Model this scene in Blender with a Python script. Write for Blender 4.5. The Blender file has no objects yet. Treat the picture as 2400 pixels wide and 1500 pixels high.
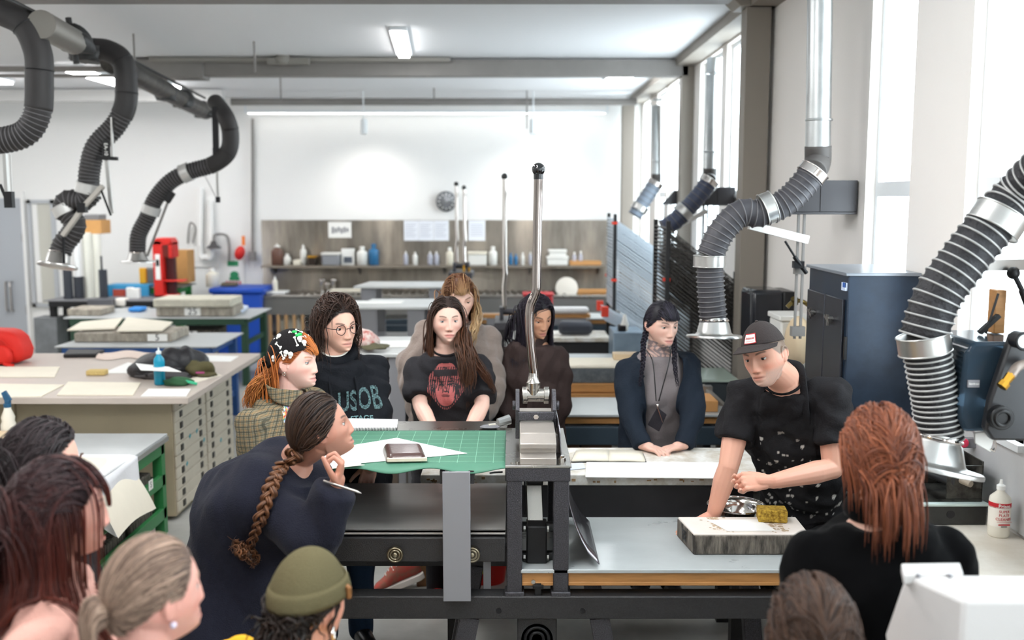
import bpy, bmesh, math, random
import numpy as np
from mathutils import Vector, Matrix, Euler
from mathutils.bvhtree import BVHTree
random.seed(7); RNG = np.random.default_rng(11)
SC = bpy.context.scene
COL = SC.collection
PI = math.pi
# ------------------------------------------------------------------ camera
CAMZ, FPX, PITCH = 2.1, 2330.0, math.atan(285/2330.0)
CT, ST = math.cos(PITCH), math.sin(PITCH)
def at(px, py, Y):
    v = (750-py)/FPX
    t = Y/(CT+ST*v)
    return Vector((t*(px-1200)/FPX, Y, CAMZ+t*(-ST+CT*v)))
def atz(px, py, z):
    v = (750-py)/FPX
    t = (z-CAMZ)/(-ST+CT*v)
    return Vector((t*(px-1200)/FPX, t*(CT+ST*v), z))
def sy(Y): return FPX/Y
cam = bpy.data.cameras.new('camera'); cam.sensor_width = 36; cam.lens = FPX/2400*36
camo = bpy.data.objects.new('camera', cam); COL.objects.link(camo)
camo.location = (0, 0, CAMZ); camo.rotation_euler = (PI/2-PITCH, 0, 0)
cam.clip_end = 200; cam.clip_start = .05
cam.dof.use_dof = True; cam.dof.focus_distance = 3.95; cam.dof.aperture_fstop = 1.9
SC.camera = camo
# ------------------------------------------------------------------ colour + materials
def lin(c):
    if isinstance(c, str):
        c = c.lstrip('#'); c = [int(c[i:i+2], 16)/255 for i in (0, 2, 4)]
        return tuple((x/12.92 if x <= .04045 else ((x+.055)/1.055)**2.4) for x in c)
    return tuple(c[:3])
MATS = {}
def mat(name, col, rough=.5, metal=0., bump=0., bscale=40., var=0., vscale=6., col2=None, trans=0., spec=.5, ior=1.45, sheen=0., attr=None, stretch=None, coat=0., emit=0., sub=0., rvar=0.):
    if name in MATS: return MATS[name]
    m = bpy.data.materials.new(name); m.use_nodes = True
    nt = m.node_tree; N = nt.nodes; L = nt.links
    b = N['Principled BSDF']
    c = lin(col)
    b.inputs['Base Color'].default_value = (*c, 1)
    b.inputs['Roughness'].default_value = rough
    b.inputs['Metallic'].default_value = metal
    b.inputs['Specular IOR Level'].default_value = spec
    b.inputs['IOR'].default_value = ior
    if trans: b.inputs['Transmission Weight'].default_value = trans
    if coat: b.inputs['Coat Weight'].default_value = coat; b.inputs['Coat Roughness'].default_value = .1
    if sheen:
        b.inputs['Sheen Weight'].default_value = sheen; b.inputs['Sheen Roughness'].default_value = .4
    if sub:
        b.inputs['Subsurface Weight'].default_value = sub; b.inputs['Subsurface Radius'].default_value = (.012, .005, .003); b.inputs['Subsurface Scale'].default_value = 1.
    if emit:
        b.inputs['Emission Color'].default_value = (*c, 1); b.inputs['Emission Strength'].default_value = emit
    src = None
    if attr:
        a = N.new('ShaderNodeAttribute'); a.attribute_name = attr; src = a.outputs['Color']; L.new(src, b.inputs['Base Color'])
    if var or bump or rvar:
        tc = N.new('ShaderNodeTexCoord'); mp = N.new('ShaderNodeMapping')
        L.new(tc.outputs['Object'], mp.inputs['Vector'])
        if stretch: mp.inputs['Scale'].default_value = stretch
    if var or rvar:
        n = N.new('ShaderNodeTexNoise'); n.inputs['Scale'].default_value = vscale; n.inputs['Detail'].default_value = 6; n.inputs['Roughness'].default_value = .65
        L.new(mp.outputs[0], n.inputs['Vector'])
    if var:
        rp = N.new('ShaderNodeValToRGB'); rp.color_ramp.elements[0].position = .5-.5*min(.45, .25); rp.color_ramp.elements[1].position = .66
        L.new(n.outputs['Fac'], rp.inputs['Fac'])
        c2 = lin(col2) if col2 else tuple(x*(1-var) for x in c)
        rp.color_ramp.elements[0].color = (*c2, 1); rp.color_ramp.elements[1].color = (*c, 1)
        if src is None: L.new(rp.outputs['Color'], b.inputs['Base Color'])
        else:
            mx = N.new('ShaderNodeMixRGB'); mx.blend_type = 'MULTIPLY'; mx.inputs['Fac'].default_value = var
            L.new(src, mx.inputs[1]); L.new(n.outputs['Fac'], mx.inputs[2]); L.new(mx.outputs[0], b.inputs['Base Color'])
    if rvar:
        mr = N.new('ShaderNodeMapRange'); mr.inputs['To Min'].default_value = max(.03, rough-rvar); mr.inputs['To Max'].default_value = min(1, rough+rvar)
        L.new(n.outputs['Fac'], mr.inputs['Value']); L.new(mr.outputs[0], b.inputs['Roughness'])
    if bump:
        n2 = N.new('ShaderNodeTexNoise'); n2.inputs['Scale'].default_value = bscale; n2.inputs['Detail'].default_value = 4
        L.new(mp.outputs[0], n2.inputs['Vector'])
        bp = N.new('ShaderNodeBump'); bp.inputs['Strength'].default_value = bump; bp.inputs['Distance'].default_value = .01
        L.new(n2.outputs['Fac'], bp.inputs['Height']); L.new(bp.outputs[0], b.inputs['Normal'])
    MATS[name] = m
    return m
# ------------------------------------------------------------------ mesh builder
def frame_of(d, up=None):
    d = np.array(d, float); d /= (np.linalg.norm(d)+1e-12)
    u = np.array(up if up is not None else (0, 0, 1), float)
    if abs(np.dot(u, d)) > .98: u = np.array((0, 1., 0)) if abs(d[1]) < .9 else np.array((1., 0, 0))
    r = np.cross(d, u); r /= np.linalg.norm(r)
    u = np.cross(r, d)
    return r, u, d
class MB:
    def __init__(s): s.v = []; s.f = []; s.m = []; s.n = 0
    def add(s, V, F, m=0):
        V = np.asarray(V, float).reshape(-1, 3)
        s.v.append(V); o = s.n
        s.f += [tuple(o+i for i in q) for q in F]; s.m += [m]*len(F); s.n += len(V)
        return s
    def box(s, c, d, rot=None, m=0):
        h = np.array(d, float)/2
        V = np.array([(x, y, z) for z in (-1, 1) for y in (-1, 1) for x in (-1, 1)], float)*h
        if rot is not None: V = V @ np.array(Euler(rot).to_matrix()).T
        F = [(0, 2, 3, 1), (4, 5, 7, 6), (0, 1, 5, 4), (2, 6, 7, 3), (0, 4, 6, 2), (1, 3, 7, 5)]
        return s.add(V+np.array(c, float), F, m)
    def bx(s, x0, x1, y0, y1, z0, z1, m=0):
        return s.box(((x0+x1)/2, (y0+y1)/2, (z0+z1)/2), (abs(x1-x0), abs(y1-y0), abs(z1-z0)), None, m)
    def bar(s, p0, p1, w, h, up=(0, 0, 1), m=0):
        p0 = np.array(p0, float); p1 = np.array(p1, float)
        r, u, d = frame_of(p1-p0, up)
        V = [p+r*a*w/2+u*b*h/2 for p in (p0, p1) for a, b in ((-1, -1), (1, -1), (1, 1), (-1, 1))]
        return s.add(V, [(0, 1, 2, 3), (7, 6, 5, 4), (0, 4, 5, 1), (1, 5, 6, 2), (2, 6, 7, 3), (3, 7, 4, 0)], m)
    def rings(s, R, cap=True, m=0, closed=False):
        R = np.asarray(R, float); n, k = R.shape[:2]
        F = []
        for i in range(n-1 if not closed else n):
            j = (i+1) % n
            for a in range(k):
                b = (a+1) % k
                F.append((i*k+a, i*k+b, j*k+b, j*k+a))
        if cap and not closed:
            F.append(tuple(range(k-1, -1, -1))); F.append(tuple((n-1)*k+a for a in range(k)))
        return s.add(R.reshape(-1, 3), F, m)
    def cyl(s, p0, p1, r0, r1=None, k=20, m=0):
        r1 = r0 if r1 is None else r1
        p0 = np.array(p0, float); p1 = np.array(p1, float); r, u, d = frame_of(p1-p0)
        a = np.linspace(0, 2*PI, k, endpoint=False); C = np.cos(a)[:, None]*r+np.sin(a)[:, None]*u
        return s.rings([p0+C*r0, p1+C*r1], True, m)
    def tube(s, pts, rad, k=10, m=0, closed=False, flat=1., up0=None, cap=True):
        P = np.array([tuple(p) for p in pts], float); n = len(P)
        rad = np.full(n, rad) if np.isscalar(rad) else np.array(rad, float)
        T = np.gradient(P, axis=0) if not closed else np.roll(P, -1, 0)-np.roll(P, 1, 0)
        T /= (np.linalg.norm(T, axis=1)[:, None]+1e-12)
        r, u, _ = frame_of(T[0], up0)
        a = np.linspace(0, 2*PI, k, endpoint=False); R = []
        for i in range(n):
            r = r-T[i]*np.dot(r, T[i]); r /= (np.linalg.norm(r)+1e-12); u = np.cross(r, T[i])
            R.append(P[i]+(np.cos(a)[:, None]*r+np.sin(a)[:, None]*u*flat)*rad[i])
        return s.rings(R, cap, m, closed)
    def lathe(s, prof, c=(0, 0, 0), axis=(0, 0, 1), k=28, m=0, cap=True):
        r, u, d = frame_of(axis)
        a = np.linspace(0, 2*PI, k, endpoint=False); C = np.cos(a)[:, None]*r+np.sin(a)[:, None]*u
        return s.rings([np.array(c, float)+C*max(q, 1e-4)+d*z for q, z in prof], cap, m)
    def ell(s, c, rad, k=20, n=12, rot=None, m=0):
        ph = np.linspace(-PI/2+.02, PI/2-.02, n); a = np.linspace(0, 2*PI, k, endpoint=False)
        V = np.stack([np.outer(np.cos(ph), np.cos(a)), np.outer(np.cos(ph), np.sin(a)), np.outer(np.sin(ph), np.ones(k))], -1)*np.array(rad, float)
        if rot is not None: V = V @ (np.array(rot, float).T if np.ndim(rot) == 2 else np.array(Euler(rot).to_matrix()).T)
        return s.rings(V+np.array(c, float), True, m)
    def caps(s, p0, r0, p1, r1, k=14, m=0, h=5):
        p0 = np.array(p0, float); p1 = np.array(p1, float); r, u, d = frame_of(p1-p0)
        a = np.linspace(0, 2*PI, k, endpoint=False); C = np.cos(a)[:, None]*r+np.sin(a)[:, None]*u
        t = np.linspace(PI/2*.97, 0, h)
        R = [p0-d*r0*math.sin(x)+C*r0*math.cos(x) for x in t]+[p1+d*r1*math.sin(x)+C*r1*math.cos(x) for x in t[::-1]]
        return s.rings(R, True, m)
    def prism(s, pts, off, m=0):
        P = np.array([tuple(p) for p in pts], float); n = len(P); o = np.array(off, float)
        F = [tuple(range(n-1, -1, -1)), tuple(range(n, 2*n))]+[(i, (i+1) % n, n+(i+1) % n, n+i) for i in range(n)]
        return s.add(np.vstack([P, P+o]), F, m)
    def grid(s, fn, nu, nv, m=0, thick=None):
        U, V = np.meshgrid(np.linspace(0, 1, nu), np.linspace(0, 1, nv), indexing='ij')
        P = np.array([[fn(U[i, j], V[i, j]) for j in range(nv)] for i in range(nu)], float)
        F = [(i*nv+j, (i+1)*nv+j, (i+1)*nv+j+1, i*nv+j+1) for i in range(nu-1) for j in range(nv-1)]
        return s.add(P, F, m)
    def torus(s, c, R, r, axis=(0, 0, 1), k=32, q=10, m=0, sx=1., sy_=1.):
        a_, b_, d = frame_of(axis)
        t = np.linspace(0, 2*PI, k, endpoint=False)
        return s.tube([np.array(c)+R*(math.cos(x)*a_*sx+math.sin(x)*b_*sy_) for x in t], r, q, m, closed=True)
    def verts(s): return np.vstack(s.v)
    def mesh(s, name, mats, smooth=35):
        me = bpy.data.meshes.new(name)
        me.from_pydata(s.verts().tolist(), [], s.f); me.update()
        for mm in (mats if isinstance(mats, (list, tuple)) else [mats]): me.materials.append(mm)
        me.polygons.foreach_set('material_index', s.m)
        fix(me)
        if smooth:
            me.shade_smooth()
            if smooth < 180: me.set_sharp_from_angle(angle=math.radians(smooth))
        return me
    def build(s, name, mats, parent=None, bevel=0., smooth=35, local=False, base=True):
        me = s.mesh(name, mats, smooth)
        o = bpy.data.objects.new(name, me); COL.objects.link(o)
        place(o, parent, local, base)
        if bevel:
            b = o.modifiers.new('bevel', 'BEVEL'); b.width = bevel; b.segments = 2; b.limit_method = 'ANGLE'; b.angle_limit = math.radians(40)
        return o
def fix(me):
    bm = bmesh.new(); bm.from_mesh(me); bmesh.ops.recalc_face_normals(bm, faces=bm.faces); bm.to_mesh(me); bm.free()
WM = {}
def place(o, parent=None, local=False, base=True):
    me = o.data
    if parent is not None:
        o.parent = parent
        if not local: me.transform(WM[parent].inverted())
        WM[o] = WM[parent]
    elif not local and base:
        n = len(me.vertices); a = np.empty(n*3); me.vertices.foreach_get('co', a); a = a.reshape(-1, 3)
        c = ((a[:, 0].min()+a[:, 0].max())/2, (a[:, 1].min()+a[:, 1].max())/2, a[:, 2].min())
        o.location = c; M = Matrix.Translation(c); me.transform(M.inverted()); WM[o] = M
    else: WM[o] = Matrix.Identity(4)
def tag(o, label, cat, group=None, kind=None):
    o['label'] = label; o['category'] = cat
    if group: o['group'] = group
    if kind: o['kind'] = kind
    return o
def thing(name, label, cat, loc=(0, 0, 0), rz=0., group=None):
    o = bpy.data.objects.new(name, None); COL.objects.link(o); o.empty_display_size = .05
    o.location = loc; o.rotation_euler = (0, 0, rz)
    WM[o] = Matrix.Translation(loc) @ Matrix.Rotation(rz, 4, 'Z')
    return tag(o, label, cat, group)
def struct(o): o['kind'] = 'structure'; return o
def part(o, label): o['label'] = label; return o
def dup(root, loc, rz=0., label=None, group=None, scale=None):
    def cp(o, par):
        c = o.copy(); COL.objects.link(c)
        if par is not None: c.parent = par
        for ch in list(o.children): cp(ch, c)
        return c
    r = cp(root, None); r.location = loc; r.rotation_euler = (0, 0, rz)
    if scale: r.scale = (scale,)*3 if np.isscalar(scale) else scale
    if label: r['label'] = label
    if group: r['group'] = group
    return r
def text_mesh(txt, size, o, r, u, depth=.0006, bold=False, shear=0., center=True, spacing=1.):
    cu = bpy.data.curves.new('t', 'FONT'); cu.body = txt; cu.size = size; cu.extrude = depth/2; cu.shear = shear; cu.space_character = spacing
    if bold: cu.offset = size*.018
    if center: cu.align_x = 'CENTER'; cu.align_y = 'CENTER'
    cu.resolution_u = 3
    ob = bpy.data.objects.new('t', cu); COL.objects.link(ob)
    bpy.context.view_layer.update()
    me = bpy.data.meshes.new_from_object(ob.evaluated_get(bpy.context.evaluated_depsgraph_get()))
    bpy.data.objects.remove(ob); bpy.data.curves.remove(cu)
    r = np.array(r, float); r /= np.linalg.norm(r); u = np.array(u, float); u = u-r*np.dot(u, r); u /= np.linalg.norm(u); n = np.cross(r, u)
    V = np.array([v.co[:] for v in me.vertices]); F = [tuple(p.vertices) for p in me.polygons]
    bpy.data.meshes.remove(me)
    W = np.array(o, float)+V[:, :1]*r+V[:, 1:2]*u+(V[:, 2:]+depth/2)*n
    return W, F
def smooth_path(pts, n=40):
    P = np.array([tuple(p) for p in pts], float)
    P = np.vstack([2*P[0]-P[1], P, 2*P[-1]-P[-2]]); out = []
    segs = len(P)-3
    for t in np.linspace(0, segs-1e-6, n):
        i = int(t); f = t-i; a, b, c, d = P[i:i+4]
        out.append(.5*((2*b)+(-a+c)*f+(2*a-5*b+4*c-d)*f*f+(-a+3*b-3*c+d)*f**3))
    return np.array(out)
def resample(P, n):
    P = np.array(P, float); d = np.r_[0, np.cumsum(np.linalg.norm(np.diff(P, axis=0), axis=1))]
    t = np.linspace(0, d[-1], n)
    return np.stack([np.interp(t, d, P[:, i]) for i in range(3)], 1)
# ------------------------------------------------------------------ common materials
WHITE = mat('white_wall_paint', '#f1f0ee', .75, bump=.03, bscale=60)
WARMW = mat('warm_white_paint', '#f1ece7', .75, bump=.03, bscale=60)
CEILM = mat('ceiling_paint', '#dedfe1', .8)
BEAMM = mat('grey_beam_paint', '#86827f', .6, var=.1, vscale=3)
COLM = mat('taupe_column_paint', '#8d857c', .6)
FLOORM = mat('concrete_floor', '#b4b3ae', .38, var=.12, vscale=2.2, bump=.05, bscale=30, col2='#9b9a95', rvar=.12)
WFRAME = mat('white_window_frame', '#e8ecee', .4)
GREYDOOR = mat('grey_door_paint', '#b3b7bd', .5)
STEEL = mat('stainless_steel', '#bab6b0', .28, 1., var=.12, vscale=3, stretch=(1, 1, .3), rvar=.1)
BRUSH = mat('brushed_aluminium', '#c4c3c0', .33, 1., bump=.02, bscale=150)
GALV = mat('galvanised_steel', '#bdc0c0', .36, 1., var=.14, vscale=7, rvar=.1)
LEVC = mat('lever_chrome', '#9b918c', .09, 1.)
CHROME = mat('polished_chrome', '#d9d2cd', .07, 1.)
BLACKP = mat('black_plastic', '#141415', .35)
BLACKM = mat('black_metal', '#1c1c1e', .42, .3)
HAMMER = mat('hammered_grey_paint', '#56555a', .38, .55, bump=.35, bscale=260, var=.25, vscale=220, col2='#3d3c40')
DARKST = mat('dark_frame_paint', '#3a393a', .42, .35, bump=.22, bscale=260, var=.2, vscale=160)
GREYPL = mat('grey_panel_paint', '#87868a', .5)
PAPER = mat('white_paper', '#f3f2ee', .8)
CREAM = mat('cream_paper', '#ece4d2', .85, var=.05, vscale=5)
WOOD = mat('honey_wood', '#c08a52', .5, var=.25, vscale=9, stretch=(.6, 6, 6), bump=.06, bscale=60)
PALEWOOD = mat('pale_wood', '#dcc3a0', .55, var=.15, vscale=9, stretch=(.6, 6, 6))
RED = mat('red_paint', '#d4261f', .4)
REDP = mat('red_plastic', '#b3202c', .4)
STONEW = mat('limestone_top', '#e6ddd2', .6, var=.08, vscale=8)
STONES = mat('limestone_rough_side', '#b9b0a2', .9, var=.45, vscale=18, bump=.7, bscale=45, stretch=(1, 1, .35))
STONED = mat('dark_stone_side', '#7d756b', .9, var=.6, vscale=26, bump=.9, bscale=50, stretch=(1.6, 1.6, .3), col2='#35312d')
BLUEP = mat('blue_bench_paint', '#2e5690', .45)
BLUEBIN = mat('blue_plastic_bin', '#1d4fb8', .45)
GREENP = mat('green_bench_paint', '#2f7a44', .42)
DGREEN = mat('dark_green_bench_paint', '#2c4a38', .45)
LAMTOP = mat('taupe_laminate', '#c3b6ab', .42, var=.05, vscale=3)
GREYTOP = mat('pale_grey_worktop', '#c2c5c5', .35, var=.1, vscale=4, rvar=.1)
CABM = mat('putty_cabinet_paint', '#cfc6b4', .5, var=.06, vscale=5)
CABSIDE = mat('tan_cabinet_side', '#b5a78c', .5, var=.06, vscale=4)
WPAINT = mat('chipped_white_paint', '#edebe6', .45, var=.05, vscale=14, col2='#c9bfae')
BRASS = mat('brass', '#c9993d', .25, 1.)
INK = mat('black_ink', '#17171a', .6)
INKG = mat('grey_print', '#8d8d92', .7)
REDINK = mat('red_ink', '#c4212b', .6)
LAMP = mat('lamp_diffuser', '#ffffff', .5, emit=19)
# thin glass: transparent with a faint gloss
def pane_mat():
    m = bpy.data.materials.new('window_glass'); m.use_nodes = True; nt = m.node_tree; nt.nodes.clear()
    o = nt.nodes.new('ShaderNodeOutputMaterial'); t = nt.nodes.new('ShaderNodeBsdfTransparent'); g = nt.nodes.new('ShaderNodeBsdfGlossy'); x = nt.nodes.new('ShaderNodeMixShader')
    t.inputs[0].default_value = (.96, .99, 1, 1); g.inputs['Roughness'].default_value = .03; x.inputs[0].default_value = .06
    nt.links.new(t.outputs[0], x.inputs[1]); nt.links.new(g.outputs[0], x.inputs[2]); nt.links.new(x.outputs[0], o.inputs[0]); return m
GLASS = pane_mat()
# ------------------------------------------------------------------ world + render look
w = bpy.data.worlds.new('daylight'); SC.world = w; w.use_nodes = True
w.node_tree.nodes['Background'].inputs[0].default_value = (.90, .96, 1., 1); w.node_tree.nodes['Background'].inputs[1].default_value = 6.5
SC.view_settings.view_transform = 'Standard'; SC.view_settings.look = 'None'; SC.view_settings.gamma = 1; SC.view_settings.use_curve_mapping = False
SC.view_settings.exposure = 0.62
SC.cycles.max_bounces = 7; SC.cycles.diffuse_bounces = 4; SC.cycles.glossy_bounces = 4; SC.cycles.transmission_bounces = 6; SC.cycles.transparent_max_bounces = 12
SC.cycles.caustics_reflective = False; SC.cycles.caustics_refractive = False; SC.cycles.sample_clamp_indirect = 6
SC.cycles.use_adaptive_sampling = True; SC.cycles.adaptive_threshold = .015
SC.cycles.use_denoising = True
try: SC.cycles.denoiser = 'OPENIMAGEDENOISE'
except Exception: pass
# ------------------------------------------------------------------ shell
XW, YB, ZC, XL, YF = 1.78, 13.8, 3.46, -7.7, -4.0
struct(MB().bx(XL, XW+.12, YF, YB+.1, -.1, 0).build('floor', FLOORM))
struct(MB().bx(XL, XW+.12, YF, YB+.1, ZC, ZC+.1).build('ceiling', CEILM))
struct(MB().bx(XL, XW+.12, YB, YB+.1, 0, ZC).build('wall_back', WHITE))
struct(MB().bx(XL-.1, XL, YF, YB+.1, 0, ZC).build('wall_left', WHITE))
struct(MB().bx(XL, XW+.12, YF-.1, YF, 0, ZC).build('wall_front', WHITE))
WIN = [(-3.4, -2.8, 1.25), (-2.2, -1.6, 1.25), (-1.0, -.4, 1.25), (.15, .7, 1.25), (1.2, 1.76, 1.25), (2.27, 2.83, 1.25), (3.38, 3.94, 1.25), (4.49, 5.05, 1.25), (7.72, 8.43, 2.13), (8.62, 9.6, 1.25), (10.7, 11.5, 1.25), (11.65, 12.4, 1.25), (13.0, 13.7, 1.25)]
m = MB(); y = YF; WT = 3.36; WD = .1
for a, b, z0 in WIN:
    m.bx(XW, XW+WD, y, a, 0, ZC); m.bx(XW, XW+WD, a, b, 0, z0); m.bx(XW, XW+WD, a, b, WT, ZC); y = b
m.bx(XW, XW+WD, y, YB, 0, ZC)
struct(m.build('wall_right', WARMW))
for i, (a, b, z0) in enumerate(WIN):
    f = MB(); x0, x1, t = XW+.05, XW+.095, .035
    f.bx(x0, x1, a, a+t, z0, WT).bx(x0, x1, b-t, b, z0, WT).bx(x0, x1, a+t, b-t, z0, z0+t).bx(x0, x1, a+t, b-t, WT-t, WT)
    if z0 < 2: f.bx(x0, x1, a+t, b-t, 2.11, 2.18)
    if i == 9: f.bx(x0, x1, 9.08, 9.14, z0, WT)
    o = struct(f.build('window_%d' % (i+1), WFRAME))
    MB().bx(XW+.07, XW+.076, a+t, b-t, z0+t, WT-t).build('window_glass', GLASS, o)
    MB().bx(XW-.03, XW+.05, a-.02, b+.02, z0-.025, z0).build('window_sill', WFRAME, o)
# columns, beams
for n, (x0, x1, y0, y1, z1, mm) in enumerate([(1.584, 1.75, 6.9, 7.07, ZC, COLM), (1.66, XW, 9.9, 10.08, ZC, COLM), (1.467, 1.63, 13.4, 13.6, 3.33, COLM)]):
    c = MB().bx(x0, x1, y0, y1, 0, z1)
    if n == 0: c.prism([(1.45, 6.86, 3.46), (1.78, 6.86, 3.46), (1.78, 6.86, 3.38), (1.53, 6.86, 3.38)], (0, .25, 0))
    struct(c.build('column', mm, bevel=.004))
struct(MB().bx(XL, 1.6, 6.85, 7.05, 3.425, ZC).build('ceiling_beam', BEAMM))
b = MB().bx(-3.72, 1.72, 9.9, 10.06, 3.285, 3.44).bx(-3.72, -3.0, 9.86, 10.1, 3.26, 3.44)
struct(b.build('ceiling_beam', BEAMM, bevel=.004))
struct(MB().cyl((-3.6, 13.0, 3.33), (1.6, 13.0, 3.33), .045).build('ceiling_beam', BEAMM))
struct(MB().bx(1.6, XW, YF, YB, 3.38, ZC).build('ceiling_beam', COLM))
struct(MB().bx(-7.6, -3.6, 12.6, 12.72, 3.3, 3.44).build('ceiling_beam', mat('pale_beam', '#c5c4c2', .6)))
tag(MB().tube([(-7.6, 9.95, 3.36), (-3.72, 9.95, 3.36)], .018).tube([(-7.6, 9.95, 3.29), (-3.72, 9.95, 3.29)], .018).tube([(-7.6, 10.3, 3.4), (-3.72, 10.3, 3.4)], .03).build('conduit_run', BEAMM), 'grey conduit lines running to the long beam over the workbenches', 'pipe')
tag(MB().bx(-3.5, -.6, 9.82, 9.87, 3.41, 3.45).bx(-2.35, -1.95, 9.76, 9.82, 3.38, 3.44).ell((-2.2, 9.78, 3.43), (.07, .06, .06)).build('cable_tray', mat('tray_grey', '#8a8781', .6)), 'grey cable tray with conduit on top of the ceiling beam', 'tray')
# hanger rods
for i, (x, y, z0, lb) in enumerate([(-3.15, 8.5, 3.2, 'thin grey hanger rod above the dark flexible ducting'), (-2.25, 8.9, 3.2, 'thin hanger rod dropping in front of the long beam'), (-2.62, 11.5, 3.2, 'thin hanger rod between beam and back wall'), (-.97, 12.6, 3.3, 'hanger rod near the clock side of the back wall'), (.19, 12.9, 2.98, 'dark hanger rod dropping to the spotlight above the shelf')]):
    tag(MB().cyl((x, y, z0), (x, y, ZC), .009, k=8).build('hanger_rod', BEAMM), lb, 'rod', 'ceiling hanger rods')
# ------------------------------------------------------------------ ceiling lights
def strip_light(x, y, L, W, rz, label, group='ceiling strip lights'):
    t = thing('ceiling_light', label, 'light', (x, y, ZC-.05), rz, group)
    MB().bx(-W/2-.02, W/2+.02, -L/2-.02, L/2+.02, .02, .05).build('lamp_housing', WFRAME, t, local=True)
    MB().bx(-W/2, W/2, -L/2, L/2, -.005, .02).build('diffuser', LAMP, t, local=True, bevel=.004)
p0 = at(938, 82, 8.2); p1 = at(950, 132, 9.5)
strip_light(-.96, 8.85, 1.35, .1, .07, 'bright white strip light on the ceiling ahead of the long beam')
strip_light(1.2, 11.3, .7, .26, 0, 'bright square light on the ceiling by the tall windows')
strip_light(-4.55, 11.2, 1.6, .2, 0, 'strip light above the blue bench, behind the dark ducting')
strip_light(-4.1, 12.0, .5, .2, 0, 'short strip light behind the bent duct by the back wall')
for x, y, lb in [(-5.9, 10.9, 'added fill light above the doorway corner, out of view'), (-6.6, 8.6, 'added fill light over the wall side of the blue bench, out of view'), (-4.6, 5.2, 'added fill light over the flat file counter, out of view'), (-1.3, 5.0, 'added fill light over the presses, out of view'), (-4.6, 1.6, 'added fill light over the group by the green cart, out of view'), (-1.3, 1.6, 'added fill light over the seated group, out of view'), (-.4, 2.9, 'added fill light over the demonstration press, out of view'), (-1.3, -1.8, 'added fill light behind the photographer, out of view')]:
    strip_light(x, y, 1.6, .3, 0, lb)  # unseen fill lamps, added outside the frame to brighten the room
t = thing('wall_washer_light', 'long linear light washing the top of the back wall', 'light', (-1.1, 13.62, 3.2), 0)
MB().bx(-2.5, 2.4, -.03, .03, .04, .08).bx(-2.5, -2.47, -.01, .01, .08, ZC-3.2).bx(2.37, 2.4, -.01, .01, .08, ZC-3.2).build('lamp_housing', WFRAME, t, local=True)
MB().bx(-2.45, 2.35, -.025, .025, .03, .04).build('diffuser', mat('washer_diffuser', '#fffdf8', .5, emit=3.2), t, local=True)
def spot(x, z, y, label):
    t = thing('spotlight', label, 'light', (x, y, z), 0, 'wall washing spotlights')
    MB().cyl((0, 0, -.1), (0, .05, .08), .045).cyl((0, 0, .05), (0, 0, ZC-z), .008).build('lamp_can', WFRAME, t, local=True)
    l = bpy.data.lights.new('spot_lamp', 'SPOT'); l.energy = 22; l.spot_size = math.radians(125); l.spot_blend = 1.0; l.shadow_soft_size = .04; l.color = (1, .97, .92)
    o = bpy.data.objects.new('spot_lamp', l); COL.objects.link(o); o.parent = t; o.location = (0, .06, -.13); o.rotation_euler = (math.radians(28), 0, 0)
spot(-1.9, 3.02, 12.95, 'white spotlight washing the back wall above the taped notice')
spot(.27, 3.02, 12.95, 'white spotlight washing the back wall above the tall lever')
# ------------------------------------------------------------------ back wall, door, window
d = struct(MB().bx(-7.69, -6.75, YB-.05, YB, 0, 2.1).build('door_1', GREYDOOR, bevel=.004))
MB().tube([(-6.93, YB-.05, .95), (-6.93, YB-.11, .95), (-6.93, YB-.11, .55), (-6.93, YB-.05, .55)], .014).tube([(-7.0, YB-.05, .95), (-7.0, YB-.11, .95), (-7.0, YB-.11, .55), (-7.0, YB-.05, .55)], .014).build('door_handle', CHROME, d)
MB().bx(-6.76, -6.73, YB-.06, YB-.04, 1.5, 1.62).bx(-6.76, -6.73, YB-.06, YB-.04, .5, .62).build('hinge', BEAMM, d)
f = MB(); x0, x1, z0, z1 = -6.73, -6.3, .6, 2.08
x0 += .06
f.bx(x0, x0+.05, YB-.05, YB, z0, z1).bx(x1-.05, x1, YB-.05, YB, z0, z1).bx(x0, x1, YB-.05, YB, z0, z0+.05).bx(x0, x1, YB-.05, YB, z1-.05, z1)
o = struct(f.build('window_14', mat('grey_trim', '#b9bcc0', .5)))
MB().bx(x0+.05, x1-.05, YB-.02, YB-.012, z0+.05, z1-.05).build('window_glass', mat('frosted_interior_glass', '#c9c7bd', .2), o)
MB().bx(x0+.06, x0+.13, YB-.03, YB-.02, z0+.06, z1-.06).build('window_blind', WHITE, o)
struct(MB().bx(-6.74, -6.7, YB-.08, YB, 0, 2.2).build('trim_2', WHITE))
# ------------------------------------------------------------------ presses
ROOT2 = math.sqrt(2)
def lever(root, base, path, r=.0165, knob=.026):
    p = smooth_path([np.array(base)+np.array(q) for q in path], 36)
    MB().tube(p, r, 18).build('lever', LEVC, root, smooth=60)
    e = p[-1]; MB().ell(e+np.array((0, 0, knob*.7)), (knob,)*3, 24, 16).cyl(e-np.array((0, 0, .02)), e, r*1.1, k=16).build('lever_knob', mat('black_ball', '#0c0c10', .08, coat=.6), root, smooth=60)
    s = np.array(base); MB().lathe([(.021, -.05), (.027, -.048), (.028, .0), (.024, .004), (.019, .03), (.018, .04)], s+np.array((0, 0, .02)), k=22).cyl(s+np.array((0, -.029, -.005)), s+np.array((0, -.026, -.005)), .005, k=10).build('lever_socket', STEEL, root)
t = thing('lithography_press', 'big dark hammered lithography press with tall chrome lever in the middle, being demonstrated', 'press', (.1, 3.88, 0))
pr1 = t
F_, B_ = 3.58, 4.15
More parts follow.
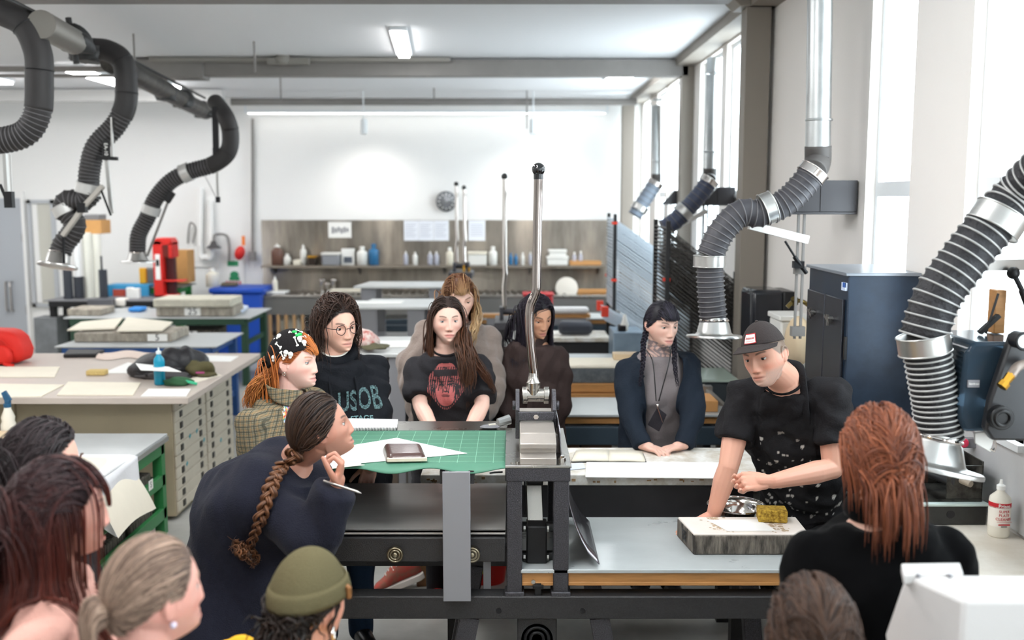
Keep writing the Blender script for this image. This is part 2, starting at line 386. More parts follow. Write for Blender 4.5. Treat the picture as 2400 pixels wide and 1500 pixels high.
for nm, xx, yy in [('post', -.02, F_), ('post', .154, F_), ('post', -.02, B_-.03), ('post', .154, B_-.03)]:
    MB().bx(xx, xx+.058, yy, yy+.055, .62, 1.085).bx(xx-.008, xx+.066, yy-.008, yy+.063, .612, .635).build(nm, HAMMER, t, bevel=.004)
for yy in (F_-.01, B_-.04):
    m = MB().bx(-1.05, 1.16, yy, yy+.08, .53, .62)
    m.build('base_rail', DARKST, t, bevel=.006)
    for x in (-.05, .265): MB().cyl((x, yy-.003, .565), (x, yy+.002, .565), .011, k=14).build('rail_bolt', BLACKM, t)
for xx in (-1.0, 1.06):
    MB().bx(xx, xx+.07, F_+.05, B_-.02, .535, .615).build('cross_rail', DARKST, t, bevel=.005)
for xx, dx in ((-.16, -.1), (.33, .1), (-.95, -.05), (1.02, .05)):
    for yy in (F_+.03, B_):
        MB().bar((xx, yy, .53), (xx+dx, yy, .0), .075, .06, (0, 1, 0)).bx(xx+dx-.06, xx+dx+.06, yy-.05, yy+.05, 0, .02).build('leg', HAMMER, t, bevel=.004)
MB().cyl((.095, F_+.02, .44), (.095, F_+.09, .44), .06, k=32).torus((.095, F_+.02, .44), .045, .006, (0, 1, 0)).torus((.095, F_+.02, .44), .025, .006, (0, 1, 0)).build('drive_wheel', BLACKM, t)
MB().bx(.02, .17, F_+.02, F_+.08, .39, .53).build('wheel_bracket', DARKST, t, bevel=.004)
# head
MB().bx(-.025, .216, F_-.005, F_+.06, 1.06, 1.112).bx(-.025, .216, B_-.06, B_+.03, 1.06, 1.112).bx(-.025, .012, F_, B_, 1.06, 1.112).bx(.18, .216, F_, B_, 1.06, 1.112).build('head_frame', HAMMER, t, bevel=.004)
MB().bx(-.03, .22, F_-.008, B_+.03, 1.112, 1.122).build('head_plate', STEEL, t, bevel=.002)
HEADM = mat('worn_beige_steel', '#b4aca4', .42, .55, var=.15, vscale=5, bump=.04, bscale=60)
m = MB().bx(.03, .165, F_+.09, B_-.03, 1.122, 1.222); m.prism([(.03, F_+.09, 1.222), (.03, F_+.03, 1.195), (.03, F_+.03, 1.175), (.03, F_+.09, 1.175)], (.135, 0, 0)); m.bx(.03, .165, F_+.045, F_+.1, 1.155, 1.175); m.prism([(.03, F_+.09, 1.17), (.03, F_+.01, 1.145), (.03, F_+.01, 1.105), (.03, F_+.09, 1.105)], (.135, 0, 0))
m.build('scraper_box', HEADM, t, bevel=.003)
MB().bx(.035, .06, F_+.005, F_+.012, 1.06, 1.1).bx(.13, .155, F_+.005, F_+.012, 1.06, 1.1).bx(.06, .13, F_+.02, F_+.03, 1.06, 1.1).build('scraper_slot', BLACKM, t)
MB().cyl((.187, F_+.03, 1.12), (.187, F_+.03, 1.142), .013, k=6).cyl((.187, F_+.03, 1.142), (.187, F_+.03, 1.15), .009, k=12).build('hex_bolt', CHROME, t)
MB().cyl((.02, F_+.03, 1.12), (.02, F_+.03, 1.129), .008, k=12).cyl((.0, F_+.03, 1.12), (.0, F_+.03, 1.126), .006, k=12).build('small_bolt', STEEL, t)
L0 = at(1250, 905, 3.93)
yk = L0[1]
for sx in (-1, 1):
    xx = .1-.005+sx*.073
    P = [(xx-.008, yk-.06, 1.15), (xx-.008, yk-.075, 1.27), (xx-.008, yk-.02, 1.335), (xx-.008, yk+.03, 1.335), (xx-.008, yk+.06, 1.27), (xx-.008, yk+.06, 1.15)]
    MB().prism(P, (.016, 0, 0)).cyl((xx+sx*.008, yk-.03, 1.28), (xx+sx*.02, yk-.03, 1.28), .018).build('yoke_arm', HAMMER, t, bevel=.002)
MB().bar((.025, yk-.07, 1.245), (.165, yk-.07, 1.245), .02, .034, (0, 0, 1)).build('yoke_bar', HAMMER, t, bevel=.003)
MB().cyl((.095, yk-.088, 1.245), (.095, yk-.08, 1.245), .011, k=6).cyl((.095, yk-.094, 1.245), (.095, yk-.088, 1.245), .006, k=12).build('yoke_bolt', CHROME, t)
MB().cyl((.04, yk, 1.315), (.15, yk, 1.315), .026, k=24).cyl((.042, yk, 1.315), (.062, yk, 1.315), .034, k=24).cyl((.128, yk, 1.315), (.148, yk, 1.315), .034, k=24).build('cam_roller', STEEL, t, bevel=.002)
q = [at(x, y, 3.93)-L0 for x, y in [(1253, 890), (1246, 830), (1241, 760), (1243, 715), (1256, 680), (1258, 640), (1260, 500), (1262, 405)]]
lever(t, L0+Vector((0, 0, -.005)), q, .0178, .026)
# middle mechanism
MB().bx(.055, .133, F_+.06, F_+.16, .72, .868).build('toggle_block', BLACKM, t, bevel=.006)
for x in (.018, .13):
    for z in (.735, .85): MB().cyl((x, F_+.11, z), (x+.04, F_+.11, z), .02, k=20).build('toggle_pin', BLACKP, t, bevel=.002)
for x in (.048, .137):
    for z in (.735, .85): MB().cyl((x-.004, F_+.09, z), (x+.004, F_+.09, z), .013, k=6).build('pin_nut', STEEL, t)
MB().bar((.09, F_+.14, .86), (.085, F_+.2, 1.02), .062, .02, (0, 1, 0)).build('toggle_link', STEEL, t, bevel=.003)
MB().cyl((.06, F_+.16, 1.02), (.12, F_+.16, 1.02), .022).bx(.06, .12, F_+.12, F_+.2, 1.03, 1.06).bx(.045, .052, F_+.1, F_+.12, .9, 1.03).build('toggle_knuckle', BLACKM, t, bevel=.003)
# curved tympan sheet
prof = smooth_path([(.185, 1.235), (.192, 1.12), (.215, .98), (.25, .86), (.29, .76), (.322, .728)], 24)[:, :2] if False else np.array([(.182, 1.24), (.186, 1.16), (.195, 1.08), (.208, 1.0), (.224, .93), (.243, .87), (.264, .82), (.29, .775), (.33, .735)])
def sheet(u, v):
    k = u*(len(prof)-1); i = min(int(k), len(prof)-2); f = k-i; p = prof[i]*(1-f)+prof[i+1]*f
    return (p[0], F_+.02+(v*.5)+(1-u)*.08, p[1])
o = MB().grid(sheet, 30, 6).build('tympan_sheet', mat('dull_steel_sheet', '#8d8a90', .22, .9, var=.15, vscale=4), t, smooth=180)
sd = o.modifiers.new('thick', 'SOLIDIFY'); sd.thickness = .004
# feed table side
MB().bx(-.78, -.02, F_, 4.32, 1.108, 1.12).build('feed_plate', STEEL, t, bevel=.002)
MB().bx(-.255, -.153, F_-.045, F_-.03, .615, 1.108).build('front_panel', GREYPL, t, bevel=.002)
for x in (-.265, -.16): MB().bx(x, x+.02, F_-.03, 3.7, 1.06, 1.108).build('panel_bracket', DARKST, t)
for yy in (F_+.0, B_-.06): MB().bx(-.78, -.025, yy, yy+.05, .75, .845).build('bed_rail', DARKST, t, bevel=.004)
MB().bx(-.78, -.72, F_, B_, .62, 1.108).build('end_panel', DARKST, t, bevel=.004)
o = MB().bx(-.76, -.024, F_+.005, 4.2, .862, .872).bx(-.76, -.024, F_+.005, F_+.012, .855, .872).build('steel_bed', mat('brushed_steel_bed', '#bdbab6', .48, .45, var=.18, vscale=2.5, stretch=(.5, 3, 1), rvar=.12), t, bevel=.001)
for x in (-.435, -.149):
    MB().cyl((x, F_-.02, .785), (x, F_+.01, .785), .031, k=28).build('bearing', mat('bronze_bearing', '#5d574c', .3, .9), t)
    MB().torus((x, F_-.02, .785), .026, .003, (0, 1, 0)).torus((x, F_-.02, .785), .017, .003, (0, 1, 0)).ell((x, F_-.022, .785), (.009, .004, .009)).build('bearing_ring', mat('bearing_bronze_light', '#a39a85', .3, .9), t)
MB().bx(-.11, -.08, F_+.06, F_+.075, .62, .78).build('grey_stop', GREYPL, t, bevel=.002)
MB().bx(-.6, -.05, B_-.1, B_-.04, .62, .66).build('rear_ledge', STEEL, t)
MB().bx(.085, .11, F_+.0, F_+.03, .62, .665).bx(.078, .118, F_-.004, F_+.03, .645, .66).build('rail_clamp', BLACKM, t, bevel=.002)
# right bed
BEDT = mat('pale_press_bed', '#c3c8c8', .3, .25, var=.14, vscale=3.5, rvar=.12, stretch=(.5, 1, 1))
MB().bx(.03, 1.165, F_, 4.2, .706, .72).build('bed_plate', BEDT, t, bevel=.002)
MB().bx(.03, 1.14, F_+.012, 4.15, .655, .704).bx(.03, 1.14, F_+.006, F_+.012, .655, .67).build('wooden_bed', WOOD, t, bevel=.003)
MB().cyl((.08, F_+.005, .672), (.08, F_+.0, .672), .008, k=12).build('bed_bolt', STEEL, t)
# distant presses
def press(name_label, x, y, h=1.13, head=True, bedw=(.05, 1.2), levers=1, bed=True):
    t = thing('lithography_press', name_label, 'press', (x, y, 0), 0, 'lithography presses')
    for xx in (-.08, .08):
        for yy in (-.22, .22): MB().bx(xx-.03, xx+.03, yy-.03, yy+.03, .1, h-.05).build('post', DARKST, t, local=True, bevel=.004)
    MB().bx(-.13, .13, -.26, .26, h-.06, h).build('head_frame', HAMMER, t, local=True, bevel=.004)
    MB().bx(-.1, .1, -.24, .2, h-.34, h-.02).build('scraper_box', mat('pale_head_paint', '#cfd2d2', .4, .2, var=.1), t, local=True, bevel=.005)
    MB().bx(-.09, -.06, -.08, .08, h, h+.1).bx(.06, .09, -.08, .08, h, h+.1).cyl((-.09, 0, h+.06), (.09, 0, h+.06), .025).build('yoke', HAMMER, t, local=True, bevel=.003)
    MB().bx(.02, .045, -.1, -.08, h, h+.07).bx(.08, .1, -.1, -.08, h, h+.05).build('brass_fitting', BRASS, t, local=True)
    for i in range(levers):
        dx = i*.085; hh = 2.235+.02*((x*7) % 1) - i*.04
        p = smooth_path([(dx-.05, 0, h+.06), (dx-.055, 0, h+.25), (dx-.045, 0, h+.36), (dx-.05, 0, h+.5), (dx-.05, 0, hh)], 30)
        MB().tube(p, .018, 12).build('lever', CHROME, t, local=True, smooth=60); MB().ell((dx-.05, 0, hh+.02), (.027,)*3).build('lever_knob', MATS['black_ball'], t, local=True, smooth=60)
    for yy in (-.28, .24): MB().bx(-.9, bedw[1]+.1, yy, yy+.05, .62, .73).build('base_rail', mat('slate_blue_frame', '#3d4a55', .45, .2), t, local=True, bevel=.004)
    for xx in (-.85, bedw[1]):
        for yy in (-.27, .26): MB().bx(xx, xx+.06, yy-.02, yy+.03, 0, .62).build('leg', mat('brown_leg', '#5b4f45', .5), t, local=True)
    MB().bar((bedw[0]+.1, -.25, .6), (bedw[0]-.1, -.25, .1), .05, .04, (0, 1, 0)).build('brace', DARKST, t, local=True)
    if bed:
        MB().bx(bedw[0], bedw[1], -.27, .26, .79, .805).build('bed_plate', BEDT, t, local=True, bevel=.002)
        MB().bx(bedw[0], bedw[1]-.02, -.25, .25, .745, .788).build('wooden_bed', WOOD, t, local=True, bevel=.002)
    return t
press('lithography press with slate frame, its pale bed right behind the woman with braids', .1, 6.15, 1.05, bedw=(.1, 1.25), levers=0)
press('lithography press with a single short chrome lever between the seated faces', -.01, 8.0, 1.13, bedw=(.2, 1.3))
press('farthest lithography press carrying two slim chrome levers under the clock', -.56, 11.0, 1.3, bedw=(.2, 1.9), levers=2)
# grey steel feed tables standing left of the presses
def feed_table(x0, x1, y0, y1, z, lx, lw, label, low=True):
    t = thing('feed_table', label, 'table', ((x0+x1)/2, (y0+y1)/2, 0), 0, 'grey feed tables')
    MB().prism([(x0+.08, y1, z), (x1, y1, z), (x1, y0, z), (x0, y0, z)], (0, 0, -.022)).build('table_top', mat('pale_steel_top', '#d9dbda', .3, .3, var=.08), t, bevel=.002)
    for x in lx:
        MB().bx(x, x+lw, y0+.02, y0+.035, .0, z-.02).build('leg_panel', GREYPL, t, bevel=.002)
        MB().bx(x+.01, x+lw-.01, y1-.05, y1-.035, .0, z-.02).build('leg_panel', GREYPL, t, bevel=.002)
    if low:
        MB().bx(x0+.1, x1, y0+.05, y1-.06, .8, .83).build('lower_shelf', mat('grey_shelf', '#a8a9aa', .35, .5), t); MB().bx(x0+.1, x1, y0+.08, y0+.14, .68, .77).build('shelf_beam', DARKST, t)
    return t
feed_table(-1.1, -.3, 6.2, 7.0, 1.126, (-.78,), .1, 'grey press feed table behind the hooded sweatshirt, with cap and open sheet')
feed_table(-1.42, -.55, 8.75, 9.5, 1.145, (-.93, -1.35), .15, 'grey feed table behind the curly haired student, second from the sinks')
feed_table(-1.6, -.55, 10.0, 10.6, 1.22, (-1.53, -.84), .15, 'grey feed table nearest the sinks with two wide legs', low=False)
for i, (px, py, Y, w, d, rz, lb) in enumerate([(900, 808, 6.6, .55, .3, .1, 'large white sheet lying on the feed table behind the hoodie'), (880, 707, 9.1, .5, .3, 0, 'white sheet lying on the second feed table from the sinks')]):
    z = 1.126 if i == 0 else 1.145
    tag(MB().box((at(px, py, Y)[0], Y, z+.004), (w, d, .004), (0, 0, rz)).build('paper_sheet', PAPER), lb, 'paper')
# ------------------------------------------------------------------ exhaust arms
HOSEB = mat('black_hose_fabric', '#232226', .6, bump=.9, bscale=55, var=.3, vscale=30)
HOSEG = mat('dark_grey_hose', '#46454a', .5, .1)
RIB = mat('grey_hose_rib', '#a9a8a6', .4, .3)
RIBD = mat('dark_hose_rib', '#6a686a', .45, .2)
def hose(root, pts, r, pitch, ribm, hm, ribr=.0035, squash=None):
    P = resample(smooth_path(pts, 60), 90)
    L = np.sum(np.linalg.norm(np.diff(P, axis=0), axis=1)); n = max(6, int(L/pitch))
    Q = resample(P, n*2+1); rr = np.array([r*(1.0 if i % 2 == 0 else .93) for i in range(len(Q))])
    MB().tube(Q, rr, 28).build('hose', hm, root, smooth=180)
    T = np.gradient(Q, axis=0); m = MB()
    for i in range(0, len(Q), 2):
        m.torus(Q[i], r, ribr, T[i], k=28, q=6)
    m.build('hose_ribs', ribm, root, smooth=180)
def collar(root, p, d, r, L, mm=BRUSH):
    p = np.array(p, float); a, b, d = frame_of(d)
    m = MB().cyl(p-d*L/2, p+d*L/2, r, k=36).torus(p-d*L/2, r, .003, d, k=36).torus(p+d*L/2, r, .003, d, k=36)
    m.build('collar', mm, root, bevel=.002, smooth=50)
def hood(root, p, d, r0, r1, h, mm=BRUSH):
    p = np.array(p, float); d = np.array(d, float)/np.linalg.norm(d)
    MB().lathe([(r0, 0), (r0*1.03, .02), (r0*1.12, .025), (r1*.62, h*.75), (r1*.72, h*.86), (r1*.97, h*.86), (r1, h*.9), (r1, h), (r1*.95, h), (r1*.9, h*.92), (.0, h*.9)], p, d, k=40).build('hood', mm, root, smooth=50)
    MB().torus(p+d*.012, r0*1.04, .006, d).build('hose_clamp', CHROME, root)
# near arm, far right of the frame
t = thing('fume_extractor', 'large flexible exhaust arm with ribbed hose hanging by the windows beside the towel dispenser', 'exhaust arm', at(2170, 1085, 3.05)[:], 0, 'flexible exhaust arms')
Y = 3.05
up = [at(2560, 330, 2.9), at(2470, 380, 2.95), at(2390, 455, Y), at(2330, 520, Y), at(2250, 620, Y), at(2195, 700, Y), at(2165, 790, Y)]
hose(t, up, .073, .031, RIB, HOSEB)
lo = [at(2168, 800, Y), at(2180, 870, Y), at(2192, 940, Y), at(2197, 985, Y), at(2203, 1030, Y)]
hose(t, lo, .07, .017, RIB, HOSEB)
collar(t, at(2166, 806, Y), at(2172, 850, Y)-at(2160, 770, Y), .079, .055); collar(t, at(2338, 516, Y), at(2310, 560, Y)-at(2365, 480, Y), .082, .06)
hood(t, at(2200, 1018, Y), at(2184, 1090, Y-.01)-at(2200, 1018, Y), .068, .155, .11)
b = at(2290, 622, 3.12); MB().bar(b, (1.76, 3.2, b[2]), .02, .035).build('support_bar', BRUSH, t)
MB().bar(at(2226, 790, 3.12), at(2240, 890, 3.14), .02, .01).cyl(at(2237, 880, 3.1), at(2237, 880, 3.16), .012).build('hinge_bar', BRUSH, t)
b = at(2375, 640, 3.12); MB().cyl(b, at(2400, 690, 3.1), .008).cyl(at(2395, 680, 3.1), at(2440, 800, 3.1), .011).ell(b, (.02, .02, .02)).build('gas_strut', BLACKM, t)
# wall arm
def wall_arm(label, duct_top, duct_bot, dr, pts, r, pitch, col, hoodp, hoodd, brk, hs=1., low=None, hm=HOSEG, rb=RIBD, rods=True):
    t = thing('fume_extractor', label, 'exhaust arm', (hoodp if hoodp is not None else brk[0])[:], 0, 'flexible exhaust arms')
    MB().cyl(duct_bot, duct_top, dr, k=28).torus(Vector(duct_bot)+Vector((0, 0, .15)), dr, .006).torus(Vector(duct_bot)+Vector((0, 0, .75)), dr, .006).build('duct_pipe', GALV, t, smooth=50)
    e = pts[0]; MB().tube(smooth_path([Vector(duct_bot)+Vector((0, 0, .02)), Vector(duct_bot)+Vector((0, 0, -.06)), e], 14), dr*1.06, 24).build('duct_elbow', mat('grey_rubber_cuff', '#4a4644', .6), t, smooth=180)
    collar(t, e, np.array(pts[1])-np.array(e), r*1.08, .04, CHROME)
    hose(t, pts, r, pitch, rb, hm)
    for p, d in col: collar(t, p, d, r*1.15, .055*hs)
    if low: hose(t, low, r*.98, pitch*.8, rb, hm)
    if hoodp is not None: hood(t, hoodp, hoodd, r*.95, r*2.0, .1*hs)
    (bx, by, bz), (w, dd, h) = brk
    m = MB().prism([(bx+w, by, bz), (bx, by, bz), (bx-.12*hs, by, bz-h), (bx+w, by, bz-h)], (0, .035, 0)).bx(bx+.002, bx+w+.0, by-.004, by+dd, bz-h+.001, bz+.002).bx(bx-.15*hs, bx+w-.001, by-.01, by+.05, bz-h-.012, bz-h)
    m.build('wall_bracket', mat('charcoal_bracket', '#434245', .4, .2), t, bevel=.002)
    if rods: MB().bar((bx-.1*hs, by+.02, bz-h), (bx-.1*hs, by+.02, bz-h-.66*hs), .012, .012).bar((bx-.07*hs, by+.02, bz-h), (bx-.07*hs, by+.02, bz-h-.66*hs), .012, .012).box((bx-.085*hs, by+.02, bz-h-.3*hs), (.06, .03, .04)).box((bx-.085*hs, by+.02, bz-h-.62*hs), (.07, .04, .05)).build('support_rods', BEAMM, t)
    return t
Y = 5.0
t = wall_arm('flexible grey exhaust arm ending in a silver hood behind the man with cap', (1.53, 5.12, ZC), at(1917, 352, 5.1), .062,
    [at(1905, 405, Y), at(1885, 430, Y), at(1840, 475, Y), at(1780, 500, Y), at(1735, 500, Y), at(1690, 545, Y), at(1664, 600, Y)], .07, .03,
    [(at(1800, 488, Y), at(1780, 497, Y)-at(1830, 478, Y)), (at(1663, 612, Y), (0, 0, -1))], at(1674, 745, Y), at(1673, 800, Y-.01)-at(1674, 745, Y), ((1.58, 5.14, 2.19), (.19, .2, .16)),
    low=[at(1664, 625, Y), at(1666, 680, Y), at(1672, 750, Y)])
MB().bar(at(1756, 528, 5.06), at(1893, 562, 5.12), .025, .04).build('support_bar', BRUSH, t); MB().cyl(at(1840, 565, 5.1), at(1868, 610, 5.1), .006).cyl(at(1862, 602, 5.1), at(1890, 640, 5.12), .011).build('gas_strut', BLACKM, t)
MB().bx(at(1880, 0, 5.12)[0], at(1905, 0, 5.12)[0], 5.1, 5.14, at(0, 628, 5.12)[2], at(0, 612, 5.12)[2]).build('bar_joint', BLACKM, t)
Y = 7.75
t = wall_arm('flexible blue grey exhaust arm reaching from the tall windows over the dark drying rack', at(1671, 140, 8.2), at(1664, 400, 7.9), .05,
    [at(1662, 425, Y), at(1645, 450, Y), at(1610, 490, Y), at(1580, 520, Y), at(1555, 535, Y)], .07, .05, [(at(1602, 497, Y), at(1580, 520, Y)-at(1625, 475, Y))], None, None, ((1.62, 7.9, 2.185), (.14, .12, .13)), hm=mat('blue_grey_hose', '#434a60', .5))
MB().bar(at(1570, 540, 7.7), at(1655, 495, 7.85), .02, .035).build('support_bar', BRUSH, t)
Y = 10.0
t = wall_arm('smallest exhaust arm by the far window above the pale drying rack', at(1538, 250, 10.3), at(1538, 412, 10.1), .045,
    [at(1535, 430, Y), at(1520, 455, Y), at(1500, 485, Y), at(1488, 505, Y)], .075, .05, [(at(1500, 487, Y), at(1488, 505, Y)-at(1520, 455, Y))], None, None, ((1.64, 10.1, 2.18), (.12, .12, .13)), hm=mat('pale_blue_hose', '#7d8794', .5))
# ------------------------------------------------------------------ drying racks
def rack(label, x, y, z0, n, step, L, W, ang, mm, red, extra=0, pr=.0035):
    t = thing('drying_rack', label, 'rack', (x, y, 0), 0, 'print drying racks')
    fm = mat('rack_frame_black', '#222224', .45)
    for yy in (-W/2, W/2):
        MB().bx(-.015, .015, yy-.012, yy+.012, z0-.02, z0+n*step+.02).build('comb_post', fm, t, local=True)
        MB().bar((L*math.cos(ang), yy, .05), (L*math.cos(ang), yy, z0+n*step*.6), .03, .03).build('rear_post', fm, t, local=True)
    for sg in (-1, 1): MB().bx(-.02, L*math.cos(ang), sg*W/2-.02, sg*W/2+.02, .08, .12).bar((0, sg*W/2, .1), (0, sg*W/2, z0), .03, .03).build('rack_base', fm, t, local=True)
    for sx in (.05, L*math.cos(ang)-.05):
        for yy in (-W/2, W/2): MB().cyl((sx, yy-.012, .04), (sx, yy+.012, .04), .04).build('caster', BLACKP, t, local=True)
    m = MB(); dx, dz = math.cos(ang), -math.sin(ang)
    for yy in np.linspace(-W/2, W/2, 5): m.bar((0, yy, 0), (L*dx, yy, L*dz), pr*1.6, pr*1.6)
    m.bar((-.004, -W/2, 0), (-.004, W/2, 0), pr*2.2, pr*2.2)
    for k in np.linspace(0, 1, 14): m.bar((L*k*dx, -W/2, L*k*dz), (L*k*dx, W/2, L*k*dz), pr, pr, (0, 0, 1))
    me = m.mesh('tray', mm, 0)
    for i in range(n):
        o = bpy.data.objects.new('tray', me); COL.objects.link(o); o.parent = t; o.location = (-.002*(i % 3), 0, z0+i*step)
    for i, (k, yy) in enumerate(red):
        MB().bx(-.03, .02, yy-.02, yy+.02, z0+k*step-.012, z0+k*step+.012).build('red_clip', mat('orange_red_plastic', '#e0432f', .5), t, local=True)
    return t
rack('dark wire drying rack with tilted trays behind the woman with braids', at(1548, 700, 7.45)[0], 7.45, .95, 34, .0285, .80, .62, math.radians(38), mat('dark_wire', '#4a4744', .45, .4), [(20, -.3)], pr=.0045)
rack('pale silver wire drying rack with tilted trays under the far windows', at(1432, 700, 9.5)[0], 9.5, 1.1, 27, .031, .88, .6, math.radians(35), mat('silver_wire', '#cbd5de', .4, .2), [(8, -.3), (8, .3), (25, -.3)], pr=.010)
rr = thing('drying_rack', 'lower pale wire trays with red tipped ends at the foot of the silver rack', 'rack', (at(1412, 700, 9.0)[0], 9.0, 0), 0, 'print drying racks')
for k in range(4):
    m = MB()
    for yy in np.linspace(-.25, .25, 7): m.bar((0, yy, 1.12-k*.03), (.55, yy, .85-k*.03), .012, .008)
    m.build('tray', MATS['silver_wire'], rr, local=True)
for yy in (-.25, .25): MB().bx(-.03, .03, yy-.03, yy+.03, 1.06, 1.15).build('red_clip', MATS['orange_red_plastic'], rr, local=True); MB().bx(.5, .54, yy-.02, yy+.02, 0, .9).build('rear_post', MATS['rack_frame_black'], rr, local=True)
# ------------------------------------------------------------------ tall dark cabinet
t = thing('storage_cabinet', 'tall blue black metal cabinet with wing knobs behind the man', 'cabinet', (1.61, 4.58, 0))
CABB = mat('blue_black_cabinet', '#2c3a4c', .33, .35, var=.25, vscale=3, bump=.04, bscale=8, rvar=.1, col2='#1f2936'); CABF = mat('cabinet_door_steel', '#3a3c44', .3, .55, var=.2, vscale=4)
MB().bx(1.46, XW-.01, 4.3, 4.87, .05, 1.77).build('body', CABB, t, bevel=.006)
MB().bx(1.445, XW-.008, 4.29, 4.88, 1.765, 1.78).build('cabinet_top', mat('cabinet_top_steel', '#8c929a', .3, .5), t, bevel=.003)
for y0, y1 in ((4.33, 4.575), (4.585, 4.85)):
    d = MB().bx(1.447, 1.46, y0, y1, .1, 1.66).build('door', CABF, t, bevel=.003)
    for z in (1.56, 1.18, .8, .45):
        yc = (y0+y1)/2; MB().cyl((1.425, yc, z), (1.447, yc, z), .012, k=12).bar((1.424, yc-.035, z-.012), (1.424, yc+.035, z+.012), .012, .014).bar((1.424, yc, z-.03), (1.424, yc, z+.02), .01, .01).build('wing_knob', STEEL, d)
MB().bx(1.449, 1.461, 4.31, 4.36, 1.7, 1.735).build('sticker', mat('blue_white_sticker', '#c6d2e8', .5), t); MB().bx(1.448, 1.452, 4.31, 4.34, 1.715, 1.735).build('sticker', mat('blue_ink', '#2f5fae', .5), t)
MB().bx(1.452, 1.462, 4.293, 4.31, 1.4, 1.5).build('latch', BLACKM, t)
# ------------------------------------------------------------------ bench by the windows
t = thing('window_bench', 'white topped bench along the window wall holding the roller stand', 'bench', (1.49, 3.2, 0))
BENCHT = mat('worn_white_bench', '#e3ddd2', .4, var=.1, vscale=5, col2='#cfc5b5')
MB().bx(1.37, XW-.01, 2.6, 3.85, .89, .93).build('bench_top', BENCHT, t, bevel=.004)
for x in (1.4, 1.7):
    for y in (2.65, 3.78): MB().bx(x, x+.05, y, y+.05, 0, .89).build('leg', DARKST, t)
MB().bx(1.4, 1.74, 3.5, 3.52, .3, .88).build('back_panel', DARKST, t)
struct(MB().bx(XW-.012, XW-.002, 2.9, 4.2, .94, 1.24).build('wall_panel', mat('bright_steel_splash', '#d9dadb', .35, .15, var=.05)))
t = thing('ink_slab', 'black framed ink slab with glass top under the roller stand', 'slab', (1.44, 3.59, .93))
MB().bx(1.385, 1.71, 3.47, 3.72, .931, 1.0).build('slab_frame', mat('black_grey_steel', '#3a3a39', .45, .4, var=.3, vscale=8), t, bevel=.003)
MB().bx(1.38, 1.715, 3.465, 3.725, 1.0, 1.01).build('glass_top', mat('pale_glass_top', '#c5d6d2', .08, spec=.7), t, bevel=.002)
MB().cyl((1.58, 3.469, .97), (1.58, 3.474, .97), .015).build('frame_hole', INK, t)
t = thing('roller_stand', 'dark metal roller stand cradling an ink roller under the big hood', 'stand', (1.57, 3.6, 1.01))
RS = mat('inky_metal', '#56544f', .4, .6, var=.6, vscale=14, col2='#171615')
MB().bx(1.47, 1.7, 3.49, 3.7, 1.011, 1.02).build('tray', RS, t)
MB().prism([(1.57, 3.49, 1.02), (1.7, 3.49, 1.02), (1.7, 3.49, 1.145), (1.62, 3.49, 1.145), (1.6, 3.49, 1.11), (1.57, 3.49, 1.11)], (0, .006, 0)).bx(1.694, 1.7, 3.49, 3.7, 1.02, 1.16).bx(1.47, 1.7, 3.694, 3.7, 1.02, 1.16).build('side_plate', RS, t, bevel=.002)
MB().prism([(1.47, 3.49, 1.02), (1.476, 3.49, 1.02), (1.476, 3.69, 1.13), (1.47, 3.69, 1.13)], (0, 0, .02)).build('side_rail', RS, t)
MB().cyl((1.545, 3.66, 1.105), (1.62, 3.5, 1.09), .036, k=28).build('roller', mat('black_roller', '#38383a', .3), t, smooth=50); MB().cyl((1.62, 3.5, 1.09), (1.64, 3.455, 1.086), .012).build('roller_handle', mat('worn_handle', '#9b8f80', .4), t)
def bottle(c, r, h, mm, cap, capm, label, cat='bottle', name='plastic_bottle', group=None, neck=.35, lab=None):
    t = thing(name, label, cat, c, 0, group)
    MB().lathe([(r*.9, 0), (r, .006), (r, h*.62), (r*.93, h*.7), (r*neck, h*.8), (r*neck, h*.84)], k=24).build('body', mm, t, local=True, smooth=60)
    MB().lathe([(r*neck*1.15, h*.83), (r*neck*1.15, h*.9), (r*.18, h*.93), (r*.12, h)] if cap == 'tip' else [(r*neck*1.15, h*.83), (r*neck*1.15, h*.98), (r*neck, h)], k=18).build('cap', capm, t, local=True)
    if lab:
        a = MB()
        for z0, z1, mm2, nm in lab: MB().lathe([(r*1.006, z0*h), (r*1.006, z1*h)], k=24, cap=False).build(nm, mm2, t, local=True, smooth=60)
    return t
HDPE = mat('milky_plastic', '#e9e4d6', .4, sub=.0)
bp = (1.70, 3.36, .93)
t = bottle(bp, .036, .2, HDPE, 'tip', mat('white_cap', '#f3f3f0', .4), 'white plastic plate cleaner bottle with red label on the window bench', lab=[(.2, .55, mat('white_label', '#efeae0', .5), 'label'), (.53, .62, REDINK, 'label_band')])
fr = np.array((bp[0], bp[1]-.0375, 0)); V = MB()
def curl(W): W = np.array(W); a = (W[:, 0]-bp[0])/.0368; q = .0369-(W[:, 1]-fr[1]); return np.stack([bp[0]+q*np.sin(a), bp[1]-q*np.cos(a), W[:, 2]], 1)
W, F = text_mesh('SUPER\nPLATE\nCLEANER', .0135, fr+(0, 0, .93+.082), (1, 0, 0), (0, 0, 1)); V.add(curl(W), F)
V.build('lettering', REDINK, t, smooth=0); W, F = text_mesh('Prisco', .017, fr+(0, 0, .93+.115), (1, 0, 0), (0, 0, 1), bold=True); MB().add(curl(W), F).build('lettering', PAPER, t, smooth=0)
MB().bx(bp[0]-.02, bp[0]+.02, bp[1]-.038, bp[1]-.0372, .93+.048, .93+.052).bx(bp[0]-.026, bp[0]+.026, bp[1]-.038, bp[1]-.0372, .93+.06, .93+.061).build('lettering', REDINK, t, smooth=0)
W, F = text_mesh('8000000', .006, fr+(0, 0, .93+.043), (1, 0, 0), (0, 0, 1)); MB().add(W, F).build('lettering', INK, t, smooth=0)
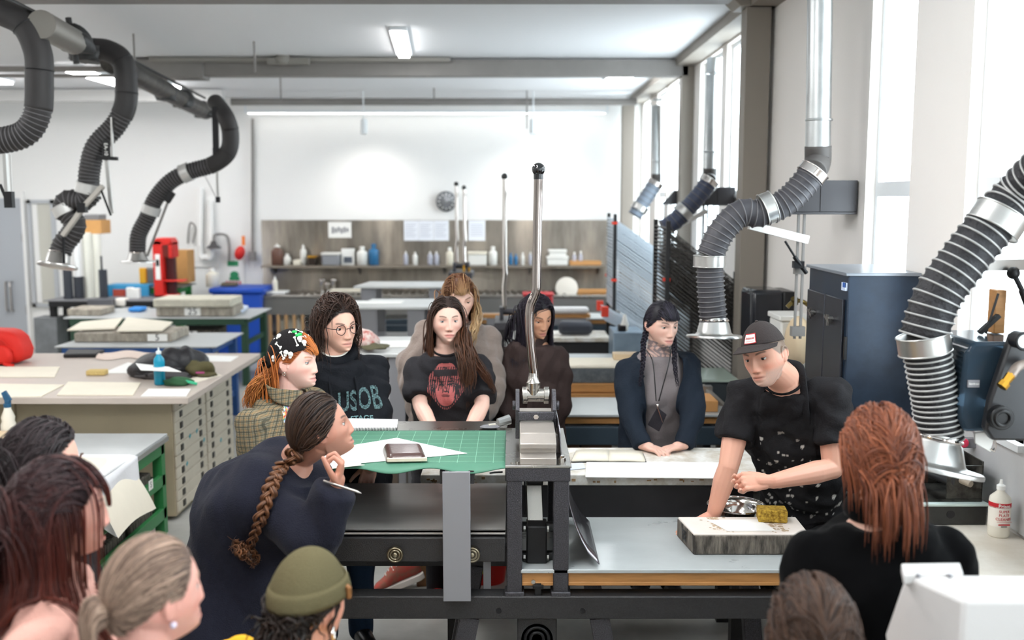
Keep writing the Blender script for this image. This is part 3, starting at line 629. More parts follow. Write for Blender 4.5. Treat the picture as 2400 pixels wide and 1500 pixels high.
# towel dispenser + black pump unit
SMOKE = mat('smoked_blue_plastic', '#3c4d5c', .12, trans=.4, ior=1.2); 
t = thing('towel_dispenser', 'smoky blue paper towel dispenser on the pier between the windows', 'dispenser', (1.6, 3.12, 1.38))
MB().prism([(1.365, 2.98, 1.43), (1.375, 2.98, 1.63), (1.40, 2.98, 1.668), (1.7, 2.98, 1.668), (1.7, 2.98, 1.39), (1.385, 2.98, 1.39)], (0, .29, 0)).build('cover', SMOKE, t, bevel=.012)
MB().bx(1.7, XW-.002, 2.98, 3.27, 1.39, 1.66).build('back_plate', BLACKP, t, bevel=.006); MB().cyl((1.52, 2.995, 1.55), (1.52, 3.25, 1.55), .085, k=28).build('paper_roll', mat('brown_towel', '#6f6a66', .8), t); MB().bx(1.38, 1.69, 3.0, 3.25, 1.4, 1.425).build('inner_tray', BLACKP, t)
MB().bx(1.385, 1.42, 2.973, 2.979, 1.53, 1.552).build('label', GREYPL, t); W, F = text_mesh('Sanitran', .0095, (1.4025, 2.972, 1.541), (1, 0, 0), (0, 0, 1)); MB().add(W, F).build('lettering', PAPER, t, smooth=0)
t = thing('spray_unit', 'black wall unit with round knob, gauge and brass nozzle in front of the dispenser', 'machine', (1.6, 2.9, 1.38))
MB().prism([(1.425, 2.93, 1.41), (1.435, 2.93, 1.5), (1.49, 2.93, 1.70), (1.77, 2.93, 1.70), (1.77, 2.93, 1.37), (1.45, 2.93, 1.375)], (0, .035, 0)).build('housing', mat('matte_black_housing', '#29292b', .4), t, bevel=.008)
MB().cyl((1.46, 2.9, 1.45), (1.46, 2.932, 1.45), .036, k=32).torus((1.46, 2.898, 1.45), .022, .005, (0, 1, 0)).build('knob', BLACKP, t, bevel=.003)
MB().cyl((1.50, 2.88, 1.685), (1.50, 2.93, 1.685), .026, k=28).torus((1.50, 2.88, 1.685), .024, .005, (0, 1, 0)).build('gauge', BLACKM, t); MB().cyl((1.50, 2.878, 1.685), (1.50, 2.884, 1.685), .02).build('gauge_face', PAPER, t)
MB().tube(smooth_path([(1.53, 2.91, 1.615), (1.485, 2.88, 1.61), (1.46, 2.87, 1.585)], 10), .014, 14).build('nozzle_pipe', mat('taupe_pipe', '#7c7068', .4, .3), t, smooth=60); MB().cyl((1.462, 2.87, 1.588), (1.437, 2.862, 1.56), .014, .011, k=8).cyl((1.442, 2.863, 1.566), (1.43, 2.86, 1.553), .016, k=8).build('brass_nozzle', BRASS, t)
t = thing('scraper_block', 'small wooden block holding scrapers on top of the smoky dispenser', 'block', (1.55, 3.16, 1.669))
MB().box((1.56, 3.18, 1.74), (.035, .05, .14)).build('wood_block', WOOD, t, bevel=.003); MB().bar((1.49, 3.14, 1.675), (1.55, 3.145, 1.73), .02, .012).build('black_scraper', BLACKM, t); MB().bar((1.51, 3.14, 1.672), (1.545, 3.145, 1.80), .006, .005).build('thin_blade', BLACKM, t)
t = thing('push_button', 'red push button on the wall panel below the near window', 'button', at(2258, 1038, 3.7)[:]); c = Vector(at(2258, 1038, 3.7)); MB().cyl(c+Vector((0, -.01, 0)), c+Vector((0, .02, 0)), .018, .02).build('red_cap', mat('pink_red_button', '#e43a5c', .35), t, bevel=.004); MB().bx(c[0]-.02, XW-.01, c[1], c[1]+.03, c[2]-.02, c[2]+.015).build('button_box', GREYPL, t)
t = thing('edge_scraper', 'white toothed plastic scraper hanging below the spray unit', 'scraper', (1.64, 3.0, 1.2)); c = at(2310, 1030, 3.0); m = MB().prism([at(2285, 1015, 3.0), at(2335, 1008, 3.0), at(2322, 1060, 3.0), at(2286, 1040, 3.0)], (0, .01, 0)).build('blade', PAPER, t, bevel=.002); MB().tube([at(2322, 1052, 3.0), at(2330, 1058, 3.0), at(2333, 1045, 3.0), at(2331, 1030, 3.0)], .004, 8).build('hook', CHROME, t)
# second dispenser and small things by the column
t = thing('towel_dispenser', 'black paper towel dispenser on the wall by the near column', 'dispenser', (1.62, 6.3, 1.28))
MB().bx(1.5, 1.71, 6.2, 6.5, 1.18, 1.53).build('cover', mat('black_gloss_plastic', '#25272c', .12), t, bevel=.03); MB().bx(1.7, XW-.002, 6.2, 6.5, 1.2, 1.52).build('back_plate', BLACKP, t, bevel=.01)
t = thing('plastic_bin', 'white plastic bin beneath the black dispenser near the column', 'bin', (1.66, 5.6, .0)); MB().bx(1.5, 1.66, 5.5, 5.75, .86, 1.42).build('bin_body', mat('white_bin', '#e8e7e2', .5), t, bevel=.012); MB().bx(1.49, 1.67, 5.49, 5.76, 1.42, 1.45).build('bin_lid', MATS['white_bin'], t, bevel=.006); MB().bx(1.5, 1.66, 5.5, 5.75, 0, .86).build('bin_stand', GREYPL, t)
tag(MB().tube(smooth_path([at(1845, 720, 5.4), at(1855, 710, 5.4), at(1868, 705, 5.4), at(1890, 712, 5.4), (1.77, 5.5, 1.4)], 16), .012, 10).cyl(at(1862, 700, 5.39), at(1862, 712, 5.41), .02).build('wall_tap', mat('tarnished_brass', '#6d5d33', .3, .8)), 'tarnished brass wall tap above the white bin', 'tap')
tag(MB().ell(at(1870, 800, 5.4), (.07, .1, .14)).build('hanging_glove', mat('tan_cloth', '#d9c3a2', .8)), 'tan cloth hanging on the wall beside the dark cabinet', 'cloth')
# ------------------------------------------------------------------ the demonstration bed: stone, paper, bowl, sponge
t = thing('litho_stone', 'thick limestone slab with damp printed area in front of the man', 'stone', (.8, 3.82, .72))
zs0, zs1 = .721, .805
A = [atz(1597, 1237, zs1), atz(1640, 1290, zs1), atz(1940, 1288, zs1), atz(1925, 1231, zs1)]
A = [(.677, 3.95), (.707, 3.735), (1.16, 3.735), (1.165, 3.95)]
m = MB(); m.prism([(x, y, zs0) for x, y in A], (0, 0, zs1-zs0-.006)); m.build('stone_side', STONED, t, bevel=.006)
STF = mat('stone_top_face', '#e8ded5', .55, var=.06, vscale=6)
MB().prism([(x, y, zs1-.012) for x, y in [(.68, 3.945), (.709, 3.739), (1.157, 3.739), (1.162, 3.945)]], (0, 0, .012)).build('stone_face', STF, t, bevel=.004)
DAMP = mat('damp_stone_stain', '#c1a98c', .5, var=.25, vscale=40)
m = MB()
for cx, cy, n in [(.825, 3.86, 60), (1.06, 3.8, 36), (.86, 3.77, 18), (.8, 3.91, 16)]:
    for i in range(n):
        a = RNG.normal(size=2)*np.array((.012, .045)) if cx < 1 else RNG.normal(size=2)*np.array((.02, .05))
        x, y = cx+a[0]-.12*(cx > 1)*a[1]*0, cy+a[1]
        if .70 < x < 1.14 and 3.75 < y < 3.94: m.lathe([(RNG.uniform(.003, .011), 0), (.0001, .0004)], (x, y, zs1+.0002), k=9)
m.build('damp_stain', DAMP, t, smooth=0)
W, F = text_mesh('EE', .055, (.6885, 3.842, .762), (.135, -.99, 0), (0, 0, 1), bold=True); MB().add(W, F).build('lettering', INK, t, smooth=0)
tag(MB().prism([(.79, 3.90, zs1+.001), (.845, 3.765, zs1+.001), (1.035, 3.768, zs1+.001), (1.0, 3.905, zs1+.001)], (0, 0, .0015)).build('printing_plate', PAPER), 'white sheet lying on the limestone slab', 'paper')
t = thing('steel_bowl', 'shallow stainless bowl behind the limestone slab', 'bowl', (.93, 3.99, .72))
MB().lathe([(.07, 0), (.095, .02), (.112, .07), (.114, .088), (.124, .091), (.124, .088), (.112, .084), (.107, .066), (.09, .022), (.05, .006), (.0, .006)], (.95, 4.08, .722), k=40).build('bowl', mat('mirror_steel', '#cfcac3', .12, 1.), t, smooth=60); MB().torus((.95, 4.08, .813), .122, .003, k=48).build('bowl_rim', CHROME, t)
t = tag(MB().box((1.052, 3.9, zs1+.027), (.115, .075, .052), (0, 0, -.12)).build('sponge', mat('yellow_sponge', '#dab548', .9, bump=1., bscale=110, var=.4, vscale=70, col2='#8f6d1e'), bevel=.006), 'yellow sponge on the corner of the limestone slab', 'sponge')
# ------------------------------------------------------------------ white painted work table
t = thing('work_table', 'long table with chipped white top and black base behind the press', 'table', (.3, 4.6, 0))
MB().bx(-.41, 1.15, 4.34, 4.83, .82, .87).build('table_top', WPAINT, t, bevel=.004)
MB().bx(-.12, 1.1, 4.4, 4.8, .42, .82).build('base_panel', mat('charcoal_panel', '#3c3b3d', .45, var=.1), t, bevel=.004)
for x in (-.3, 1.02):
    for y in (4.42, 4.74): MB().bx(x, x+.06, y, y+.06, 0, .82).build('leg', DARKST, t)
m = MB()
for i in range(26): x = RNG.uniform(-.4, 1.1); m.box((x, 4.338, RNG.uniform(.825, .865)), (RNG.uniform(.004, .02), .003, RNG.uniform(.003, .012)))
for i in range(10): m.box((-.39+RNG.uniform(0, .05), 4.338, RNG.uniform(.825, .85)), (RNG.uniform(.005, .015), .003, RNG.uniform(.004, .012)))
m.build('paint_chips', mat('chip_brown', '#a58560', .8), t, smooth=0)
tag(MB().prism([atz(1375, 1082, .872), atz(1372, 1119, .872), atz(1690, 1122, .872), atz(1700, 1085, .872)], (0, 0, .003)).build('paper_sheet', PAPER), 'large white sheet on the white table beside the sketchbook', 'paper')
tag(MB().prism([atz(1320, 1090, .872), atz(1335, 1102, .872), atz(1372, 1098, .872), atz(1365, 1085, .872)], (0, 0, .002)).build('paper_scrap', mat('bluish_paper', '#d5dcea', .8)), 'small bluish paper on the white table beside the press sheet', 'paper')
tag(MB().tube([atz(1148, 1109, .8735), atz(1158, 1107, .874), atz(1178, 1106, .874)], .004, 8).build('pencil', BLACKP), 'dark pencil lying on the white table left of the press', 'pencil')
def open_book(label, pts, z, th, mm, group=None):
    t = thing('open_sketchbook', label, 'book', (sum(p[0] for p in pts)/4, sum(p[1] for p in pts)/4, z))
    a, b, c, d = [np.array((p[0], p[1], z)) for p in pts]
    for s in (0, 1):
        m = MB()
        def fn(u, v, s=s):
            q = (u*.5 if s == 0 else .5+u*.5); p = (a*(1-q)+d*q)*(1-v)+(b*(1-q)+c*q)*v
            k = u if s == 0 else 1-u; return p+np.array((0, 0, th*(.55+.45*math.sin(k*2.6))))
        o = m.grid(fn, 9, 3).build('page_block', mm, t, smooth=180); sdf = o.modifiers.new('th', 'SOLIDIFY'); sdf.thickness = th*.7; sdf.offset = -1
    MB().prism([a-(.004, 0, 0), b-(.004, .004, 0), c+(.004, -.004, 0), d+(.004, 0, 0)], (0, 0, .003)).build('cover', INK, t)
    return t
open_book('open sketchbook with cream pages on the white table in front of the hands', [atz(1350, 1060, .873), atz(1340, 1083, .873), atz(1513, 1084, .873), atz(1505, 1062, .873)], .873, .016, CREAM)
# things on the press feed plate
z = 1.121
MATG = mat('green_cutting_mat', '#4a7d66', .6, var=.06)
def cm(u, v):
    x = -.8+.775*u; y = 3.545+.575*v; e = max(0, (.08-v)/.08)
    return (x, y, z+.004-.022*e*(.6+.5*math.sin(u*17)))
t = thing('cutting_mat', 'large green gridded cutting mat covering the press feed plate', 'mat', (-.4, 3.83, z))
o = MB().grid(cm, 50, 40).build('mat_sheet', MATG, t, smooth=180); sdm = o.modifiers.new('th', 'SOLIDIFY'); sdm.thickness = .004
m = MB()
for k in range(11): x = -.74+.067*k; m.bx(x-.0008, x+.0008, 3.6, 4.1, z+.0042, z+.0048)
for k in range(8): y = 3.62+.067*k; m.bx(-.79, -.03, y-.0008, y+.0008, z+.0042, z+.0048)
m.build('grid_lines', mat('mat_lines', '#8fc0a6', .6), t, smooth=0)
zz = z+.006
tag(MB().prism([atz(700, 1065, zz), atz(800, 1090, zz), atz(1095, 1063, zz), atz(930, 1027, zz)], (0, 0, .0015)).build('drawing_paper', PAPER), 'large white sheet on the green cutting mat under the wallet', 'paper')
t = thing('paper_stack', 'loose white pages at the edge of the cutting mat by the leaning student', 'paper', (-.62, 3.62, zz))
MB().prism([atz(745, 1102, zz+.004), atz(780, 1094, zz+.004), atz(845, 1088, zz+.004), atz(868, 1062, zz+.004), atz(800, 1052, zz+.004)], (0, 0, .003)).build('sheet', PAPER, t)
MB().prism([atz(735, 1104, zz+.003), atz(800, 1096, zz+.003), atz(855, 1090, zz+.003), atz(800, 1085, zz+.003)], (0, 0, .001)).build('folded_sheet', CREAM, t); MB().prism([atz(812, 1082, zz+.0075), atz(835, 1084, zz+.0075), atz(850, 1076, zz+.0075)], (0, 0, .0005)).build('blue_sketch', mat('pale_blue_print', '#b4bfe0', .8), t)
t = thing('zip_wallet', 'dark brown leather zip wallet on the white sheet', 'wallet', (-.4, 3.75, zz))
LEATH = mat('brown_leather', '#46302c', .28, bump=.1, bscale=80, coat=.2)
m = MB(); n = 7
def wl(u, v):
    a, b, c, d = [np.array(atz(*p, zz+.003)) for p in ((896, 1056), (905, 1083), (1002, 1081), (990, 1056))]
    p = (a*(1-v)+b*v)*(1-u)+(d*(1-v)+c*v)*u; s = min(u, 1-u, .5)*2; q = min(v, 1-v)*2
    return p+np.array((0, 0, .034*(min(1, s*5)**.5)*(.75+.25*(1-v))*(min(1, (q*4+.3))**.5)))
m.grid(wl, 24, 16).build('leather_shell', LEATH, t, smooth=180); MB().prism([atz(907, 1083.5, zz+.004), atz(1001, 1081.5, zz+.004), atz(1000, 1076, zz+.004), atz(908, 1078, zz+.004)], (0, 0, .014)).build('zip_edge', mat('cream_zip', '#d8cdb8', .5), t, bevel=.002)
t = thing('spiral_notebook', 'spiral bound notebook with white pages in front of the hoodie', 'notebook', (-.58, 4.2, z))
P = [atz(815, 1011, z+.001), atz(930, 1010, z+.001), atz(933, 989, z+.001), atz(815, 986, z+.001)]
MB().prism(P, (0, 0, .012)).build('pages', PAPER, t, bevel=.001)
m = MB()
for k in range(34): p = np.array(P[0])*(1-k/33)+np.array(P[1])*(k/33); m.torus(p+np.array((0, 0, .007)), .008, .0012, (1, 0, 0), k=10, q=4)
m.build('spiral_wire', BLACKM, t); m = MB()
for k in range(6):
    a = atz(862+k*.4, 994+k*2.2, z+.0135); m.bx(a[0], a[0]+.1-(k % 3)*.012, a[1]-.001, a[1]+.0012, z+.0132, z+.0136)
m.build('handwriting', INKG, t, smooth=0)
t = thing('crumpled_foil', 'crumpled grey foil tube and scraps at the corner of the feed plate', 'foil', at(1172, 1003, 4.22)[:])
c = Vector((-.055, 4.2, z)); MB().cyl(c+Vector((-.005, 0, .02)), c+Vector((.045, .02, .03)), .018, .022, k=9).build('foil_tube', GALV, t); MB().ell(c+Vector((-.04, -.03, .008)), (.045, .025, .01), 9, 5).build('scrap', mat('grey_scrap', '#77767a', .7), t, smooth=0); MB().box(c+Vector((-.03, -.03, .018)), (.03, .01, .006), (0, 0, .4)).build('eraser', CREAM, t)
# things near the floor behind the press
t = thing('fire_bucket', 'red metal bucket on the floor behind the grey panel', 'bucket', (-.13, 5.3, 0)); MB().lathe([(.09, 0), (.12, .26), (.125, .265), (.115, .26), (.085, .01)], (-.13, 5.3, 0), k=28).build('bucket', RED, t, smooth=60); MB().bx(-.19, -.15, 5.178, 5.186, .08, .2).build('label', mat('yellow_label', '#e3c13a', .5), t)
t = thing('wooden_crate', 'brown wooden box on the floor behind the grey panel', 'crate', (-.42, 5.3, 0)); MB().bx(-.52, -.3, 5.2, 5.5, 0, .24).build('box_body', mat('dark_wood', '#7d5634', .6, var=.3), t, bevel=.004)
# ------------------------------------------------------------------ flat file counter
t = thing('flat_file_cabinet', 'putty flat file drawer cabinet under the big taupe counter', 'cabinet', (-3.6, 7.0, 0))
MB().bx(-5.6, -2.2, 6.31, 7.66, .03, .82).build('body', CABSIDE, t, bevel=.004)
MB().bx(-5.6, -2.2, 6.305, 6.312, .8, .82).bx(-3.215, -3.205, 6.303, 6.311, .05, .8).build('seam', mat('tan_seam', '#8d7f68', .6), t)
for c, (y0, y1) in enumerate(((6.325, 6.96), (6.99, 7.64))):
    n = 10
    for i in range(n):
        z0 = .05+i*.0755
        d = MB().bx(-2.2, -2.186-(.012 if False else 0), y0, y1, z0+.002, z0+.0725).build('drawer', CABM, t, bevel=.003)
        for yy in (y0+.11, y1-.13):
            MB().bx(-2.186, -2.18, yy-.022, yy+.022, z0+.018, z0+.058).build('drawer_pull', mat('dark_label_holder', '#3a3733', .45, .4), d)
m = MB()
for y, z, in ((6.6, .5), (6.75, .5), (6.52, .33), (6.9, .4), (7.3, .3)): m.box((-2.185, y, z), (.003, .03, .02), (.5, 0, 0))
m.build('paint_marks', mat('teal_marks', '#3f9fb0', .6), t, smooth=0)
tag(MB().bx(-5.9, -2.03, 6.12, 7.93, .82, .86).build('counter_top', LAMTOP, bevel=.003), 'wide taupe laminate counter top over the flat file drawers', 'counter')
Zc = .861
def sheet(label, quad, z, mm=PAPER, th=.003, name='paper_sheet', group='papers on the taupe counter'):
    return tag(MB().prism([atz(x, y, z) for x, y in quad], (0, 0, th)).build(name, mm), label, 'paper', group)
sheet('cream paper sheet on the counter below the red backpack', [(-40, 885), (128, 885), (140, 861), (-40, 861)], Zc, CREAM, .006)
sheet('cream paper folder at the counter edge above the spray bottle', [(-60, 934), (96, 931), (150, 903), (-60, 900)], Zc, CREAM, .006)
sheet('cream paper folder at the counter edge above the striped drawers', [(133, 928), (312, 928), (330, 899), (160, 897)], Zc, CREAM, .008)
sheet('small white sheet on the counter corner beside the green pouch', [(330, 930), (436, 930), (447, 913), (348, 913)], Zc, PAPER, .006)
sheet('long white sheet behind the yellow sponge on the counter', [(238, 876), (310, 875), (330, 856), (300, 850)], Zc, PAPER, .003)
sheet('white sheet at the far corner of the counter behind the green cap', [(430, 845), (540, 848), (560, 835), (440, 832)], Zc, PAPER, .002)
sheet('narrow cream sheet under the jacket near the counter edge', [(455, 898), (520, 880), (500, 872), (440, 890)], Zc, CREAM, .002)
m = MB()
def crump(u, v): p = atz(225+145*u, 842-17*v+3*math.sin(u*9), Zc); return (p[0], p[1], Zc+.004+.02*abs(math.sin(u*5+v*3))*(1-abs(2*v-1)))
tag(m.grid(crump, 20, 10).build('newsprint', mat('pinkish_newsprint', '#e6d3c6', .8), smooth=180), 'crumpled pinkish newsprint on the far side of the counter', 'paper')
tag(MB().prism([atz(x, y, Zc) for x, y in ((148, 839), (225, 838), (246, 827), (160, 826))], (0, 0, .03)).build('portfolio_case', mat('black_case', '#1f1e20', .6), bevel=.01), 'flat black portfolio case lying at the back of the counter', 'case')
tag(MB().box(tuple(atz(224, 880, Zc)+Vector((0, .03, .018))), (.13, .08, .036), (0, 0, .05)).build('sponge', mat('dry_sponge', '#d3b878', .9, bump=.8, bscale=90), bevel=.006), 'dry tan sponge on the taupe counter', 'sponge')
# backpack
t = thing('backpack', 'bright red backpack slumped at the end of the counter', 'backpack', atz(5, 855, Zc)[:])
RB = mat('red_nylon', '#d62418', .65, bump=.3, bscale=25); b = atz(0, 856, Zc)
MB().prism([b+Vector(q) for q in ((-.3, .0, .01), (.15, .0, .01), (.165, .0, .1), (.13, .0, .2), (.07, .0, .255), (-.3, .0, .27))], (0, .24, 0)).build('bag_body', RB, t, bevel=.045, smooth=180); MB().prism([b+Vector(q) for q in ((-.28, -.05, .01), (.1, -.05, .01), (.11, -.05, .09), (.07, -.05, .15), (-.28, -.05, .16))], (0, .06, 0)).build('front_pocket', RB, t, bevel=.025, smooth=180); MB().tube(smooth_path([b+Vector((.1, .0, .1)), b+Vector((.03, -.03, .2)), b+Vector((-.05, -.01, .24))], 12), .012, 8, flat=.4).build('strap', RB, t, smooth=180); MB().tube([b+Vector((.06, -.055, .02)), b+Vector((.1, -.07, .01)), b+Vector((.13, -.05, .005))], .014, 8).build('zip_pull', RB, t)
# bottle, jacket, cap, pouch
p = atz(375, 901, Zc); bottle((p[0], p[1], Zc), .036, .25, mat('teal_liquid_plastic', '#17a0c4', .25, trans=.2), 'tip', mat('clear_cap', '#dfe6e8', .3), 'teal squeeze bottle with clear nozzle standing in front of the jacket', neck=.42)
t = thing('jacket', 'crumpled black jacket heaped on the taupe counter', 'jacket', atz(380, 895, Zc)[:])
JK = mat('black_nylon', '#1d1c20', .5, bump=.6, bscale=18)
def lump(m, c, r, seed, k=22, n=14):
    rg = np.random.default_rng(seed); o = MB().ell((0, 0, 0), (1, 1, 1), k, n); V = o.verts()
    d = sum(.11*np.sin(V@rg.normal(size=3)*3.2+rg.uniform(0, 6)) for _ in range(5)); V = V*(1+d)[:, None]*np.array(r)+np.array(c); V[:, 2] = np.maximum(V[:, 2], c[2]-r[2]*.62)
    m.add(V, o.f); return m
p = atz(370, 885, Zc); m = MB(); lump(m, (p[0]-.05, p[1]+.1, Zc+.055), (.2, .14, .09), 1); lump(m, (p[0]+.1, p[1]+.2, Zc+.08), (.14, .12, .12), 2); lump(m, (p[0]+.05, p[1]-.01, Zc+.03), (.17, .06, .05), 3); m.build('jacket_body', JK, t, smooth=180)
lump(MB(), (p[0]+.06, p[1]-.06, Zc+.022), (.15, .04, .035), 9).build('sleeve', mat('grey_lining', '#4a4749', .7), t, smooth=180)
sheet('white sheet lying on the heaped black jacket', [(318, 852), (330, 868), (425, 872), (395, 860)], Zc+.12, PAPER, .002)
t = thing('baseball_cap', 'olive cap with pink lettering lying by the black jacket', 'cap', atz(465, 885, Zc)[:]); p = atz(465, 880, Zc); OL = mat('olive_cloth', '#5c5638', .8)
lump(MB(), (p[0], p[1]+.03, Zc+.04), (.1, .085, .06), 5).build('crown', OL, t, smooth=180); lump(MB(), (p[0]+.07, p[1]-.03, Zc+.012), (.07, .06, .014), 6).build('brim', OL, t, smooth=180); MB().box((p[0]+.03, p[1]-.055, Zc+.03), (.06, .004, .012)).build('lettering', mat('pink_ink', '#c05a8c', .6), t, smooth=0)
t = thing('pouch', 'small green zip pouch at the counter edge', 'pouch', atz(415, 905, Zc)[:]); p = atz(415, 904, Zc); lump(MB(), (p[0], p[1]+.02, Zc+.02), (.09, .045, .03), 7).build('pouch_body', mat('green_cloth', '#33603f', .8), t, smooth=180); MB().tube([p+Vector((.06, 0, .03)), p+Vector((.1, .0, .02)), p+Vector((.13, .01, .01))], .01, 8).build('zip_pull', mat('mint_cord', '#3fbf8f', .6), t)
# ------------------------------------------------------------------ green stone cart
t = thing('stone_cart', 'green steel cart with pale top, shelves of stones and white drape', 'cart', (-3.2, 5.5, 0))
MB().bx(-4.6, -2.15, 4.9, 6.07, .625, .645).build('cart_top', GREYTOP, t, bevel=.002); MB().bx(-4.6, -2.145, 4.895, 6.075, .6, .628).build('top_edge', BRUSH, t)
for y in (4.93, 5.98):
    for x in (-4.5, -2.22): MB().bx(x, x+.06, y, y+.06, 0.02, .6).bx(x+.005, x+.055, y+.005, y+.055, 0, .03).build('leg', GREENP, t, bevel=.002)
for z in (.53, .33, .12): MB().bx(-2.19, -2.16, 4.95, 6.03, z, z+.07).build('side_rail', GREENP, t, bevel=.002); MB().bx(-4.5, -2.2, 5.98, 6.03, z, z+.05).build('long_rail', DGREEN, t, bevel=.002); MB().bx(-4.5, -2.2, 4.95, 5.0, z, z+.04).build('long_rail', GREENP, t, bevel=.002)
for z in (.34, .13): MB().bx(-4.5, -2.2, 4.97, 6.02, z-.01, z).build('shelf', DGREEN, t)
for i, (y, z, w, d, h, lb) in enumerate([(5.75, .345, .36, .3, .1, 'grey litho stone with number tag on the cart upper shelf'), (5.35, .345, .4, .3, .08, 'litho stone on the cart upper shelf behind the drape'), (5.72, .135, .42, .36, .09, 'rough litho stone on the cart lower shelf, farthest'), (5.3, .135, .42, .34, .1, 'rough litho stone with white letter tag on the cart lower shelf')]):
    s = thing('litho_stone', lb, 'stone', (-2.42, y, z), 0, 'litho stones on the green cart'); MB().bx(-2.2-w, -2.2, y-d/2, y+d/2, z, z+h).build('stone_body', STONED, s, bevel=.01)
for y, z, tx in ((5.78, .4, 'S'), (5.5, .35, '11'), (5.32, .15, 'S')):
    W, F = text_mesh(tx, .05, (-2.158, y, z), (0, 1, 0), (0, 0, 1)); MB().bx(-2.16, -2.1585, y-.035, y+.035, z-.03, z+.03).build('number_tag', PAPER, t); MB().add(W, F).build('lettering', INK, t, smooth=0)
def drape(u, v):
    x = -2.75+.63*min(u, .9)/.9; y = 5.03+.5*v; zz = .652
    if u > .82: k = (u-.82)/.18; zz = .652-.36*k*(.75+.25*math.sin(v*5)); x = -2.135+.02*math.sin(v*9)*k
    return (x, y, zz)
d = tag(MB().grid(drape, 60, 24).build('cloth_drape', mat('white_cotton', '#ececef', .9, bump=.2, bscale=20), smooth=180), 'white cloth draped over the corner of the green cart', 'cloth')
def pap(u, v):
    a = 5.0+.55*v; k = max(0, (u-.45)/.55); return (-2.5+.45*u+.02*k, a-.05*u, .66-.5*k*k*.6+.02*math.sin(v*4))
tag(MB().grid(pap, 30, 10).build('paper_sheet', CREAM, smooth=180), 'cream paper curling over the green cart beneath the white cloth', 'paper')
tag(MB().prism([(-4.3, 5.62, .646), (-3.02, 5.62, .646), (-3.0, 5.95, .646), (-4.3, 5.95, .646)], (0, 0, .045)).build('wooden_board', PALEWOOD, bevel=.003), 'pale wooden board on the green cart behind the dark haired head', 'board')
tag(MB().prism([(-4.3, 5.2, .646), (-3.0, 5.2, .646), (-2.95, 5.55, .646), (-4.3, 5.55, .646)], (0, 0, .004)).build('paper_sheet', PAPER), 'white paper on the green cart in front of the wooden board', 'paper')
p = (at(27, 1012, 6.03)[0], 6.0, .646)
t = thing('spray_bottle', 'white spray bottle with blue trigger head on the green cart', 'bottle', p)
MB().lathe([(.04, 0), (.044, .01), (.044, .075), (.036, .095), (.04, .12), (.022, .165), (.018, .185)], k=24).build('body', HDPE, t, local=True, smooth=60); MB().cyl((0, 0, .18), (0, 0, .205), .022).bx(-.012, .02, -.012, .012, .205, .225).prism([(-.015, -.01, .225), (.03, -.01, .225), (-.005, -.01, .285), (-.03, -.01, .27)], (0, .02, 0)).build('trigger_head', mat('blue_sprayer', '#1f5578', .4), t, local=True, bevel=.002)
# ------------------------------------------------------------------ benches further back
def bench(label, x0, x1, y0, y1, z, mm, topm, name='work_bench', shelf=True, apron=.07, group=None):
    t = thing(name, label, 'bench', ((x0+x1)/2, (y0+y1)/2, 0), 0, group)
    MB().bx(x0, x1, y0, y1, z-.014, z).build('bench_top', topm, t, bevel=.003)
    for x in (x0+.05, x1-.12):
        for y in (y0+.05, y1-.12): MB().bx(x, x+.07, y, y+.07, 0, z-.014).build('leg', mm, t)
    for y in (y0+.01, y1-.05): MB().bx(x0+.06, x1-.06, y, y+.03, z-.014-apron, z-.014).build('apron_rail', mm, t)
    for x in (x0+.06, x1-.1):
        MB().bx(x, x+.03, y0+.06, y1-.06, z-.014-apron, z-.014).build('end_rail', mm, t)
        if shelf: 
            for zz in (.2, .45): MB().bx(x, x+.03, y0+.06, y1-.06, zz, zz+.05).build('end_rail', mm, t)
    if shelf: MB().bx(x0+.08, x1-.08, y0+.08, y1-.08, .22, .24).build('lower_shelf', mm, t)
    return t
bench('blue framed bench with pale grey top behind the flat file counter', -4.05, -2.62, 8.7, 9.62, .8, BLUEP, GREYTOP)
bench('dark green bench with shelves of stones behind the blue bench', -5.0, -2.92, 11.0, 12.0, .78, DGREEN, GREYTOP)
bench('green steel workbench with shelves by the back wall near the red frame', -5.3, -4.2, 12.6, 13.2, .98, mat('bright_green_bench', '#1f7a38', .45), mat('dull_grey_top', '#6d706c', .5))
bench('dark bench holding tubes beneath the round window corner', -5.7, -4.3, 12.02, 12.55, .87, BLACKM, mat('dark_grey_top', '#77777a', .5), shelf=False)
def stone(label, px0, px1, Y, d, z, h, tagtxt=None, mm=None, tpx=None):
    x0, x1 = at(px0, 700, Y)[0], at(px1, 700, Y)[0]
    s = thing('litho_stone', label, 'stone', ((x0+x1)/2, Y+d/2, z), 0, 'stones on the far benches')
    MB().bx(x0, x1, Y, Y+d, z, z+h).build('stone_body', mm or STONES, s, bevel=.012)
    if tagtxt:
        xt = at(tpx, 700, Y)[0]; MB().bx(xt-.09, xt+.09, Y-.004, Y-.001, z+.01, z+h-.01).build('number_tag', PAPER, s); W, F = text_mesh(tagtxt, h*1.0, (xt, Y-.0045, z+h/2), (1, 0, 0), (0, 0, 1)); MB().add(W, F).build('lettering', INK, s, smooth=0)
stone('wide litho stone under two cream sheets on the blue bench', 168, 398, 8.95, .5, .801, .085, '5', None, 365)
sheet('cream sheet on top of the blue bench stone, near the doorway side', [(157, 776), (268, 772), (288, 747), (190, 757)], .9, CREAM, .012, group='cream sheets on the blue bench stone')
sheet('cream sheet on top of the blue bench stone, near the aisle side', [(274, 778), (380, 777), (405, 757), (298, 746)], .9, CREAM, .012, group='cream sheets on the blue bench stone')
stone('lower of two stacked litho stones on the dark green bench', 364, 545, 11.1, .45, .781, .11, '25', None, 450)
stone('upper pale litho stone stacked on the dark green bench', 358, 540, 11.05, .5, .893, .09, None, mat('pale_stone', '#d5d0be', .8, var=.2, vscale=10))
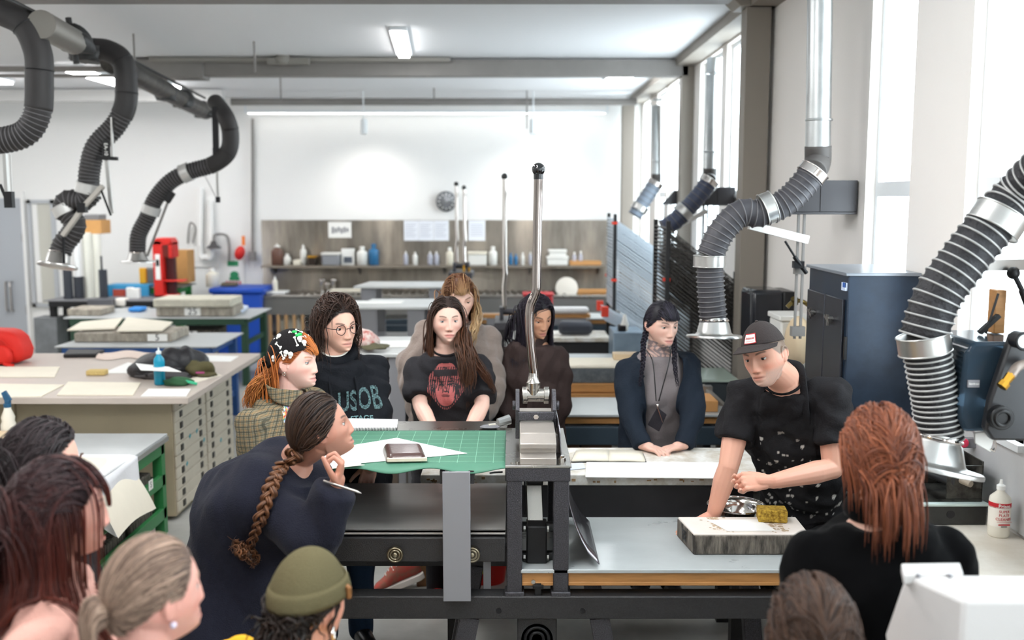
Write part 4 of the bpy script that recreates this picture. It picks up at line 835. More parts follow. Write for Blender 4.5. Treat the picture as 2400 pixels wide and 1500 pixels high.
stone('flat pale stone on the dark bench beside the black tubes', 155, 235, 11.15, .4, .781, .08)
stone('grey stone with number tag on the shelf under the dark green bench', 405, 500, 11.15, .5, .5, .12, '65', STONED, 440)
sheet('bluish sheet stack at the end of the dark green bench', [(535, 735), (570, 732), (582, 722), (545, 718)], .79, mat('pale_blue_sheet', '#cfd9ea', .8), .03, group=None)
# paper tubes, boxes and tools on the dark bench
def tubeobj(label, px, y0, y1, Y, r, mm, lid=None):
    x = at(px, 600, Y)[0]; z0, z1 = at(px, y1, Y)[2], at(px, y0, Y)[2]
    t = thing('paper_tube', label, 'tube', (x, Y, z0), 0, 'tubes standing on the dark bench'); MB().cyl((x, Y, z0), (x, Y, z1), r, k=20).build('tube_body', mm, t)
    if lid: MB().cyl((x, Y, z1), (x, Y, z1+.02), r*1.05, k=20).build('tube_cap', lid, t)
    else: MB().cyl((x, Y, z0), (x, Y, z0+.03), r*1.06, k=20).build('tube_foot', mm, t)
DK = mat('charcoal_tube', '#33373f', .5); CLR = mat('milky_tube', '#e3e3d8', .4)
tubeobj('black tube under the silver hood on the dark bench', 156, 622, 700, 12.2, .055, DK)
tubeobj('black tube beside the clear tubes on the dark bench', 181, 652, 698, 12.25, .06, DK, DK)
tubeobj('slim black tube to the aisle side of the clear tubes', 239, 632, 700, 12.2, .05, DK)
tubeobj('white tube standing in the second black tube', 181, 540, 652, 12.25, .035, mat('white_tube', '#eceeee', .4))
tubeobj('clear tall tube under the cardboard, first of the pair', 205, 545, 700, 12.35, .055, CLR)
tubeobj('clear tall tube under the cardboard, second of the pair', 228, 548, 700, 12.4, .05, CLR)
tubeobj('thin dark rod standing in the slim black tube', 237, 600, 634, 12.2, .012, DK)
def boxpx(name, label, cat, px0, px1, y0, y1, Y, d, mm, bevel=.004, group=None, mk=None):
    a, b = at(px0, y1, Y), at(px1, y0, Y); t = tag(MB().bx(a[0], b[0], Y, Y+d, a[2], b[2]).build(name, mm, bevel=bevel), label, cat, group); return t
CARD = mat('cardboard', '#c9975c', .8, var=.1)
boxpx('cardboard_box', 'cardboard box perched above the clear tubes by the wall', 'box', 195, 236, 516, 548, 12.4, .3, CARD)
boxpx('storage_box', 'dark box on top of the cardboard above the clear tubes', 'box', 196, 230, 503, 516, 12.45, .25, mat('grey_box', '#77787a', .6))
boxpx('cardboard_box', 'cardboard box behind the red frame by the wall', 'box', 402, 438, 587, 664, 13.0, .3, CARD)
boxpx('cutting_block', 'blue storage box on the green bench with red printed patch', 'box', 252, 348, 668, 702, 12.55, .3, mat('sky_blue_box', '#3f9fd2', .5))
boxpx('label_card', 'red printed patch on the blue storage box', 'sign', 265, 294, 678, 695, 12.54, .005, mat('brick_red_patch', '#b24a3a', .6), 0)
boxpx('yellow_bottle', 'yellow bottle standing beside the red frame', 'bottle', 327, 341, 628, 665, 12.6, .06, mat('mustard_plastic', '#d9a324', .4), .01)
boxpx('white_jar', 'white jar in front of the blue storage box', 'jar', 296, 310, 674, 712, 12.3, .08, mat('white_jar_plastic', '#e9e9e6', .4), .012)
boxpx('white_jar', 'white jar against the red side of the blue storage box', 'jar', 311, 325, 676, 712, 12.3, .08, MATS['white_jar_plastic'], .012)
boxpx('ink_tin', 'blue rag lying on the dark green bench', 'cloth', 300, 330, 722, 731, 11.5, .2, mat('blue_rag', '#3f8fdc', .8), .012)
boxpx('machine_base', 'dark machine base on the dark bench beside the tubes', 'machine', 205, 262, 702, 727, 11.9, .3, mat('dark_machine', '#55555a', .4), .008)
boxpx('storage_box', 'white paper bundle in front of the blue storage box', 'paper', 268, 292, 700, 718, 12.0, .15, mat('off_white', '#e6e0d6', .8), .02)
# red frame (upright red machine)
a, b = at(362, 702, 12.4), at(402, 558, 12.4)
t = thing('red_machine', 'tall red upright machine with open frame on the green bench', 'machine', ((a[0]+b[0])/2, 12.5, a[2]))
MB().bx(a[0], a[0]+.12, 12.4, 12.65, a[2], b[2]-.03).prism([(a[0], 12.4, b[2]-.06), (a[0]+.05, 12.4, b[2]), (b[0]-.03, 12.4, b[2]), (b[0], 12.4, b[2]-.05), (b[0], 12.4, b[2]-.09), (a[0], 12.4, b[2]-.09)], (0, .25, 0)).bx(b[0]-.05, b[0], 12.4, 12.65, b[2]-.25, b[2]-.05).bx(a[0], b[0], 12.4, 12.65, a[2], a[2]+.06).bx(a[0]+.1, b[0]+.12, 12.42, 12.6, a[2]+.22, a[2]+.24).build('red_frame', RED, t, bevel=.012)
MB().bx(a[0]+.13, b[0]-.02, 12.5, 12.6, a[2]+.06, b[2]-.25).build('dark_slot', mat('maroon_slot', '#4a1519', .5), t); MB().bx(a[0]+.03, a[0]+.09, 12.395, 12.4, a[2]+.25, b[2]-.2).build('white_plate', PAPER, t); MB().bx(a[0]+.04, a[0]+.08, 12.39, 12.394, a[2]+.42, a[2]+.5).build('lettering', INK, t)
# chop saw plate under hood
tag(MB().bx(at(297, 0, 12.8)[0], at(362, 0, 12.8)[0], 12.8, 13.1, .99, 1.2).build('tool_chest', mat('grey_tool_chest', '#6c6c6a', .5), bevel=.01), 'grey tool chest on the green workbench under the silver hood', 'chest')
boxpx('utility_rack', 'dark leaning board stack against the wall beside the doorway', 'boards', 85, 132, 745, 871, 12.0, .3, mat('grey_boards', '#7c7f82', .5, var=.3, vscale=6))
# wall things
def wallsign(name, label, cat, px0, px1, y0, y1, mm, Y=13.79, th=.006, group=None, frame=None):
    a, b = at(px0, y1, Y), at(px1, y0, Y); t = thing(name, label, cat, ((a[0]+b[0])/2, Y, a[2]), 0, group); MB().bx(a[0], b[0], Y-th, Y, a[2], b[2]).build('sheet' if name != 'wall_clock' else 'face', mm, t); return t, a, b
t, a, b = wallsign('safety_sign', 'white emergency wash sign with green and red print by the blue bin', 'sign', 527, 572, 610, 672, PAPER)
m = MB().bx(a[0]+.05, b[0]-.08, 13.78, 13.783, b[2]-.08, b[2]-.01); m.ell(((a[0]+b[0])/2, 13.78, b[2]-.2), (.06, .004, .05)); m.bx(a[0]+.07, b[0]-.07, 13.778, 13.783, b[2]-.28, b[2]-.23); m.build('green_print', mat('sign_green', '#2f8f5f', .6), t)
m = MB(); [m.bx(a[0]+.02+i*.045, a[0]+.05+i*.045, 13.778, 13.783, a[2]+.02, a[2]+.08) for i in range(5)]; m.build('red_print', mat('sign_pink', '#d9808a', .6), t)
t = thing('eyewash_station', 'wall mounted eyewash lamp and pipe beside the red horn', 'eyewash', at(520, 600, 13.7)[:]); MB().tube(smooth_path([at(537, 612, 13.7), at(537, 575, 13.7), at(530, 552, 13.7), at(505, 550, 13.65), at(501, 565, 13.6)], 20), .018, 10).build('pipe', BEAMM, t, smooth=60); MB().lathe([(.03, .1), (.05, .05), (.11, 0), (.1, 0), (.03, .06)], at(501, 582, 13.6)).build('shower_head', mat('dark_bronze', '#4a4748', .5), t)
t = thing('alarm_horn', 'red horn with orange tag hanging on the back wall', 'alarm', at(560, 600, 13.7)[:]); MB().ell(at(562, 593, 13.65), (.07, .07, .1), rot=(0, .3, 0)).build('horn', RED, t, smooth=180); MB().bx(at(549, 0, 13.7)[0], at(556, 0, 13.7)[0], 13.68, 13.7, at(0, 575, 13.7)[2], at(0, 553, 13.7)[2]).build('orange_tag', mat('orange_plastic', '#ee7f25', .5), t)
tag(MB().tube([at(592, 278, 13.75), at(592, 590, 13.75)], .02, 10).box(tuple(at(592, 600, 13.72)), (.09, .06, .12)).build('wall_pipe', BEAMM), 'thin grey pipe running down the back wall edge', 'pipe')
tag(MB().tube(smooth_path([at(470, 440, 13.75), at(470, 590, 13.7), at(482, 602, 13.7), at(494, 594, 13.7), at(494, 470, 13.75)], 30), .04, 12).build('white_pipe', WHITE, smooth=60), 'white looping pipe on the wall behind the bent duct', 'pipe')
t, a, b = wallsign('wall_board', 'white framed board on the back wall beside the eyewash', 'board', 448, 510, 535, 625, WHITE, th=.02)
tag(MB().tube(smooth_path([at(440, 570, 13.75), at(442, 540, 13.7), at(447, 522, 13.7), at(458, 535, 13.7), at(452, 570, 13.72)], 20), .012, 8).build('power_cable', BEAMM), 'grey cord with reddish end hanging by the white board', 'cord')
# blue bin
t = thing('waste_bin', 'big blue waste bin by the sink, behind the green bench', 'bin', (-3.95, 13.2, 0)); x0, x1 = at(470, 0, 13.0)[0], at(592, 0, 13.0)[0]
MB().prism([(x0, 13.0, .86), (x1, 13.0, .86), (x1-.06, 13.0, 0), (x0+.06, 13.0, 0)], (0, .6, 0)).build('bin_body', BLUEBIN, t, bevel=.02); MB().bx(x0-.03, x1+.03, 12.97, 13.63, .86, .93).build('bin_lid', BLUEBIN, t, bevel=.02)
p = at(496, 680, 13.2); bottle((p[0], 13.25, .93), .085, .25, HDPE, 'flat', mat('white_cap2', '#f4f4f0', .4), 'white jug standing on the blue waste bin')
tag(MB().box((at(515, 0, 13.3)[0], 13.3, .955), (.2, .15, .05)).build('rag_bundle', mat('dark_rag', '#6b6250', .9), bevel=.015), 'small dark rag bundle on the blue bin', 'cloth')
# ------------------------------------------------------------------ ceiling duct + left exhaust arms
DUCTD = mat('dusty_black_duct', '#2b2b2b', .55, var=.3, vscale=6)
t = thing('exhaust_duct', 'dark exhaust duct with clamps hanging under the ceiling along the left benches', 'duct', (-3.1, 8, 3.0))
dp = [(-2.84, 5.2, 3.13), (-2.9, 6.4, 3.13), (-2.98, 7.4, 3.1), (-3.1, 9.0, 3.06), (-3.25, 11.2, 3.02)]
MB().tube(smooth_path([(-2.83, 6.15, 3.14), (-2.9, 6.75, 3.13)], 6), .085, 20).build('duct_section', mat('dull_aluminium_duct', '#8a8680', .45, .7), t, smooth=60)
MB().tube(smooth_path([(-2.99, 7.6, 3.11), (-3.12, 8.8, 3.09), (-3.22, 9.8, 3.06), (-3.3, 10.9, 3.03)], 12), .085, 20).build('duct_section', mat('speckled_duct', '#4a4641', .5, .3, var=.8, vscale=9), t, smooth=60)
m = MB()
for i, (x, y, z) in enumerate([(-2.9, 6.78, 3.13), (-2.95, 7.05, 3.1), (-3.17, 9.3, 3.05), (-3.22, 9.9, 3.04), (-3.3, 10.8, 3.02)]): lump(m, (x, y, z), (.09, .16, .1), 20+i)
m.tube([(-2.86, 5.5, 3.24), (-3.05, 8.2, 3.2), (-3.3, 10.9, 3.17)], .012, 6).cyl((-2.93, 6.85, 3.0), (-2.97, 6.85, 3.3), .02)
m.build('duct_clamps', DUCTD, t, smooth=60)
def left_arm(label, Y, pts, r, segs, cols, hoodp, hoodd, frame, plain_to=0.5, hs=1.):
    t = thing('fume_extractor', label, 'exhaust arm', (hoodp if hoodp is not None else pts[-1])[:], 0, 'flexible exhaust arms')
    P = smooth_path(pts, 80); k = int(80*plain_to)
    rr = r*(1+.0*np.arange(k+1)); MB().tube(P[:k+1], rr, 26).build('hose', HOSEP, t, smooth=180)
    if k < 78: hose(t, P[k:], r*.97, .026, RIBD, HOSEP, ribr=.003)
    for i in (int(k*.45), int(k*.75)): MB().torus(P[i], r, .004, P[i+1]-P[i], k=26, q=6).build('hose_seam', BLACKM, t)
    for p, d in cols: collar(t, p, d, r*1.12, .07, mat('pale_aluminium', '#c9c8c5', .45, .6))
    if hoodp is not None: hood(t, hoodp, hoodd, r*.9, r*1.95, .12*hs)
    return t
HOSEP = mat('charcoal_hose', '#2e2c2c', .6, .05)
Y = 6.2
t = left_arm('exhaust arm bending out of the frame at the top corner above the counter', Y, [at(-90, -40, Y), at(-10, 20, Y), at(55, 55, Y), at(88, 120, Y), at(92, 190, Y), at(88, 265, Y), at(60, 312, Y), at(0, 330, Y), at(-80, 335, Y)], .082, None, [], None, None, None, .6)
MB().bar(at(12, 360, Y), at(18, 470, Y), .02, .03).bar(at(24, 362, Y), at(28, 460, Y), .006, .006).build('support_bar', BRUSH, t); MB().bar(at(0, 432, Y), at(18, 475, Y), .014, .014).box(tuple(at(22, 468, Y)), (.05, .04, .1)).build('strut', BLACKM, t)
Y = 7.3
t = left_arm('zigzag charcoal exhaust arm with tilted silver hood near the doorway', Y, [at(215, 115, Y), at(255, 120, Y), at(288, 145, Y), at(296, 200, Y), at(293, 250, Y), at(270, 295, Y), at(225, 345, Y), at(210, 400, Y), at(208, 440, Y)], .078, None, [(at(207, 442, Y), (.25, 0, 1))], None, None, None, .55)
P2 = smooth_path([at(215, 450, Y), at(195, 470, Y), at(160, 470, Y), at(150, 490, Y), at(175, 520, Y), at(170, 545, Y), at(150, 570, Y), at(142, 590, Y)], 50)
hose(t, P2, .078, .028, RIBD, HOSEP, ribr=.003); collar(t, at(152, 492, Y), (.5, 0, -1), .085, .07, MATS['pale_aluminium']); hood(t, at(140, 588, Y), at(134, 625, Y-.03)-at(140, 588, Y), .07, .14, .12)
MB().bar(at(241, 436, Y-.1), at(200, 480, Y-.1), .04, .03).bar(at(200, 480, Y-.1), at(148, 552, Y-.1), .045, .03).build('support_bar', mat('pale_bar', '#b5b0a8', .5, .3), t); MB().bar(at(148, 550, Y-.1), at(150, 618, Y-.1), .015, .015).box(tuple(at(193, 487, Y-.1)), (.06, .05, .07)).build('pivot', BLACKM, t)
MB().bar(at(250, 375, Y-.05), at(262, 500, Y-.05), .025, .02).bar(at(262, 275, Y-.08), at(264, 368, Y-.08), .012, .025).build('hanger_strip', BRUSH, t); MB().bar(at(235, 440, Y-.1), at(260, 505, Y-.1), .012, .012).bar(at(228, 370, Y-.08), at(276, 372, Y-.08), .03, .025).build('pivot_plate', BLACKM, t)
c = at(249, 350, Y-.1); MB().box(tuple(c), (.055, .01, .13)).build('arm_label', BLACKP, t); W, F = text_mesh('EA-10', .036, tuple(c+Vector((0, -.006, 0))), (0, 0, -1), (1, 0, 0)); MB().add(W, F).build('lettering', PAPER, t, smooth=0)
Y = 8.8
t = left_arm('exhaust arm with long bend and silver collars reaching toward the red machine', Y, [at(505, 240, Y+.3), at(528, 272, Y), at(540, 310, Y), at(535, 355, Y), at(500, 385, Y), at(445, 402, Y), at(400, 425, Y), at(365, 465, Y), at(345, 510, Y), at(325, 550, Y), at(322, 590, Y)], .074, None, [(at(436, 405, Y), at(420, 412, Y)-at(455, 398, Y)), (at(354, 492, Y), at(350, 505, Y)-at(360, 475, Y))], at(322, 588, Y), (0, 0, -1), None, .42, hs=.85)
MB().bar(at(504, 250, Y), at(507, 368, Y), .05, .03).box(tuple(at(506, 355, Y-.03)), (.05, .03, .06)).build('drop_post', BLACKM, t); MB().bar(at(509, 400, Y), at(511, 462, Y), .02, .02).bar(at(480, 412, Y), at(510, 470, Y), .008, .008).build('support_bar', BRUSH, t); MB().box(tuple(at(511, 468, Y)), (.035, .03, .05)).build('pivot', BLACKM, t); MB().box(tuple(at(398, 462, Y-.05)), (.05, .04, .1), (0, .6, 0)).build('knuckle', BLACKM, t); MB().bar(at(395, 470, Y), at(345, 600, Y), .018, .018).build('hood_bar', BEAMM, t)
# ------------------------------------------------------------------ back wall sink line
def X(px, Y): return at(px, 600, Y)[0]
def Z(py, Y): return at(1200, py, Y)[2]
struct(MB().bx(X(615, 13.78), X(1432, 13.78), 13.775, 13.797, .8, Z(516, 13.78)).build('wall_backsplash', mat('mottled_stainless', '#c4bbae', .42, 1., var=.25, vscale=1.1, stretch=(2.5, 1, .5), rvar=.12, col2='#8f8880')))
_b = MATS['mottled_stainless'].node_tree.nodes['Principled BSDF']; _b.inputs['Anisotropic'].default_value = .92; _b.inputs['Anisotropic Rotation'].default_value = 0.25
t = thing('wall_shelf', 'long stainless shelf along the backsplash carrying bottles', 'shelf', (-1.0, 13.6, 1.15)); zs = Z(622, 13.5)
MB().bx(X(612, 13.45), X(1420, 13.45), 13.42, 13.77, zs-.03, zs).build('shelf_board', mat('shelf_steel', '#a79d90', .35, .8, var=.2), t); m = MB()
for px in (640, 840, 1040, 1240, 1400): MB().prism([(X(px, 13.7), 13.5, zs-.03), (X(px, 13.7), 13.77, zs-.03), (X(px, 13.7), 13.77, zs-.14)], (.02, 0, 0)).build('shelf_bracket', BEAMM, t)
t = thing('sink_counter', 'long stainless sink counter with ribbed drainer along the back wall', 'sink', (-1., 13.4, 0)); zc = Z(692, 13.1)
MB().bx(X(606, 13.1), X(1440, 13.1), 13.08, 13.77, zc-.03, zc).build('counter_top', STEEL, t, bevel=.004); MB().bx(X(608, 13.1), X(1440, 13.1), 13.1, 13.14, zc-.26, zc-.03).build('front_panel', mat('grey_steel_front', '#868482', .4, .7), t)
m = MB(); [m.bar((X(705, 13.2)+i*.09, 13.2, zc+.008), (X(705, 13.2)+i*.09-.08, 13.65, zc+.012), .025, .02) for i in range(40)]; m.build('drain_ribs', STEEL, t)
for px in (618, 760, 1100, 1425): MB().bx(X(px, 13.15), X(px, 13.15)+.06, 13.12, 13.18, 0, zc-.2).build('leg', mat('worn_leg', '#8d877e', .5, .3), t)
MB().bx(X(620, 13.2), X(1430, 13.2), 13.15, 13.7, .25, .28).build('lower_shelf', BEAMM, t)
for i, px in enumerate((626, 645, 664, 683, 703)): MB().bx(X(px, 13.12), X(px, 13.12)+.04, 13.09, 13.12, .1, zc-.26).build('wood_slat', mat('tan_slat', '#b08b62', .6), t)
for i, px in enumerate((655, 674, 692)): p = (X(px, 13.3), 13.35, .281); bottle(p, .06, .28, HDPE, 'flat', MATS['white_cap2'], ['white jug behind the wooden slats nearest the blue bin', 'white jug behind the middle wooden slats', 'white jug behind the wooden slats nearest the curly hair'][i], 'jug', 'plastic_jug', 'jugs under the sink')
t = thing('tap_set', 'chrome mixer taps over the sink behind the curly hair', 'tap', (X(765, 13.6), 13.6, zc)); 
for i, px in enumerate((753, 766, 780)): x = X(px, 13.6); MB().cyl((x, 13.6, zc+.012), (x, 13.6, zc+.1+(i != 1)*.04), .022).ell((x, 13.6, zc+.11+(i != 1)*.05), (.045, .03, .025)).build('tap', CHROME, t)
p = (X(643, 13.4), 13.4, zc+.03); tag(MB().box((p[0], 13.4, zc+.015), (.32, .3, .03)).build('tray', PAPER, bevel=.006), 'white tray on the sink counter under a squeeze bottle', 'tray'); bottle(p, .035, .2, HDPE, 'tip', MATS['white_cap'], 'white squeeze bottle on a tray at the end of the sink')
tag(MB().box((X(812, 13.3), 13.35, zc+.04), (.45, .2, .04)).build('tray', CREAM, bevel=.006), 'cream tray on the sink drainer behind the feed tables', 'tray')
# shelf goods
AMB = mat('brown_liquid', '#6a4b40', .3); BLU = mat('blue_liquid', '#2f6f9f', .25); LAV = mat('lavender_plastic', '#b9bac6', .4); W2 = mat('white_plastic2', '#eae8e2', .4)
items = [(650, 28, 46, AMB, 'tip', 'brown glue bottle with white nozzle at the end of the shelf'), (673, 17, 24, W2, 'flat', 'small white jar next to the brown bottle on the shelf'), (711, 14, 45, W2, 'tip', 'slim white squeeze bottle between jar and grey tub on the shelf'), (849, 26, 40, W2, 'flat', 'white gallon jug beside the blue bottle on the shelf'), (876, 24, 46, BLU, 'flat', 'blue bottle with teal label on the shelf'),
    (951, 11, 30, LAV, 'tip', 'lone lavender squeeze bottle near the middle of the shelf'), (973, 12, 29, W2, 'tip', 'white squeeze bottle beside the lone lavender one'), (1008, 12, 30, LAV, 'tip', 'lavender squeeze bottle, first of a close pair under the notices'), (1023, 12, 30, LAV, 'tip', 'lavender squeeze bottle, second of a close pair under the notices'),
    (1054, 18, 38, CREAM, 'flat', 'cream tall jar behind the twin levers on the shelf'), (1155, 20, 40, W2, 'flat', 'white tapered jar beside the box right of the twin levers'), (1197, 9, 26, BLU, 'flat', 'small blue jar left of the tall lever on the shelf'), (1209, 9, 24, BLU, 'flat', 'second small blue jar left of the tall lever'), (1225, 8, 27, W2, 'flat', 'small white bottle close beside the tall lever'), (1243, 8, 29, LAV, 'tip', 'small lavender bottle behind the tall lever'), (1346, 9, 28, LAV, 'flat', 'grey bottle right of the stacked white tubs on the shelf'), (1361, 9, 30, LAV, 'flat', 'grey bottle beside the pale wood on the shelf')]
s_ = sy(13.6)
for px, w_, h_, mm, cp, lb in items: bottle((X(px, 13.6), 13.6, zs), w_/2/s_, h_*1.08/s_, mm, cp, W2 if mm is not BLU else BLU, lb, group='bottles on the back shelf', neck=.42)
def shelfbox(name, label, cat, px0, px1, h, mm, y0=13.5, y1=13.72, bevel=.01, lid=None, dz=0):
    t = thing(name, label, cat, (X((px0+px1)/2, 13.6), 13.6, zs+dz)); MB().bx(X(px0, 13.6), X(px1, 13.6), y0, y1, zs+dz, zs+dz+h).build('body', mm, t, bevel=bevel)
    if lid: MB().bx(X(px0, 13.6)-.01, X(px1, 13.6)+.01, y0-.01, y1+.01, zs+dz+h, zs+dz+h+.03).build('lid', lid, t, bevel=.006)
    return t
shelfbox('plastic_tub', 'grey plastic tub with white lid on the shelf', 'tub', 757, 797, .14, mat('grey_tub', '#8f9196', .4), lid=W2)
t = shelfbox('picture_card', 'white printed box with dark picture beside the grey tub', 'box', 800, 830, .22, PAPER, 13.6, 13.7, .002); MB().bx(X(806, 13.6), X(825, 13.6), 13.594, 13.6, zs+.03, zs+.11).build('picture_print', mat('blue_black_print', '#5d6470', .6), t)
shelfbox('ink_tin', 'dark ink tin with brass lid beside the slim white bottle', 'tin', 725, 742, .1, mat('dark_tin', '#3a302a', .4, .5), lid=BRASS)
shelfbox('plastic_tub', 'white carton right of the twin levers on the shelf', 'box', 1098, 1140, .15, W2, lid=CREAM)
shelfbox('plastic_tub', 'white food tub on the shelf, lower of two stacked', 'tub', 1282, 1330, .09, W2, lid=W2); shelfbox('plastic_tub', 'white food tub on the shelf, upper of two stacked', 'tub', 1286, 1326, .06, W2, lid=W2, dz=.12)
shelfbox('wood_block', 'pale wooden block at the far end of the shelf', 'wood', 1335, 1408, .055, mat('orange_wood', '#c9935a', .6), bevel=.004)
shelfbox('white_cup', 'white cup between the slim bottle and the small jar on the shelf', 'cup', 690, 706, .07, CREAM)
# notices
t, a, b = wallsign('notice', 'single white notice with heavy print on the steel backsplash', 'notice', 770, 823, 520, 557, PAPER, 13.772, .003, 'notices on the backsplash'); m = MB(); [m.bx(a[0]+.05+i*.04, a[0]+.078+i*.04, 13.765, 13.768, a[2]+.06+(i % 3)*.01, b[2]-.07-(i % 2)*.015) for i in range(6)]; m.build('heavy_print', INKG, t)
for i, (p0, p1, lb) in enumerate([(947, 981, 'first white notice of a row of three on the steel backsplash'), (982, 1016, 'middle white notice of a row of three on the steel backsplash'), (1017, 1052, 'last white notice of a row of three beside the twin levers')]):
    t, a, b = wallsign('notice', lb, 'notice', p0, p1, 517, 564, mat('cool_paper', '#eceff6', .8), 13.772, .003, 'notices on the backsplash'); m = MB(); [m.bx(a[0]+.02, b[0]-.03-(k % 3)*.02, 13.766, 13.7685, b[2]-.05-k*.025, b[2]-.042-k*.025) for k in range(8)]; m.build('printed_lines', mat('light_print', '#c9ccd6', .7), t)
t, a, b = wallsign('notice', 'single narrow white notice right of the twin levers', 'notice', 1098, 1137, 517, 564, MATS['cool_paper'], 13.772, .003, 'notices on the backsplash'); m = MB(); [m.bx(a[0]+.03, b[0]-.03, 13.766, 13.7685, b[2]-.06-k*.03, b[2]-.05-k*.03) for k in range(6)]; m.build('printed_lines', MATS['light_print'], t)
c = at(1046, 472, 13.75); t = thing('wall_clock', 'round black faced wall clock behind the twin levers', 'clock', c[:]); MB().lathe([(.135, 0), (.14, .03), (.125, .035)], c, (0, -1, 0), k=40).build('clock_rim', mat('silver_rim', '#8a8c90', .25, .9), t); MB().cyl(c+Vector((0, -.034, 0)), c+Vector((0, -.03, 0)), .125, k=40).build('clock_face', mat('dark_clock_face', '#2c3138', .3), t)
m = MB(); [m.box((c[0]+.1*math.sin(i*PI/6), c[1]-.036, c[2]+.1*math.cos(i*PI/6)), (.012, .003, .022), (0, i*PI/6, 0)) for i in range(12)]; m.bar(c+Vector((0, -.038, 0)), c+Vector((.05, -.038, .03)), .008, .003).bar(c+Vector((0, -.038, 0)), c+Vector((-.02, -.038, .085)), .006, .003); m.build('clock_hands', PAPER, t)
# ------------------------------------------------------------------ middle distance clutter on the right
def block(name, label, cat, px0, px1, Y0, Y1, z0, z1, mm, bevel=.004, group=None):
    return tag(MB().bx(X(px0, Y0), X(px1, Y0), Y0, Y1, z0, z1).build(name, mm, bevel=bevel), label, cat, group)
t = thing('press_bed', 'stepped wooden press bed carrying a dark stone behind the brown shirt', 'press', (.5, 6.95, 0)); MB().bx(X(1150, 6.75), X(1505, 6.75), 6.75, 7.3, .77, .83).bx(X(1150, 6.75), X(1505, 6.75), 6.72, 7.3, .715, .765).build('wooden_bed', WOOD, t, bevel=.004)
for px in (1160, 1480): MB().bx(X(px, 6.8), X(px, 6.8)+.08, 6.8, 7.2, 0, .715).build('leg', DARKST, t)
block('litho_stone', 'dark grey litho stone on the stepped wooden press bed', 'stone', 1170, 1500, 6.78, 7.15, .831, .93, mat('dark_grey_stone', '#5f6468', .8, var=.4, vscale=30)); block('felt_blanket', 'cream felt blanket lying on the dark grey stone', 'felt', 1180, 1495, 6.79, 7.12, .931, .955, CREAM, .006)
block('paper_roll_stand', 'black roller on a white topped stand behind the brown shirt', 'roller', 1310, 1392, 9.0, 9.15, .86, .98, mat('dark_rubber', '#33363f', .5), .04)
t = thing('side_table', 'white topped side table carrying the black roller', 'table', (.6, 9.1, 0)); MB().bx(X(1270, 8.9), X(1432, 8.9), 8.9, 9.4, .81, .85).build('table_top', WPAINT, t, bevel=.004); MB().bx(X(1275, 8.9), X(1428, 8.9), 8.95, 9.35, .2, .8).build('table_base', DARKST, t)
block('wood_plank', 'long wooden plank edge under the folded white cloth', 'plank', 1130, 1385, 10.2, 10.32, .87, .91, WOOD); block('white_cloth', 'folded white cloth heap on the wooden plank', 'cloth', 1292, 1382, 10.2, 10.34, .912, .98, mat('white_towel', '#e9e7e6', .9), .03)
MBt = thing('plank_trestle', 'grey trestle carrying the wooden plank by the sinks', 'trestle', (.3, 10.3, 0)); MB().bx(X(1140, 10.2), X(1375, 10.2), 10.2, 10.34, .80, .869).build('top_beam', GREYPL, MBt)
for px in (1150, 1360): MB().bx(X(px, 10.2), X(px, 10.2)+.06, 10.22, 10.32, 0, .8).build('leg', GREYPL, MBt)
t = thing('red_tub', 'red plastic tub near the sink behind the brown shirt', 'tub', (X(1262, 10.6), 12.0, 0)); MB().bx(X(1228, 12.0), X(1296, 12.0), 12.0, 12.3, .72, .93).build('tub_body', REDP, t, bevel=.02); MB().bx(X(1225, 12.0), X(1299, 12.0), 11.98, 12.32, .93, .95).build('tub_rim', REDP, t, bevel=.006); MB().bx(X(1235, 12.0), X(1290, 12.0), 12.05, 12.25, 0, .72).build('tub_stand', GREYPL, t)
tag(MB().lathe([(.02, 0), (.15, .01), (.15, .03), (.02, .035)], at(1328, 676, 13.3), (0, -1, .35), k=30).build('round_platter', mat('pale_lid', '#cfc8bd', .4, .3)), 'round pale platter leaning over the sink counter', 'platter')
block('wood_block', 'orange wooden offcut at the sink counter end', 'wood', 1355, 1440, 13.25, 13.5, zc+.001, zc+.05, MATS['orange_wood'])
block('metal_cabinet', 'pale blue grey metal cabinet at the foot of the drying racks', 'cabinet', 1440, 1512, 8.3, 8.7, .0, .98, mat('blue_grey_steel', '#8e9fae', .4, .4, var=.2), .008)
block('clamp_lamp', 'dark clamp resting on the blue grey metal cabinet', 'clamp', 1452, 1470, 8.35, 8.45, .981, 1.03, BLACKM, .01)
tag(MB().lathe([(.03, 0), (.035, .05), (.02, .1), (.012, .14)], (X(1441, 8.5)+.08, 8.4, .981)).build('white_funnel', W2), 'white funnel on the blue grey cabinet near the red tips', 'funnel')
t = thing('glass_table', 'green tinted glass topped ink table behind the man', 'table', (1.45, 6.6, 0)); MB().bx(X(1640, 6.4), X(1748, 6.4), 6.5, 6.98, .89, .905).build('glass_top', mat('green_glass_top', '#a9b8ad', .1, spec=.7), t); MB().bx(X(1655, 6.4), X(1745, 6.4), 6.52, 6.95, .7, .89).build('ink_drawer', mat('slate_steel', '#41484d', .4, .4), t, bevel=.005)
for px in (1660, 1730): MB().bx(X(px, 6.45), X(px, 6.45)+.05, 6.47, 6.85, 0, .7).build('leg', DARKST, t)
MB().bar(at(1645, 905, 6.3), at(1710, 965, 6.1), .03, .03).box(tuple(at(1655, 915, 6.28)), (.07, .06, .06)).build('crank_bar', BRUSH, t)
block('wood_block', 'orange wooden block on the slate press bed behind the man', 'wood', 1634, 1692, 5.95, 6.2, .806, .875, MATS['orange_wood']); block('wood_block', 'small pale wooden block beside the braided woman', 'wood', 1442, 1500, 7.0, 7.12, .94+.016, 1.0, PALEWOOD)
